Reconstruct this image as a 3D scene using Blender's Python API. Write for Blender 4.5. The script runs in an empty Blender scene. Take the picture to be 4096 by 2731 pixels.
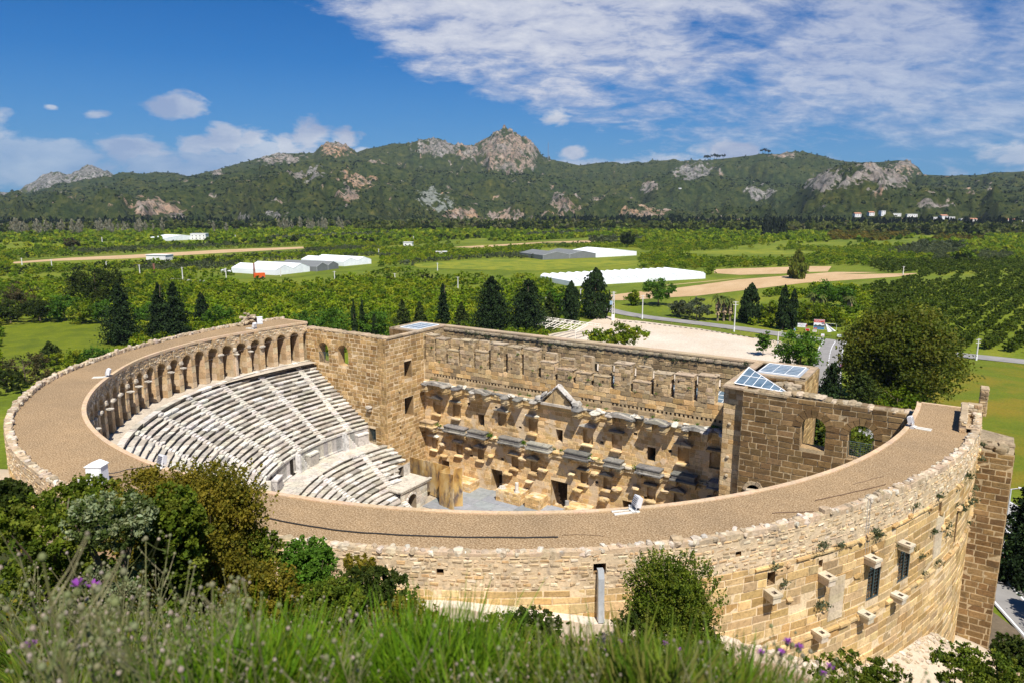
import bpy, bmesh, math, random
import numpy as np
from mathutils import Vector, noise as mnoise

random.seed(7)
RNG = np.random.default_rng(11)
SC = bpy.context.scene
COL = SC.collection
PI = math.pi
rad, deg = math.radians, math.degrees
PLAIN = -24.5                      # level of the plain below the theatre (z = 0 is the gallery roof)

# ------------------------------------------------------------------ camera geometry
EYE = np.array([45.516, -67.788, 17.816])
YAW, PITCH, FPX = -0.5758, 0.18998, 2851.5
_fw = np.array([math.sin(YAW)*math.cos(PITCH), math.cos(YAW)*math.cos(PITCH), -math.sin(PITCH)])
_rt = np.array([math.cos(YAW), -math.sin(YAW), 0.0])
_up = np.cross(_rt, _fw)

def ray(x, y):
    return _fw + (x-2048)/FPX*_rt - (y-1365.5)/FPX*_up

def on_z(x, y, z=PLAIN):           # where the sight line of a photo pixel meets a level plane
    d = ray(x, y)
    return EYE + d*((z-EYE[2])/d[2])

def on_y(x, y, Y):
    d = ray(x, y)
    return EYE + d*((Y-EYE[1])/d[1])

def at_dist(x, y, s):              # point on a sight line at horizontal distance s
    d = ray(x, y)
    return EYE + d*(s/math.hypot(d[0], d[1]))

def azel(P):
    d = np.asarray(P) - EYE
    a = np.arctan2(d[..., 0], d[..., 1]) - YAW
    return a, np.arctan2(d[..., 2], np.hypot(d[..., 0], d[..., 1]))

def lerp(x, xs, ys):
    return float(np.interp(x, xs, ys))

# ------------------------------------------------------------------ object helpers
def setp(o, label=None, cat=None, group=None, kind=None):
    if label: o['label'] = label
    if cat: o['category'] = cat
    if group: o['group'] = group
    if kind: o['kind'] = kind
    return o

def empty(name, loc=(0, 0, 0), rz=0.0, **k):
    o = bpy.data.objects.new(name, None)
    o.empty_display_size = 0.5
    COL.objects.link(o)
    o.location = loc
    o.rotation_euler = (0, 0, rz)
    return setp(o, **k)

def link(name, me, parent=None, loc=None, rz=None, **k):
    o = bpy.data.objects.new(name, me)
    COL.objects.link(o)
    if parent: o.parent = parent
    if loc is not None: o.location = loc
    if rz is not None: o.rotation_euler = (0, 0, rz)
    return setp(o, **k)

def copy_tree(o, parent=None):
    c = o.copy()
    COL.objects.link(c)
    c.parent = parent
    for ch in list(o.children):
        copy_tree(ch, c)
    return c

class MB:
    """collects faces (each with its own colour) and links them as one mesh"""
    def __init__(s): s.v, s.f, s.c = [], [], []
    def face(s, pts, c=(.5, .5, .5)):
        n = len(s.v)
        s.v += [tuple(p) for p in pts]
        s.f.append(tuple(range(n, n+len(pts))))
        s.c.append(c)
    def box(s, x0, x1, y0, y1, z0, z1, c=(.5, .5, .5), bottom=True):
        n = len(s.v)
        s.v += [(x0, y0, z0), (x1, y0, z0), (x1, y1, z0), (x0, y1, z0), (x0, y0, z1), (x1, y0, z1), (x1, y1, z1), (x0, y1, z1)]
        fs = [(4, 5, 6, 7), (0, 1, 5, 4), (1, 2, 6, 5), (2, 3, 7, 6), (3, 0, 4, 7)] + ([(3, 2, 1, 0)] if bottom else [])
        for f in fs:
            s.f.append(tuple(n+i for i in f)); s.c.append(c)
    def hexa(s, p, c=(.5, .5, .5)):           # 8 points ordered like box
        n = len(s.v)
        s.v += [tuple(q) for q in p]
        for f in [(4, 5, 6, 7), (0, 1, 5, 4), (1, 2, 6, 5), (2, 3, 7, 6), (3, 0, 4, 7), (3, 2, 1, 0)]:
            s.f.append(tuple(n+i for i in f)); s.c.append(c)
    def prism(s, poly, fn, a, b, c=(.5, .5, .5), caps=True):   # poly of (p,q); fn(p,q,t) -> point
        n = len(s.v); k = len(poly)
        s.v += [tuple(fn(p, q, a)) for p, q in poly] + [tuple(fn(p, q, b)) for p, q in poly]
        for i in range(k):
            j = (i+1) % k
            s.f.append((n+i, n+j, n+k+j, n+k+i)); s.c.append(c)
        if caps:
            s.f.append(tuple(n+i for i in range(k))); s.c.append(c)
            s.f.append(tuple(n+k+i for i in reversed(range(k)))); s.c.append(c)
    def tube(s, pts, rs, c=(.5, .5, .5), k=6, cap=True):
        n0 = len(s.v)
        pts = [Vector(p) for p in pts]
        for i, p in enumerate(pts):
            d = (pts[min(i+1, len(pts)-1)] - pts[max(i-1, 0)]).normalized()
            a = d.orthogonal().normalized() if abs(d.z) < .99 else Vector((1, 0, 0))
            if abs(d.z) < .99: a = d.cross(Vector((0, 0, 1))).normalized()
            b = d.cross(a)
            r = rs[i] if hasattr(rs, '__len__') else rs
            for j in range(k):
                t = 2*PI*j/k
                s.v.append(tuple(p + a*(r*math.cos(t)) + b*(r*math.sin(t))))
        for i in range(len(pts)-1):
            for j in range(k):
                q = (j+1) % k
                s.f.append((n0+i*k+j, n0+i*k+q, n0+(i+1)*k+q, n0+(i+1)*k+j)); s.c.append(c)
        if cap:
            s.f.append(tuple(n0+j for j in range(k))); s.c.append(c)
            s.f.append(tuple(n0+(len(pts)-1)*k+j for j in range(k))); s.c.append(c)
    def lathe(s, prof, cx, cy, c=(.5, .5, .5), k=12):
        n0 = len(s.v)
        for r, z in prof:
            for j in range(k):
                s.v.append((cx+r*math.cos(2*PI*j/k), cy+r*math.sin(2*PI*j/k), z))
        for i in range(len(prof)-1):
            for j in range(k):
                q = (j+1) % k
                s.f.append((n0+i*k+j, n0+i*k+q, n0+(i+1)*k+q, n0+(i+1)*k+j)); s.c.append(c)
        s.f.append(tuple(n0+(len(prof)-1)*k+j for j in range(k))); s.c.append(c)
    def rough(s, cx, cy, cz, sx, sy, sz, c=(.5, .5, .5), jit=.18, rz=0.0, n=2, tilt=0.0):
        """irregular broken stone: a subdivided box with pulled corners"""
        n0 = len(s.v); off = random.random()*100
        ca, sa = math.cos(rz), math.sin(rz)
        idx = {}
        def vid(i, j, k):
            if (i, j, k) in idx: return idx[(i, j, k)]
            p = Vector((2*i/n-1, 2*j/n-1, 2*k/n-1))
            q = Vector(p)
            e = sum(abs(t) > .99 for t in p)
            if e >= 2: q *= (1 - .13*(e-1))
            w = mnoise.noise_vector(p*1.3 + Vector((off, 3.1*off, 0)))
            q = Vector((q.x + w.x*jit*1.6, q.y + w.y*jit*1.6, q.z + w.z*jit*1.6))
            x, y, z = q.x*sx*.5, q.y*sy*.5, q.z*sz*.5 + tilt*q.x*sx*.5
            idx[(i, j, k)] = len(s.v)
            s.v.append((cx + x*ca - y*sa, cy + x*sa + y*ca, cz + z))
            return idx[(i, j, k)]
        for a in range(n):
            for b in range(n):
                for quad in ([(a, b, 0), (a, b+1, 0), (a+1, b+1, 0), (a+1, b, 0)], [(a, b, n), (a+1, b, n), (a+1, b+1, n), (a, b+1, n)],
                             [(a, 0, b), (a+1, 0, b), (a+1, 0, b+1), (a, 0, b+1)], [(a, n, b), (a, n, b+1), (a+1, n, b+1), (a+1, n, b)],
                             [(0, a, b), (0, a, b+1), (0, a+1, b+1), (0, a+1, b)], [(n, a, b), (n, a+1, b), (n, a+1, b+1), (n, a, b+1)]):
                    s.f.append(tuple(vid(*t) for t in quad)); s.c.append(c)
    def mesh(s, name, mat, smooth=False):
        me = bpy.data.meshes.new(name)
        me.from_pydata(s.v, [], s.f)
        at = me.attributes.new('Col', 'FLOAT_COLOR', 'FACE')
        a = np.ones((len(s.f), 4), np.float32)
        a[:, :3] = np.array([t[:3] for t in s.c], np.float32)
        at.data.foreach_set('color', a.ravel())
        if mat: me.materials.append(mat)
        if smooth: me.polygons.foreach_set('use_smooth', [True]*len(s.f))
        me.update()
        return me
    def build(s, name, mat, parent=None, smooth=False, **k):
        return link(name, s.mesh(name, mat, smooth), parent, **k)

def quads_mesh(name, V, C, mat, F=None):
    """V (n*4,3) leaf quads with colour C (n,3); fast path for foliage"""
    V = np.asarray(V, np.float32).reshape(-1, 3)
    if F is None: F = np.arange(len(V), dtype=np.int32).reshape(-1, 4)
    m = len(F)
    me = bpy.data.meshes.new(name)
    me.vertices.add(len(V)); me.vertices.foreach_set('co', V.ravel())
    me.loops.add(m*4); me.loops.foreach_set('vertex_index', np.ascontiguousarray(F, np.int32).ravel())
    me.polygons.add(m)
    me.polygons.foreach_set('loop_start', np.arange(0, m*4, 4, dtype=np.int32))
    me.polygons.foreach_set('loop_total', np.full(m, 4, np.int32))
    at = me.attributes.new('Col', 'FLOAT_COLOR', 'FACE')
    a = np.ones((m, 4), np.float32); a[:, :3] = C
    at.data.foreach_set('color', a.ravel())
    if mat: me.materials.append(mat)
    me.update(calc_edges=True)
    return me

def jc(c, a=.12, rng=random):
    f = 1 + rng.uniform(-a, a)
    return (max(0, c[0]*f*(1+rng.uniform(-.04, .04))), max(0, c[1]*f), max(0, c[2]*f*(1+rng.uniform(-.06, .06))))

def mixc(a, b, t): return tuple(a[i]*(1-t)+b[i]*t for i in range(3))

# ------------------------------------------------------------------ materials
class NT:
    def __init__(s, name):
        s.m = bpy.data.materials.new(name); s.m.use_nodes = True
        s.t = s.m.node_tree
        s.b = s.t.nodes['Principled BSDF']; s.out = s.t.nodes['Material Output']
        s.b.inputs['Roughness'].default_value = .9
        s.b.inputs['Specular IOR Level'].default_value = .15
    def n(s, typ, **k):
        nd = s.t.nodes.new('ShaderNode'+typ)
        for a, v in k.items():
            if a.startswith('_'): setattr(nd, a[1:], v)
            else: s.inp(nd, a, v)
        return nd
    def inp(s, nd, a, v):
        key = int(a[1:]) if a[0] == 'i' and a[1:].isdigit() else a.replace('__', ' ')
        sk = nd.inputs[key]
        if isinstance(v, bpy.types.NodeSocket): s.t.links.new(v, sk)
        elif isinstance(v, bpy.types.Node): s.t.links.new(v.outputs[0], sk)
        else: sk.default_value = v
    def noise(s, scale, detail=4, rough=.55, vec=None, dist=0.0, dim='3D'):
        nd = s.n('TexNoise', Scale=scale, Detail=detail, Roughness=rough, Distortion=dist)
        if vec is not None: s.inp(nd, 'Vector', vec)
        return nd
    def ramp(s, fac, stops, interp='LINEAR'):
        nd = s.t.nodes.new('ShaderNodeValToRGB'); cr = nd.color_ramp; cr.interpolation = interp
        while len(cr.elements) < len(stops): cr.elements.new(.5)
        for e, (p, c) in zip(cr.elements, stops):
            e.position = p; e.color = (*c, 1) if len(c) == 3 else c
        s.inp(nd, 'Fac', fac)
        return nd
    def mix(s, fac, a, b, mode='MIX'):
        nd = s.t.nodes.new('ShaderNodeMix'); nd.data_type = 'RGBA'; nd.blend_type = mode
        s.inp(nd, 'i0', fac)
        for i, v in ((6, a), (7, b)):
            if isinstance(v, (tuple, list)): v = (*v, 1) if len(v) == 3 else v
            s.inp(nd, 'i%d' % i, v)
        return nd.outputs[2]
    def math(s, op, a, b=0.0, c=None, clamp=False):
        nd = s.n('Math', _operation=op); nd.use_clamp = clamp
        s.inp(nd, 'i0', a); s.inp(nd, 'i1', b)
        if c is not None: s.inp(nd, 'i2', c)
        return nd.outputs[0]
    def attr(s, name='Col'):
        nd = s.n('Attribute'); nd.attribute_name = name
        return nd.outputs['Color']
    def obj(s): return s.n('TexCoord').outputs['Object']
    def scalevec(s, v, sc):
        nd = s.n('Mapping'); s.inp(nd, 'Vector', v); nd.inputs['Scale'].default_value = sc
        return nd.outputs[0]
    def bump(s, h, strength=.5, dist=.05, normal=None):
        nd = s.n('Bump', Strength=strength, Distance=dist, Height=h)
        if normal is not None: s.inp(nd, 'Normal', normal)
        return nd.outputs[0]
    def done(s, color, normal=None, rough=None):
        s.inp(s.b, 'Base__Color', color if not isinstance(color, tuple) else (*color, 1))
        if normal is not None: s.inp(s.b, 'Normal', normal)
        if rough is not None: s.inp(s.b, 'Roughness', rough)
        return s.m

def stone_mat(name, tint=(1, 1, 1), patch=(.62, 1.18), stain=.35, stain_col=(.09, .07, .05), patch_scale=.45, fine=5.0, bump=.6, pale=0.0, streak=False):
    """weathered masonry: face colour x patches, dark lichen stains, pale lime patches, pitted bump"""
    s = NT(name); v = s.obj()
    c = s.attr()
    big = s.noise(patch_scale, 6, .65, v)
    c = s.mix(1.0, c, s.ramp(big, [(.3, (patch[0],)*3), (.7, (patch[1],)*3)]).outputs[0], 'MULTIPLY')
    fin = s.noise(fine, 6, .7, v)
    c = s.mix(1.0, c, s.ramp(fin, [(.25, (.55,)*3), (.5, (.98,)*3), (.8, (1.2,)*3)]).outputs[0], 'MULTIPLY')
    sv = s.scalevec(v, (1, 1, .28)) if streak else v
    st = s.ramp(s.noise(1.1, 7, .68, sv, .6), [(.54, (0, 0, 0)), (.66, (1, 1, 1))]).outputs[0]
    c = s.mix(s.math('MULTIPLY', st, stain), c, stain_col)
    if pale > 0:
        pl = s.ramp(s.noise(.33, 6, .6, s.scalevec(v, (1.3, 1.3, 1.1)), .4), [(.53, (0, 0, 0)), (.58, (1, 1, 1))]).outputs[0]
        c = s.mix(s.math('MULTIPLY', pl, pale), c, (.58, .46, .32))
    c = s.mix(1.0, c, tint, 'MULTIPLY')
    return s.done(c, s.bump(s.noise(fine*1.3, 8, .75, v), bump, .07))

def plain_mat(name, color, rough=.6, metal=0.0, var=.12, scale=3.0, spec=.3, bump=0.0):
    s = NT(name); v = s.obj()
    nz = s.noise(scale, 5, .6, v)
    c = s.mix(1.0, color, s.ramp(nz, [(.25, (1-var,)*3), (.75, (1+var,)*3)]).outputs[0], 'MULTIPLY')
    s.b.inputs['Metallic'].default_value = metal
    s.b.inputs['Specular IOR Level'].default_value = spec
    return s.done(c, s.bump(nz, bump, .03) if bump else None, rough)

def attr_mat(name, rough=.7, spec=.2, var=.1, scale=4.0):
    s = NT(name)
    c = s.mix(1.0, s.attr(), s.ramp(s.noise(scale, 5, .6, s.obj()), [(.25, (1-var,)*3), (.75, (1+var,)*3)]).outputs[0], 'MULTIPLY')
    s.b.inputs['Specular IOR Level'].default_value = spec
    return s.done(c, None, rough)

def leaf_mat(name, trans=.35, rough=.6, hue=(1.15, 1.25, .45)):
    s = NT(name)
    c = s.attr()
    d = s.n('BsdfPrincipled', Base__Color=c, Roughness=rough); d.inputs['Specular IOR Level'].default_value = .12
    t = s.n('BsdfTranslucent', Color=s.mix(1.0, c, hue, 'MULTIPLY'))
    mx = s.n('MixShader', i0=trans); s.inp(mx, 'i1', d.outputs[0]); s.inp(mx, 'i2', t.outputs[0])
    s.t.links.new(mx.outputs[0], s.out.inputs[0])
    return s.m

M = {}
M['ashlar'] = stone_mat('ashlar', patch=(.72, 1.2), stain=.45, stain_col=(.12, .085, .05))
M['ashlar_dark'] = stone_mat('ashlar_dark', patch=(.7, 1.25), stain=.5, stain_col=(.07, .05, .03))
M['frons'] = stone_mat('frons', patch=(.74, 1.2), stain=.4, stain_col=(.22, .15, .08), pale=.8, patch_scale=.3)
M['frons_top'] = stone_mat('frons_top', patch=(.7, 1.2), stain=.62, stain_col=(.12, .10, .08))
M['outer'] = stone_mat('outer', patch=(.8, 1.15), stain=.35, stain_col=(.17, .12, .07), streak=True)
M['rubble'] = stone_mat('rubble', patch=(.75, 1.15), stain=.5, stain_col=(.22, .19, .16), fine=4)
M['seats'] = stone_mat('seats', patch=(.75, 1.1), stain=.6, stain_col=(.17, .155, .14), fine=3, bump=.35, patch_scale=.8)
M['marble'] = stone_mat('marble', patch=(.65, 1.2), stain=.8, stain_col=(.06, .06, .065), fine=4, streak=True)
M['arcade'] = stone_mat('arcade', patch=(.75, 1.15), stain=.4, stain_col=(.18, .13, .08), fine=5)
M['dark'] = plain_mat('dark_interior', (.03, .025, .02), .95)  # near-black colour stands for the unlit space behind openings
M['metal'] = plain_mat('galvanised_metal', (.42, .45, .48), .45, .3, .12, 5)
M['iron'] = plain_mat('painted_iron', (.05, .075, .08), .5, .2)
M['white'] = plain_mat('white_paint', (.78, .80, .82), .5, 0, .06, 2)
M['black'] = plain_mat('black_rubber', (.02, .02, .022), .7)
M['kerb'] = stone_mat('kerb_concrete', patch=(.9, 1.08), stain=.15, stain_col=(.3, .24, .18), fine=6, bump=.3)
M['any'] = attr_mat('painted_surface')
M['cloth'] = attr_mat('cloth', .9, .05)
M['bark'] = attr_mat('bark', .9, .1, .3, 6)
M['leaf'] = leaf_mat('leaf', .42, .6, (1.25, 1.2, .4))
M['needle'] = leaf_mat('needle', .15, .7, (1, 1.1, .6))
M['grass'] = leaf_mat('grass_blade', .4, .5)

def gravel_mat():
    s = NT('resin_gravel'); v = s.obj()
    c = s.ramp(s.noise(10, 3, .8, v), [(.33, (.13, .082, .042)), (.5, (.30, .205, .11)), (.66, (.54, .42, .275))]).outputs[0]
    c = s.mix(1.0, c, s.ramp(s.noise(.14, 6, .62, v), [(.3, (.84, .85, .88)), (.7, (1.08, 1.06, 1.04))]).outputs[0], 'MULTIPLY')
    c = s.mix(1.0, c, s.ramp(s.noise(1.6, 4, .6, v), [(.3, (.9,)*3), (.7, (1.07,)*3)]).outputs[0], 'MULTIPLY')
    return s.done(c, s.bump(s.noise(9, 3, .75, v), .6, .05))
M['gravel'] = gravel_mat()

def glass_mat():
    s = NT('roof_glass'); v = s.obj()
    c = s.mix(s.ramp(s.noise(.8, 4, .6, v), [(.35, (0, 0, 0)), (.7, (1, 1, 1))]).outputs[0], (.07, .12, .17), (.15, .22, .29))
    s.b.inputs['Specular IOR Level'].default_value = .4
    return s.done(c, None, .3)
M['glass'] = glass_mat()
# ================================================================== THE THEATRE
class Op:                          # an opening in a wall, in the wall's (u, v) metres
    def __init__(s, u0, u1, v0, v1, arch=False):
        s.u0, s.u1, s.v0, s.v1, s.arch = u0, u1, v0, v1, arch
        s.r = (u1-u0)/2 if arch else 0
    def span(s, v):
        if v <= s.v0 or v >= s.v1: return None
        if s.arch and v > s.v1 - s.r:
            d = v-(s.v1-s.r); h = math.sqrt(max(0, s.r**2-d*d)); m = (s.u0+s.u1)/2
            return (m-h, m+h)
        return (s.u0, s.u1)
    def outline(s):
        p = [(s.u0, s.v0), (s.u1, s.v0)]
        if s.arch:
            m = (s.u0+s.u1)/2
            for i in range(9):
                a = PI*i/8; p.append((m+s.r*math.cos(a), s.v1-s.r+s.r*math.sin(a)))
        else: p += [(s.u1, s.v1), (s.u0, s.v1)]
        return p

def free_spans(u0, u1, ops, v, pad=0.0):
    cuts = sorted((sp[0]-pad, sp[1]+pad) for sp in (o.span(v) for o in ops) if sp)
    out, a = [], u0
    for c0, c1 in cuts:
        if c0 > a: out.append((a, min(c0, u1)))
        a = max(a, c1)
    if a < u1: out.append((a, u1))
    return [(p, q) for p, q in out if q-p > .01]

def free_multi(u0, u1, ops, v, h):
    cuts = []
    for o in ops:
        sp = [t for t in (o.span(v+h*k) for k in (.06, .3, .5, .7, .94)) if t]
        if sp: cuts.append((min(t[0] for t in sp), max(t[1] for t in sp)))
    cuts.sort(); out, a = [], u0
    for c0, c1 in cuts:
        if c0 > a: out.append((a, min(c0, u1)))
        a = max(a, c1)
    if a < u1: out.append((a, u1))
    return [(p, q) for p, q in out if q-p > .01]

def skin(mb, fn, u0, u1, v0, v1, ops, c, du=2.0, n=0.0, top=None):
    vs = {v0, v1}
    for o in ops:
        vs |= {o.v0, o.v1}
        if o.arch: vs |= {o.v1-o.r+o.r*k/7 for k in range(7)}
    vs = sorted(v for v in vs if v0 <= v <= v1)
    for a, b in zip(vs, vs[1:]):
        if b-a < 1e-4: continue
        for p, q in free_spans(u0, u1, ops, (a+b)/2):
            k = max(1, int(math.ceil((q-p)/du)))
            for i in range(k):
                x0, x1 = p+(q-p)*i/k, p+(q-p)*(i+1)/k
                mb.face([fn(x0, a, n), fn(x1, a, n), fn(x1, b, n), fn(x0, b, n)], c)

def reveal(mb, fn, op, depth, c, back=None, n0=0.0):
    ol = op.outline()
    for i in range(len(ol)):
        (p, q), (r, s) = ol[i], ol[(i+1) % len(ol)]
        mb.face([fn(p, q, n0), fn(r, s, n0), fn(r, s, -depth), fn(p, q, -depth)], c)
    if back is not None:  # near-black backs carry the darkness of the unlit room in their colour
        mb.face([fn(p, q, -depth) for p, q in ol], back)

def masonry(mb, fn, u0, u1, v0, v1, pal, ch=(.5, .62), bl=(.7, 1.5), gap=.035, dep=(.03, .08), ops=(), jit=.012, keep=None, bevel=.03, cvar=.16):
    """courses of separate blocks with their own size, colour and projection"""
    v = v0
    while v < v1-.08:
        h = random.uniform(*ch)
        if v+h > v1-.12: h = v1-v
        for p, q in free_multi(u0, u1, ops, v, h):
            u = p - (random.uniform(0, bl[0]) if p == u0 else 0)
            while u < q-.03:
                w = random.uniform(*bl)
                a, b = max(u, p), min(u+w, q)
                if q-b < bl[0]*.4: b = q
                u = b
                if b-a < .06: continue
                if keep and not keep((a+b)/2, v+h/2): continue
                d = random.uniform(*dep)
                c = jc(random.choice(pal), cvar)
                J = lambda: random.uniform(-jit, jit)
                g = gap/2
                base = [(a+g+J(), v+g+J()), (b-g+J(), v+g+J()), (b-g+J(), v+h-g+J()), (a+g+J(), v+h-g+J())]
                e = bevel
                fr = [(base[0][0]+e, base[0][1]+e), (base[1][0]-e, base[1][1]+e), (base[2][0]-e, base[2][1]-e), (base[3][0]+e, base[3][1]-e)]
                n = len(mb.v)
                mb.v += [tuple(fn(x, y, -.005)) for x, y in base] + [tuple(fn(x, y, d+J()*.8)) for x, y in fr]
                for f in ((4, 5, 6, 7), (0, 1, 5, 4), (1, 2, 6, 5), (2, 3, 7, 6), (3, 0, 4, 7)):
                    mb.f.append(tuple(n+i for i in f)); mb.c.append(c)
        v += h

def voussoirs(mb, fn, op, pal, w=.5, dep=.07, k=9):
    m = (op.u0+op.u1)/2; z = op.v1-op.r
    for i in range(k):
        a0, a1 = PI*i/k+.02, PI*(i+1)/k-.02
        ww = w*random.uniform(.8, 1.15); r0 = op.r+.02
        c = jc(random.choice(pal), .15)
        P = [(m+r*math.cos(a), z+r*math.sin(a)) for r, a in ((r0, a0), (r0+ww, a0), (r0+ww, a1), (r0, a1))]
        mb.hexa([fn(x, y, -.01) for x, y in P] + [fn(x, y, dep) for x, y in P], c)

# palettes (base colours of single blocks)
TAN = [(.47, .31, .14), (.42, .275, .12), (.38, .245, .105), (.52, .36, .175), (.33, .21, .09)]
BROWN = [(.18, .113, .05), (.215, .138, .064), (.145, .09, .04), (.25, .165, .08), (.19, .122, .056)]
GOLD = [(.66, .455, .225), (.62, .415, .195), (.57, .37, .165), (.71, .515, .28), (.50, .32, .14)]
GREYT = [(.42, .31, .175), (.35, .255, .14), (.48, .36, .21), (.55, .40, .22), (.29, .215, .13)]
OUTB = [(.56, .39, .185), (.50, .34, .15), (.60, .44, .23), (.43, .28, .12), (.53, .38, .20), (.46, .33, .18)]
RUB = [(.54, .41, .26), (.60, .49, .34), (.47, .34, .20), (.52, .35, .19), (.40, .31, .21), (.64, .54, .40), (.58, .44, .27)]
MORT = (.70, .55, .36)
MORT_D = (.47, .365, .225)
WHITE = [(.66, .62, .56), (.62, .58, .52), (.70, .67, .61)]

_pi = ([-189, -175.3, -163.4, -148, -136, -117, -97, -75, -58, -45, -33, -13, .8, 8],
       [40.2, 40.5, 41.7, 42.3, 41.9, 41.95, 41.65, 41.6, 42.15, 42.45, 42.4, 42.1, 42.2, 42.7])
_po = ([-189, -162, -149, -136, -119, -100, -69, -55, -43, -35, -20, -3, 8],
       [46.4, 46.5, 47.0, 47.7, 47.8, 47.6, 47.4, 47.75, 47.8, 47.4, 47.0, 47.2, 47.4])
_sx = np.arange(-192, 12.01, .5)
def _smooth(p):
    y = np.interp(_sx, *p)
    k = np.exp(-np.linspace(-2, 2, 25)**2); k /= k.sum()
    return np.convolve(np.pad(y, 12, 'edge'), k, 'valid')
_ri, _ro = _smooth(_pi), _smooth(_po)
def R_in(ph): return float(np.interp(ph, _sx, _ri))
def R_out(ph): return float(np.interp(ph, _sx, _ro))
def wall_foot(ph): return lerp(ph, [-189, -170, -150, -130, -112, -102, -95, -80, -59, -55, -50, -41, -35, -32, -22, -12, 0, 7],
                               [-24.5, -22, -15, -8, -3.2, -2.6, -2.7, -2.7, -2.6, -2.9, -3.7, -5.8, -8.2, -9.3, -12, -14.5, -19, -22.6])
def par_h(ph): return lerp(ph, [-189, -150, -125, -100, -75, -55, -40, -20, 8], [.42, .48, .48, .34, .2, .25, .42, .48, .5])
PH0, PH1 = -188.4, 7.6
def pol(ph, r, z): return (r*math.cos(rad(ph)), r*math.sin(rad(ph)), z)
def clip_end(ph, r, z):            # ring ends are cut square, parallel to the stage
    x, y, z = pol(ph, r, z)
    return (x, min(y, 6.0 if x < 0 else 5.6), z)
UM = 47.4                          # metres of wall per radian in the wall's own coordinates
def wall_fn(u, v, n):
    ph = deg(u/UM)
    return clip_end(ph, R_out(ph)+n, v)

theatre = empty('amphitheatre', (0, 0, -24), label='large ancient stone theatre, half round, with tiers of white seats and a tall stage wall', cat='theatre')
def T0(x, y, z): return (x, y, z+24)
class TM(MB):                      # a theatre part: written in world metres, hung under the theatre's empty
    def build(s, name, mat, parent=None, smooth=False, **k):
        base = Vector((0, 0, -24))
        s.v = [(x, y, z+24) for x, y, z in s.v] if (parent is None or parent is theatre or parent.get('_t')) else s.v
        o = link(name, s.mesh(name, mat, smooth), parent or theatre, **k)
        o['_t'] = 1
        return o

stations = list(np.arange(PH0, PH1+.01, 1.0)) + [PH1]
# ---- walkway of the ring: gravel roof and the pale kerb round its inner edge
g, kb = TM(), TM()
for a, b in zip(stations, stations[1:]):
    for (r0, r1) in ((.36, .5), (.5, .75), (.75, 1.0)):
        def rr(ph, t):
            i, o = R_in(ph)+.36, R_out(ph)-.5
            return i + (o-i)*{.36: 0, .5: .33, .75: .66, 1.0: 1}[t]
        g.face([clip_end(a, rr(a, r0), 0), clip_end(b, rr(b, r0), 0), clip_end(b, rr(b, r1), 0), clip_end(a, rr(a, r1), 0)])
    c = jc((.56, .41, .27), .06)
    def K(ph, r, z): return clip_end(ph, R_in(ph)+r, z)
    kb.face([K(a, 0, .07), K(b, 0, .07), K(b, .37, .07), K(a, .37, .07)], c)
    kb.face([K(a, .37, .07), K(b, .37, .07), K(b, .37, -.05), K(a, .37, -.05)], c)
    kb.face([K(a, 0, -.22), K(b, 0, -.22), K(b, 0, .07), K(a, 0, .07)], c)
    kb.face([K(a, 0, -.22), K(b, 0, -.22), K(b, .3, -.22), K(a, .3, -.22)], c)
for xa, xb, y in ((-46, -40.1, 6.0), (42.4, 46.9, 5.6)):   # kerb across the two square ends
    kb.box(xa, xb, y-.32, y+.02, -.2, .07, (.56, .41, .27))
walkway = g.build('walkway', M['gravel'])
kerb = kb.build('kerb', M['kerb'], walkway)

# ---- outer wall: ashlar below, rubble above, broken parapet stones
ob, orb, opar, ohole = TM(), TM(), TM(), TM()
def U(ph): return rad(ph)*UM
wins = [Op(U(-27.4), U(-25.75), -6.5, -3.75, True), Op(U(-23.1), U(-21.2), -6.4, -3.75, True)]
slit = Op(U(-11.3), U(-10.5), -6.8, -4.2, True)
holes = [Op(U(-60.2), U(-59.75), -1.05, -.72), Op(U(-40.65), U(-40.2), -1.0, -.72), Op(U(-50.4), U(-49.6), -1.1, -.5), Op(U(-37.9), U(-37.2), -3.2, -2.4),
         Op(U(-16.6), U(-15.9), -3.0, -1.9), Op(U(-33.2), U(-32.8), -2.95, -2.5)]
ops = wins+[slit]+holes
ph = PH0
while ph < PH1-.01:                # mortar backing, strip by strip so the foot can follow the slope
    b = min(ph+1.0, PH1)
    zf = min(wall_foot(ph), wall_foot(b))-1.2
    sub = [o for o in ops if o.u0 < U(b) and o.u1 > U(ph)]
    skin(ob, wall_fn, U(ph), U(b), zf, -1.9, sub, MORT, .85)
    skin(orb, wall_fn, U(ph), U(b), -1.9, .02, sub, (.62, .49, .33), .85)
    orb.face([clip_end(ph, R_out(ph)-.55, .03), clip_end(b, R_out(b)-.55, .03), clip_end(b, R_out(b), .03), clip_end(ph, R_out(ph), .03)], (.52, .41, .29))
    ph = b
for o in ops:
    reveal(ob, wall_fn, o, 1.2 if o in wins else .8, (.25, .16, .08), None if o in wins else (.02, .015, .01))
for w in wins: voussoirs(ob, wall_fn, w, OUTB, .42, .06, 7)
def keep_low(u, v): return v > wall_foot(deg(u/UM))-.6
masonry(ob, wall_fn, U(-112), U(7.4), -23, -1.9, OUTB, (.4, .62), (.55, 1.7), .055, (.003, .045), ops, .025, keep_low, .02, .2)
masonry(orb, wall_fn, U(-188), U(7.4), -1.9, .03, RUB, (.16, .3), (.2, .6), .07, (.0, .05), ops, .035, lambda u, v: random.random() < .8, .03, .17)
masonry(ob, wall_fn, U(-188), U(-112), -22, -1.9, RUB, (.25, .42), (.35, .9), .05, (.02, .10), (), .035, keep_low, .03, .2)
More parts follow.
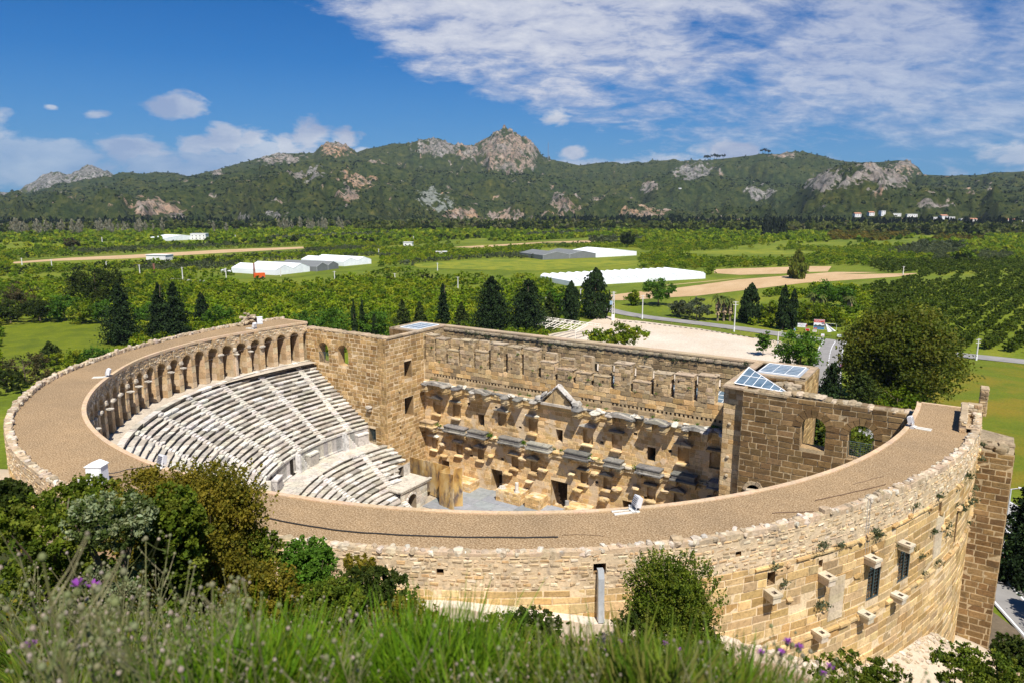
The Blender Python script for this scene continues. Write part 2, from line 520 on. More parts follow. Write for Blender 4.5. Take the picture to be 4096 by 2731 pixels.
# string courses
for i in range(int((7+39)/1.2)):
    a = -39+i*1.2; bb = a+1.2-.03
    if random.random() < .12: continue
    d = random.uniform(.16, .26); c = jc(random.choice(OUTB), .2)
    for (z0, z1, dd) in ((-7.45, -7.15, d),) + (((-2.2, -1.95, d*.6),) if a < -16 else ()):
        P = [wall_fn(U(a), z0, -.02), wall_fn(U(bb), z0, -.02), wall_fn(U(bb), z0+.1, dd), wall_fn(U(a), z0+.1, dd),
             wall_fn(U(a), z1, -.02), wall_fn(U(bb), z1, -.02), wall_fn(U(bb), z1-.05, dd), wall_fn(U(a), z1-.05, dd)]
        ob.hexa([P[0], P[1], P[2], P[3], P[4], P[5], P[6], P[7]], c)
# blind, plastered niche between corbels
for (p0, p1, z0, z1) in ((-31.9, -30.3, -6.7, -3.9), (-16.9, -15.2, -6.3, -3.2)):
    for k in range(5):
        za, zb_ = z0+(z1-z0)*k/5, z0+(z1-z0)*(k+1)/5-.02
        P = [wall_fn(U(p), z, n) for z, n in ((za, 0), (zb_, 0)) for p in (p0, p1)]
        Q = [wall_fn(U(p), z, .09) for z in (za, zb_) for p in (p0+.03, p1-.03)]
        ob.hexa([P[0], P[1], Q[1], Q[0], P[2], P[3], Q[3], Q[2]], jc((.55, .45, .32), .1))
# ledge of fallen rubble on the wall (broken rough lumps)
for _ in range(46):
    a = random.uniform(-39, 4); z = random.choice([-2.1, -3.0, -7.3, -4.2])+random.uniform(-.25, .25)
    x, y, _z = wall_fn(U(a), z, .03)
    ob.rough(x, y, z, random.uniform(.25, .7), random.uniform(.2, .5), random.uniform(.2, .45), jc(random.choice(OUTB), .2), .3, rad(a)+PI/2)
outer_wall = ob.build('outer_wall', M['outer'])
orb.build('rubble_band', M['rubble'], outer_wall)
# parapet
ph = PH0
while ph < PH1-.05:
    h = par_h(ph)
    w = random.uniform(.22, .62); dphi = deg(w/47)
    b = min(ph+dphi, PH1)
    near = -95 < ph < -42
    if not (near and random.random() < .28):
        hh = h*random.uniform(.45, 1.0)+(.22 if random.random() < .04 else 0)
        ri, ro = R_out((ph+b)/2)-random.uniform(.45, .66), R_out((ph+b)/2)+random.uniform(-.05, .05)
        c = jc(random.choice([(.50, .40, .28), (.42, .33, .22), (.56, .47, .35), (.38, .30, .21), (.60, .51, .40)]), .15)
        m = (ph+b)/2; x, y, _ = clip_end(m, (ri+ro)/2, 0)
        opar.rough(x, y, hh/2-.14+.06, w*1.12, ro-ri, hh+.24, c, .2, rad(m)+PI/2)
    for _k in range(2):               # small loose pieces bedded on top
        if random.random() < .55:
            m = random.uniform(ph, b); r = R_out(m)-random.uniform(.05, .6); x, y, _ = clip_end(m, r, 0)
            s = random.uniform(.12, .3)
            opar.rough(x, y, h*.62+random.uniform(-.1, .08), s*1.5, s, s, jc(random.choice([(.62, .56, .47), (.45, .36, .26), (.55, .47, .37)]), .15), .25, random.uniform(0, 3))
    ph = b
for a, b in zip(stations, stations[1:]):
    ha, hb = par_h(a)*.72, par_h(b)*.72
    lo = [clip_end(f, R_out(f)+r, -.1) for f, r in ((a, -.5), (b, -.5), (b, -.01), (a, -.01))]
    hi = [clip_end(f, R_out(f)+r+random.uniform(-.02, .02), h+random.uniform(-.04, .04)) for f, r, h in ((a, -.5, ha), (b, -.5, hb), (b, -.01, hb), (a, -.01, ha))]
    opar.hexa(lo+hi, jc((.52, .40, .27), .1))
opar.build('parapet', M['rubble'], outer_wall)
# window grilles
for i, w in enumerate(wins):
    gr = TM()
    def gf(u, v, n=-.12): return wall_fn(u, v, n)
    for u in np.linspace(w.u0, w.u1, 7): gr.tube([gf(u, w.v0), gf(u, w.v1-.55)], .02, k=4)
    for v in np.linspace(w.v0+.05, w.v1-.55, 10): gr.tube([gf(w.u0, v), gf((w.u0+w.u1)/2, v), gf(w.u1, v)], .016, k=4)
    for u in (w.u0+.05, (w.u0+w.u1)/2, w.u1-.05): gr.tube([gf(u, w.v0, -.05), gf(u, w.v1-.6, -.05)], .04, k=4)
    for v in (w.v0+.04, w.v1-.6): gr.tube([gf(w.u0, v, -.05), gf(w.u1, v, -.05)], .04, k=4)
    gr.build('window_grille', M['iron'], outer_wall)
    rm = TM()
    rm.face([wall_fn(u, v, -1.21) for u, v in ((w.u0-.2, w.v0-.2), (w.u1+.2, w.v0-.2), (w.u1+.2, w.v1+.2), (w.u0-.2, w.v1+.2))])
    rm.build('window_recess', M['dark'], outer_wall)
# mast corbels: pierced white stone brackets
for pc, zt in ((-37.75, -3.35), (-32.8, -3.3), (-27.85, -3.2), (-23.3, -3.3), (-33.0, -6.85), (-28.0, -6.9), (-23.55, -6.8)):
    cb = TM()
    u = U(pc); w = .34; d = .85
    def cf(a, b, z): return wall_fn(u+a, z, b)
    def ringbox(z0, z1, wi, dd, hole):
        o = [(-wi, -.1), (wi, -.1), (wi, dd), (-wi, dd)]; hq = [(-.13, .36), (.13, .36), (.13, .66), (-.13, .66)]
        c = jc((.54, .475, .37), .12)
        for i in range(4):
            j = (i+1) % 4
            cb.face([cf(*o[i], z1), cf(*o[j], z1), cf(*hq[j], z1), cf(*hq[i], z1)], c)
            cb.face([cf(*o[i], z0), cf(*o[j], z0), cf(*hq[j], z0), cf(*hq[i], z0)], c)
            cb.face([cf(*o[i], z0), cf(*o[j], z0), cf(*o[j], z1), cf(*o[i], z1)], c)
            cb.face([cf(*hq[i], z0), cf(*hq[j], z0), cf(*hq[j], z1), cf(*hq[i], z1)], jc((.25, .2, .15), .1))
    ringbox(zt-.16, zt, w, d, 1)
    ringbox(zt-.52, zt-.163, w-.06, d-.07, 1)
    cb.build('mast_corbel', M['kerb'], outer_wall)

# ---- gallery: floor, back wall, arcade of bays
gl = TM()
for a, b in zip(stations, stations[1:]):
    gl.face([clip_end(a, R_in(a)-2.0, -6), clip_end(b, R_in(b)-2.0, -6), clip_end(b, 46, -6), clip_end(a, 46, -6)], (.5, .44, .36))
    for z0, z1 in ((-6, -3), (-3, -.02)):
        gl.face([clip_end(a, 45.6, z0), clip_end(b, 45.6, z0), clip_end(b, 45.6, z1), clip_end(a, 45.6, z1)], jc((.34, .23, .12), .1))
    gl.face([clip_end(a, R_in(a)+.1, -.25), clip_end(b, R_in(b)+.1, -.25), clip_end(b, 45.6, -.25), clip_end(a, 45.6, -.25)], (.33, .24, .14))
gallery = gl.build('gallery', M['arcade'])
def bay_mesh(kind):
    m = MB(); r0, r1 = 42.06, 43.95; hw = 1.185; pw = .40+(kind % 2)*.04
    ar = hw-pw; zs = -2.2+.08*(kind % 3)
    prof = [(-hw-.02, zs+ar)] + [(-hw+ar*math.sin(a), zs+ar*math.cos(a)) for a in np.linspace(.2, PI/2, 7)] + [(-pw, -6), (pw, -6)] + \
           [(hw-ar*math.sin(a), zs+ar*math.cos(a)) for a in np.linspace(PI/2, .2, 7)] + [(hw+.02, zs+ar), (hw+.02, -.2), (-hw-.02, -.2)]
    m.prism(prof, lambda p, q, t: (t, p, q+24), r0, r1, jc((.40, .285, .16), .05), caps=False)
    m.face([(r1, p, q+24) for p, q in prof], (.35, .25, .14))
    m.face([(r0, p, q+24) for p, q in prof], (.52, .40, .26))
    f = lambda u, v, n: (r0-n, u, v+24)
    masonry(m, f, -hw, hw, zs+ar+.05, -.22, RUB, (.14, .24), (.2, .5), .03, (.01, .07), (), .03, None, .02, .2)
    for s in (-1, 1):                 # thin brick voussoirs of the half arches
        for i in range(5):
            a0, a1 = i*PI/10+.03, (i+1)*PI/10-.03
            P = [(s*hw-s*r*math.sin(a), zs+r*math.cos(a)) for r, a in ((ar, a0), (ar+.24, a0), (ar+.24, a1), (ar, a1))]
            m.hexa([f(x, y, -.01) for x, y in P]+[f(x, y, .05) for x, y in P], jc((.47, .34, .2), .15))
    masonry(m, f, -pw, pw, -6, zs-.1, [(.58, .42, .25), (.52, .36, .2), (.62, .49, .32)], (.6, .95), (1.2, 1.4), .03, (.02, .05), (), .015, None, .02, .12)
    for s in (-1, 1):                 # side faces of the pier
        fs = lambda u, v, n, s=s: (u, s*(pw+n), v+24)
        masonry(m, fs, r0, r1, -6, zs, [(.56, .40, .24), (.5, .34, .19), (.6, .46, .3)], (.7, 1.0), (.8, 1.7), .03, (.005, .02), (), .01, None, .015, .1)
    if kind in (0, 2):
        m.box(r0-.26, r0-.02, -.3, .02, 18, 21.2, jc((.60, .50, .36), .06))           # pilaster strip
        m.rough(r0-.12, -.1, 21.45, .4, .6, .4, (.54, .47, .37), .2)
    if kind in (0, 3):
        m.rough(r0-.38, .0, 21.2, .85, .5, .22, (.56, .52, .45), .2)
        m.rough(r0-.14, .05, 21.85, .42, .55, .5, (.54, .48, .39), .22)
    if kind == 1:
        m.rough(r0-.2, .05, 21.5, .45, .8, .4, (.6, .55, .47), .2)
    return m.mesh('gallery_bay', M['arcade'])
bays = [bay_mesh(k) for k in range(5)]
nb = 59
for k in range(nb):
    phk = -187.3+3.235*k+.7
    o = link('gallery_bay', bays[random.choice([0, 1, 2, 3, 4, 4, 1, 3])], gallery)
    dr = R_in(phk)-41.98
    o.rotation_euler = (0, 0, rad(phk))
    o.location = (dr*math.cos(rad(phk)), dr*math.sin(rad(phk)), 0)
# square end walls of the ring
ew = TM()
for (xa, xb, y, zb_) in ((-46.4, -40.15, 6.0, -24.4), (42.5, 47.4, 5.6, -24.2)):
    skin(ew, lambda u, v, n, y=y: (u, y+n, v), xa, xb, zb_, -.05, (), MORT_D, 3)
    masonry(ew, lambda u, v, n, y=y: (u, y+n, v), xa, xb, zb_, -.22, BROWN+OUTB, (.45, .6), (.7, 1.4), .04, (.02, .07), (), .02)
ew.build('end_wall', M['ashlar'])

# ---- seating
def seat_row(name, parent, r_out, z_top, h, dr, pa, pb, stairs, back=0.0, ends=None):
    """one ring of seat stones; each stone has its own length, height and age"""
    m = TM(); ph = pa; rn = r_out-dr
    while ph < pb-.02:
        L = random.uniform(1.0, 2.3); b = min(ph+deg(L/rn), pb)
        for st in stairs:
            s0, s1 = st-deg(.45/rn), st+deg(.45/rn)
            if ph < s0 < b: b = s0
            elif s0-.01 <= ph < s1-.01: b = s1
        onst = any(st-deg(.46/rn) <= ph and b <= st+deg(.46/rn) for st in stairs)
        new = random.random() < .2
        dz = random.uniform(-.035, .03); drr = random.uniform(-.06, .05)
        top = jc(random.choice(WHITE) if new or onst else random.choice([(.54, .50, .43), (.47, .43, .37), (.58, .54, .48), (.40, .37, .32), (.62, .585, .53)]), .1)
        ris = top if (new or onst) else jc((.17, .15, .12), .5)  # old risers: black lichen and the nosing's cast shadow both in the colour
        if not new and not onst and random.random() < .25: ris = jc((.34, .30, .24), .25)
        under = mixc(ris, (.03, .03, .03), .3)  # underside of the nosing: shade put into the colour
        zt = z_top+dz; x = rn+drr
        n = max(1, int((b-ph)/2.2)+1)
        gapd = .0 if onst else deg(random.uniform(.0, .03)/rn)
        for i in range(n):
            p, q = ph+(b-ph)*i/n, ph+(b-ph)*(i+1)/n
            if i == n-1: q -= gapd
            A = lambda r, z: (clip(p, r, z), clip(q, r, z))
            clip = lambda f, r, z: seat_clip(f, r, z, ends)
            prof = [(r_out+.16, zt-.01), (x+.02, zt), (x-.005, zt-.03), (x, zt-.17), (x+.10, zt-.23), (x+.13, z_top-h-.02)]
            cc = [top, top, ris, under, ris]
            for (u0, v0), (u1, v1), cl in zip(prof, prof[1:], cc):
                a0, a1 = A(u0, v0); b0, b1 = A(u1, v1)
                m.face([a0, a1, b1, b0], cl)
            if i == n-1 or i == 0:
                e = p if i == 0 else q
                m.face([clip(e, r, z) for r, z in prof], ris)
        if onst:                      # half-height step in front of the riser
            sp = (ph, b)
            c = jc(random.choice(WHITE), .06); zz = z_top-h+.21
            P = [clip(f, r, z) for z in (z_top-h, zz) for f, r in ((sp[0], x-.3), (sp[1], x-.3), (sp[1], x+.12), (sp[0], x+.12))]
            m.hexa(P, c)
        ph = b
    return m.build(name, M['seats'], parent)
def seat_clip(ph, r, z, ends):
    x, y, z = pol(ph, r, z)
    return (x, min(y, ends) if ends is not None else y, z)
up = TM()
r_top, z_t = 40.35, -6.0
up.face([pol(0, 1, -24.9), pol(120, 1, -24.9), pol(240, 1, -24.9)], (.3, .3, .3))
upper = empty('seating_tier', (0, 0, 0)); upper.parent = theatre; upper['_t'] = 1
lower = empty('seating_tier', (0, 0, 0)); lower.parent = theatre; lower['_t'] = 1
N1 = 20; dr1 = (40.5-28.3)/N1; h1 = 8.3/N1
st_up = [-184.5+9.95*i for i in range(20)]
def row_ends(r): 
    a = deg(math.asin(min(1, 5.75/r)))
    return -180-a, a
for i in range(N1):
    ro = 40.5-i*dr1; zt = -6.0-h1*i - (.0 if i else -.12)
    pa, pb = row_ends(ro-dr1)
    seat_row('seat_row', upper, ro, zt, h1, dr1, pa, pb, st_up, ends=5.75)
# wall between the two blocks of seats, with its stairs and doors
dz = TM()
for a in np.arange(-191.5, 11.4, 1.7):
    b = min(a+1.68, 11.5)
    pts = lambda r, z: (seat_clip(a, r, z, 5.75), seat_clip(b, r, z, 5.75))
    c = jc(random.choice([(.42, .40, .37), (.55, .52, .47), (.34, .33, .31), (.6, .56, .5)]), .12)
    if random.random() < .05: c = (.03, .025, .02)
    prof = [(28.6, -14.3), (27.98, -14.3), (27.98, -14.55), (28.12, -14.62), (28.12, -16.55), (27.85, -16.62), (27.85, -16.85)]
    cols = [jc((.66, .62, .56), .06), jc((.6, .57, .52), .1), c, c, c, c]
    for (r0, z0), (r1, z1), cl in zip(prof, prof[1:], cols):
        (p0, p1), (q0, q1) = pts(r0, z0), pts(r1, z1)
        dz.face([p0, p1, q1, q0], cl)
    (p0, p1), (q0, q1) = pts(27.9, -16.8), pts(24.7, -16.8)
    for k in range(3):
        ra, rb = 27.9-1.07*k, 27.9-1.07*(k+1)
        (p0, p1), (q0, q1) = pts(ra, -16.8), pts(rb, -16.8)
        dz.face([p0, p1, q1, q0], jc((.58, .53, .455), .05))
diaz = dz.build('seating_passage', M['seats'])
for st in (-186, -166, -147, -126, -106, -86, -66, -46, -26, -6):
    s = TM()
    for k in range(7):                 # narrow stair climbing along the wall
        z = -16.8+.36*(k+1); a0 = st+k*.62; a1 = a0+.64
        P = [seat_clip(f, r, zz, 5.75) for zz in (-16.85, z) for f, r in ((a0, 27.3), (a1, 27.3), (a1, 28.0), (a0, 28.0))]
        s.hexa(P, jc((.66, .63, .58), .05))
    a0 = st-4.4
    P = [seat_clip(f, r, zz, 5.75) for zz in (-16.85, -15.25) for f, r in ((a0, 27.3), (st-.5, 27.3), (st-.5, 28.0), (a0, 28.0))]
    s.hexa(P, jc((.5, .47, .42), .08))
    P = [seat_clip(f, r, zz, 5.75) for zz in (-15.25, -15.05) for f, r in ((a0-.1, 27.2), (st-.4, 27.2), (st-.4, 28.0), (a0-.1, 28.0))]
    s.hexa(P, jc((.68, .65, .6), .05))
    s.build('passage_stair', M['seats'], diaz)
N2 = 17; dr2 = .66; h2 = .415
st_lo = [-183+20.6*i for i in range(10)]
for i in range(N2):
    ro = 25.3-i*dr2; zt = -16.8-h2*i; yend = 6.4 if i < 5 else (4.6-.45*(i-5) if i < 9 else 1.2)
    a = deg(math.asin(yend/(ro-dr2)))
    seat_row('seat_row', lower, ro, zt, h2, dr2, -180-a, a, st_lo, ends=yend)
# orchestra floor
orch = TM()
orch.face([pol(a, 14.4, -23.88) for a in range(-200, 21, 5)] + [(13, 12.4, -23.88), (-13, 12.4, -23.88)], (.5, .43, .33))
orch.face([(XX, YY, -23.94) for XX, YY in ((-24, -2), (24.6, -2), (24.6, 14.3), (-24, 14.3))], (.42, .36, .28))
orch.build('orchestra_floor', M['seats'])
# platform with the vaulted side entrance (both sides)
for s in (-1, 1):
    p = TM(); X = lambda x: s*x
    c = (.57, .52, .44)
    ent = Op(1.7, 3.5, -23.9, -21.5, True)
    fnx = lambda u, v, n: (s*(16.7-n), u, v)
    skin(p, fnx, .3, 5.9, -23.95, -20.7, [ent], (.5, .43, .33), 3)
    masonry(p, fnx, .3, 5.9, -23.95, -20.75, [(.6, .54, .45), (.54, .48, .39), (.64, .59, .5)], (.5, .62), (.7, 1.2), .025, (.01, .03), [ent])
    reveal(p, fnx, ent, 4.0, (.3, .24, .17), (.03, .025, .02))
    voussoirs(p, fnx, ent, [(.62, .57, .5)], .28, .1, 9)
    p.box(*sorted((X(16.5), X(23.6))), .2, 6.6, -20.72, -20.5, c)
    p.box(*sorted((X(16.42), X(16.9))), .1, 6.7, -20.5, -20.36, c)
    # wall with doorway under the upper rows
    dw = Op(-1.6, -.5, -20.5, -18.95)
    fny = lambda u, v, n: (s*(20.4-u*.0-n), 5.9+u, v)
    skin(p, lambda u, v, n: (s*(20.35-n), u+5.6, v), -2.6, .9, -20.5, -18.8, [dw], (.6, .56, .5), 3)
    reveal(p, lambda u, v, n: (s*(20.35-n), u+5.6, v), dw, 2.0, (.3, .25, .2), (.02, .02, .02))
    # sloping coping at the end of the lower seats
    pr = [(20.2, -20.2), (14.3, -23.9), (14.3, -23.5), (20.2, -19.85)]
    p.prism(pr, lambda a, b, t: (s*a, t, b), .75, 1.35, (.68, .66, .62))
    pr = [(20.2, -20.2), (14.3, -23.9), (20.2, -24)]
    p.prism(pr, lambda a, b, t: (s*a, t, b), .85, 1.25, (.55, .5, .42))
    p.build('side_entrance', M['seats'])
# ================================================================== STAGE BUILDING
XL, XR, YF, YB, YA = -23.8, 24.4, 14.2, 19.3, 5.8     # wing faces, front of the stage wall, back wall, side walls
def FY(Y): return lambda u, v, n: (u, Y-n, v)          # wall facing the audience
def FX(X, s=1): return lambda u, v, n: (X+s*n, u, v)

# ---- front wall of the stage (frons)
midwin = [Op(x-.55, x+.55, -14.2, -12.4) for x in (-13.1, 0, 13.4)]
doors = [Op(-1.25, 1.4, -24, -19.9), Op(-11.4, -9.4, -24, -20.4), Op(9.65, 11.5, -24, -20.4), Op(-20.6, -19.2, -24, -20.9), Op(19.6, 21, -24, -20.9)]
nich_x = [-21.4, -17.6, -9.4, -4.2, 4.4, 8.6, 17.6, 21.6]
nich_mid = [Op(x-.75, x+.75, -13.6, -11.5) for x in nich_x]
nich_low = [Op(x-.6, x+.6, -19.4, -17.6) for x in (-22, -17.2, -13.2, -7.2, -4.0, 4.0, 7.4, 13.6, 17.2, 21.8)]
putlog = [Op(x, x+.5, z, z+.35) for x, z in ((-15.6, -11.3), (-10.7, -11.1), (10.9, -11.2), (15.6, -12.6), (6.2, -13.2), (-6.6, -13.4), (-15.2, -19.3), (5.6, -18.9), (12.6, -19.5), (-9.6, -18.7))]
fo = midwin+doors+nich_mid+nich_low+putlog
fr = TM()
fn = FY(YF)
skin(fr, fn, XL, XR, -24.1, -8.4, fo, (.74, .56, .34), 4)
GOLD2 = GOLD+[(.56, .385, .20), (.60, .43, .25)]
masonry(fr, fn, XL, XR, -24, -8.6, GOLD2, (.46, .6), (.6, 1.35), .04, (.003, .035), fo, .015, None, .018, .15)
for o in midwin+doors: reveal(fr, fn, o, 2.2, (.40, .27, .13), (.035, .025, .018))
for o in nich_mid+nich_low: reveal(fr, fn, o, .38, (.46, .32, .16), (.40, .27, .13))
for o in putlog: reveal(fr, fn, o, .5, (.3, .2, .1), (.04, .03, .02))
# plaster patches
for _ in range(60):
    x, z = random.uniform(XL+1, XR-1), random.choice([random.uniform(-14, -10), random.uniform(-23.5, -17)])
    w, h = random.uniform(.8, 2.4), random.uniform(.6, 2.0)
    if any(o.u0-w < x < o.u1+w and o.v0-h < z < o.v1+h for o in fo): continue
    k = 11; n = len(fr.v)
    pts = [(x+w*.5*math.cos(2*PI*i/k)*random.uniform(.55, 1.2), z+h*.5*math.sin(2*PI*i/k)*random.uniform(.55, 1.2)) for i in range(k)]
    c = jc((.72, .54, .34), .08); e = .048+random.uniform(0, .01)
    fr.prism(pts, lambda p, q, t: fn(p, q, t), e, 0, c)
frons = fr.build('stage_wall', M['frons'])

# ---- wall between the upper cornice and the row of broken piers, with its row of small beam sockets
up_ = TM()
sockets = [Op(x, x+.26, -7.85+random.uniform(-.04, .04), -7.5) for x in np.arange(-22.6, 23.5, .56) if not (-2.9 < x < 3.0) and random.random() < .94]
fn2 = FY(YF+.25)
skin(up_, fn2, XL, XR, -8.6, -5.6, sockets, (.5, .38, .23), 4)
masonry(up_, fn2, XL, XR, -7.42, -5.6, GREYT+GOLD, (.5, .62), (.8, 1.6), .03, (.02, .09), sockets, .025, None, .03, .18)
masonry(up_, fn2, XL, XR, -8.5, -7.9, GREYT, (.5, .6), (.7, 1.6), .03, (.0, .05), sockets, .02)
for s in sockets: reveal(up_, fn2, s, .35, (.35, .24, .13), (.06, .045, .03))
up_.box(XL, XR, YF+.3, YF+1.35, -5.75, -5.6, (.42, .32, .2))
# piers (x0, x1, top of front part, top of rear part)
REAR = {2: -2.0, 4: -1.7, 8: -2.2, 9: -2.6, 10: -2.0, 11: -2.9, 13: -2.4}
PIERS = [(-23.5, -21.8, -1.6), (-21.5, -19.8, -1.95), (-19.3, -17.3, -3.4), (-17.0, -14.6, -1.72), (-14.2, -12.2, -3.0), (-11.5, -9.3, -1.62),
         (-8.55, -6.5, -1.75), (-5.9, -3.8, -1.75), (-3.1, -1.1, -3.2), (-.5, 1.7, -3.9), (2.3, 4.4, -4.0), (5.0, 7.1, -4.1),
         (7.9, 10.1, -2.1), (10.5, 12.8, -4.1), (13.3, 15.4, -2.7), (16.0, 18.3, -2.5), (18.9, 21.0, -2.25)]
for pi_, (x0, x1, zt) in enumerate(PIERS):
    y0, y1 = YF+.22, YF+1.55
    if pi_ in REAR:
        zr = REAR[pi_]; xa, xb = x0+random.uniform(0, .25), x1-random.uniform(0, .25)
        up_.box(xa, xb, YF+1.0, y1-.02, zt-.3, zr-.1, (.46, .36, .23))
        masonry(up_, FY(YF+1.0), xa, xb, zt-.2, zr-.12, GREYT+[(.46, .35, .22)], (.3, .5), (.45, 1.1), .03, (.01, .07), (), .03)
        up_.rough((xa+xb)/2, YF+1.3, zr-.02, xb-xa, .6, .22, (.42, .34, .24), .2)
    up_.box(x0, x1, y0, y1, -5.7, zt-.12, (.46, .36, .23))
    PB = GREYT+[(.46, .35, .22), (.5, .39, .26)]
    for f, a, b in ((FY(y0), x0, x1), (lambda u, v, n, x1=x1: (x1+n, u, v), y0, y1), (lambda u, v, n, x0=x0: (x0-n, u, v), y0, y1)):
        masonry(up_, f, a, b, -5.6, zt-.1, PB, (.3, .6), (.45, 1.2), .03, (.01, .07), (), .03, None, .03, .18)
    up_.box(x0-.08, x1+.08, y0-.08, y1+.05, zt-.12, zt, jc((.44, .35, .24), .1))
    for _ in range(3):
        up_.rough(random.uniform(x0, x1), random.uniform(y0, y1), zt+.04, random.uniform(.2, .6), .4, .2, jc((.42, .34, .24), .2), .3)
    if random.random() < .6:
        zz = random.uniform(-5, zt-.7); xx = random.uniform(x0+.3, x1-.5)
        up_.box(xx, xx+.2, y0-.075, y0+.0, zz, zz+.22, (.03, .025, .02))
upper_wall = up_.build('pier_wall', M['frons_top'], frons)

# ---- back wall with its windows, coping and cut-through light
bw = TM()
WB = [Op(x-.38, x+.38, z0, z1) for x, z0, z1 in ((-23.5, -4.85, -3.6), (-21.4, -4.75, -3.65), (-15.7, -4.75, -3.7), (-10.5, -4.8, -3.8), (-5.2, -4.3, -3.75), (-2.3, -5, -3.9), (2.9, -5, -3.8), (5.4, -4.8, -3.75),
                                                   (8.5, -5, -3.75), (11.1, -5, -3.75), (14.05, -5, -3.75), (16.9, -5, -3.7), (19.8, -4.9, -3.75), (22.3, -4.9, -3.75))]
fnb = FY(YB)
skin(bw, fnb, XL, XR, -6.6, -1.1, WB, (.42, .33, .21), 4)
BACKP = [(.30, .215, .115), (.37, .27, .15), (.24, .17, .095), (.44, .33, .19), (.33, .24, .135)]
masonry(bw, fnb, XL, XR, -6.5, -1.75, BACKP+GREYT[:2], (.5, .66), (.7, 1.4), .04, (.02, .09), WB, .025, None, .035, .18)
for k in range(48):
    x = XL+.5+k*1.0
    bw.rough(x, YB-.03, -1.45, 1.12, .42, .5, jc((.36, .30, .21), .15), .1)
for i, o in enumerate(WB): reveal(bw, fnb, o, 1.05, (.3, .215, .12))
skin(bw, FY(YB+1.05), XL-6, XR+7, -24.4, -1.1, WB, (.36, .26, .15), 4)
back_wall = bw.build('back_wall', M['frons_top'], frons)
cp = TM()
for k in range(24):
    x = XL+2.01*k; cp.box(x, min(x+2.0, XR), YB-.12+random.uniform(-.02, .02), YB+1.1, -1.12, -.93, jc((.43, .33, .225), .08))
cp.build('coping', M['kerb'], back_wall)
# plants in the wall joints belong to the plants section
# glass roof between piers and back wall
gl_ = TM()
gl_.face([(XL, YF+1.4, -5.75), (XR, YF+1.4, -5.75), (XR, YB-.05, -5.2), (XL, YB-.05, -5.2)])
gr_roof = gl_.build('glass_roof', M['glass'], frons)
gb = TM()
for x in np.arange(XL+.4, XR, 1.15): gb.tube([(x, YF+1.4, -5.72), (x, YB-.05, -5.17)], .035, k=4)
for t in (.33, .66): gb.tube([(XL, YF+1.4+(YB-YF-1.4)*t, -5.72+.55*t), (XR, YF+1.4+(YB-YF-1.4)*t, -5.72+.55*t)], .035, k=4)
gb.build('glazing_bar', M['white'], gr_roof)

# ---- cornices
GREYM = [(.24, .23, .21), (.36, .34, .30), (.56, .53, .46), (.16, .155, .145), (.66, .62, .54)]
YEL = [(.64, .47, .25), (.58, .41, .20), (.68, .53, .32)]
def entab(m, x0, x1, zt, out, pal, pal2, hh=.95):
    """a run of entablature: stepped mouldings, broken cornice slab on top"""
    steps = [(-hh, -hh+.28, out*.55), (-hh+.29, -hh+.5, out*.62), (-hh+.51, -hh+.7, out*.75)]
    for za, zb_, d in steps:
        m.box(x0+.06, x1-.06, YF-d, YF+.05, zt+za, zt+zb_, jc(random.choice(pal2), .12))
    n = max(1, int((x1-x0)/1.3)); 
    for i in range(n):
        a, b = x0+(x1-x0)*i/n, x0+(x1-x0)*(i+1)/n
        if random.random() < .06: continue
        o = out*random.uniform(.9, 1.12)
        m.rough((a+b)/2, YF-o/2+.15, zt-.12, (b-a)*1.04, o+.3, random.uniform(.26, .4), jc(random.choice(pal), .15), .09, random.uniform(-.04, .04), 3)
def bracket(m, x, w, zt, out, pal, pal2, zb_=-1.15):
    m.box(x-w/2, x+w/2, YF-out, YF-.02, zt+zb_+.3, zt-.22, jc(random.choice(pal2), .12))
    m.box(x-w/2+.08, x+w/2-.08, YF-out+.12, YF-.02, zt+zb_, zt+zb_+.29, jc(random.choice(pal2), .12))
    m.rough(x, YF-out/2-.08, zt-.05, w+.35, out+.45, .42, jc(random.choice(pal), .12), .12, random.uniform(-.06, .06), 3)
uc = TM(); ZU = -8.75
segs = [-23.7, -21.7, -18.4, -16.2, -12.5, -10.3, -7.6, -5.5, -3.4, 3.3, 5.1, 8.6, 10.6, 13.0, 15.6, 18.0, 20.2, 24.3]
entab(uc, XL+.1, XR-.1, ZU, .5, GREYM, YEL)
for i, x in enumerate([-22.4, -18.8, -16.8, -13.6, -11.5, -8.2, -6.1, -3.4, 3.3, 5.9, 8.2, 10.9, 13.5, 15.4, 18.2, 20.6, 22.8]):
    bracket(uc, x, random.uniform(.7, .95), ZU+random.uniform(-.06, .08), random.uniform(1.45, 1.85), GREYM, YEL)
for a, b in ((-22.4, -18.7), (-13.7, -11.5), (8.0, 11.0), (13.3, 15.5), (18.1, 20.7)):      # paired columns carry one slab with a flat gable
    z = ZU+.12; m_ = (a+b)/2
    uc.prism([(a-.4, z-.1), (b+.4, z-.1), (b+.4, z+.02), (m_, z+.42), (a-.4, z+.02)], lambda p, q, t: (p, t, q), YF-1.75, YF-1.2, jc(GREYM[1], .1))
    uc.rough(m_, YF-.6, z+.02, b-a, 1.3, .3, jc(GREYM[0], .12), .12, 0, 3)
for _ in range(34):
    x = random.uniform(XL+.5, XR-.5)
    if abs(x) < 3: continue
    uc.rough(x, YF-random.uniform(.2, 1.1), ZU+.2, random.uniform(.4, 1.2), random.uniform(.35, .8), random.uniform(.2, .5), jc(random.choice(GREYM), .15), .25, random.uniform(0, 3), 2, random.uniform(-.25, .25))
uc.build('cornice', M['marble'], frons)
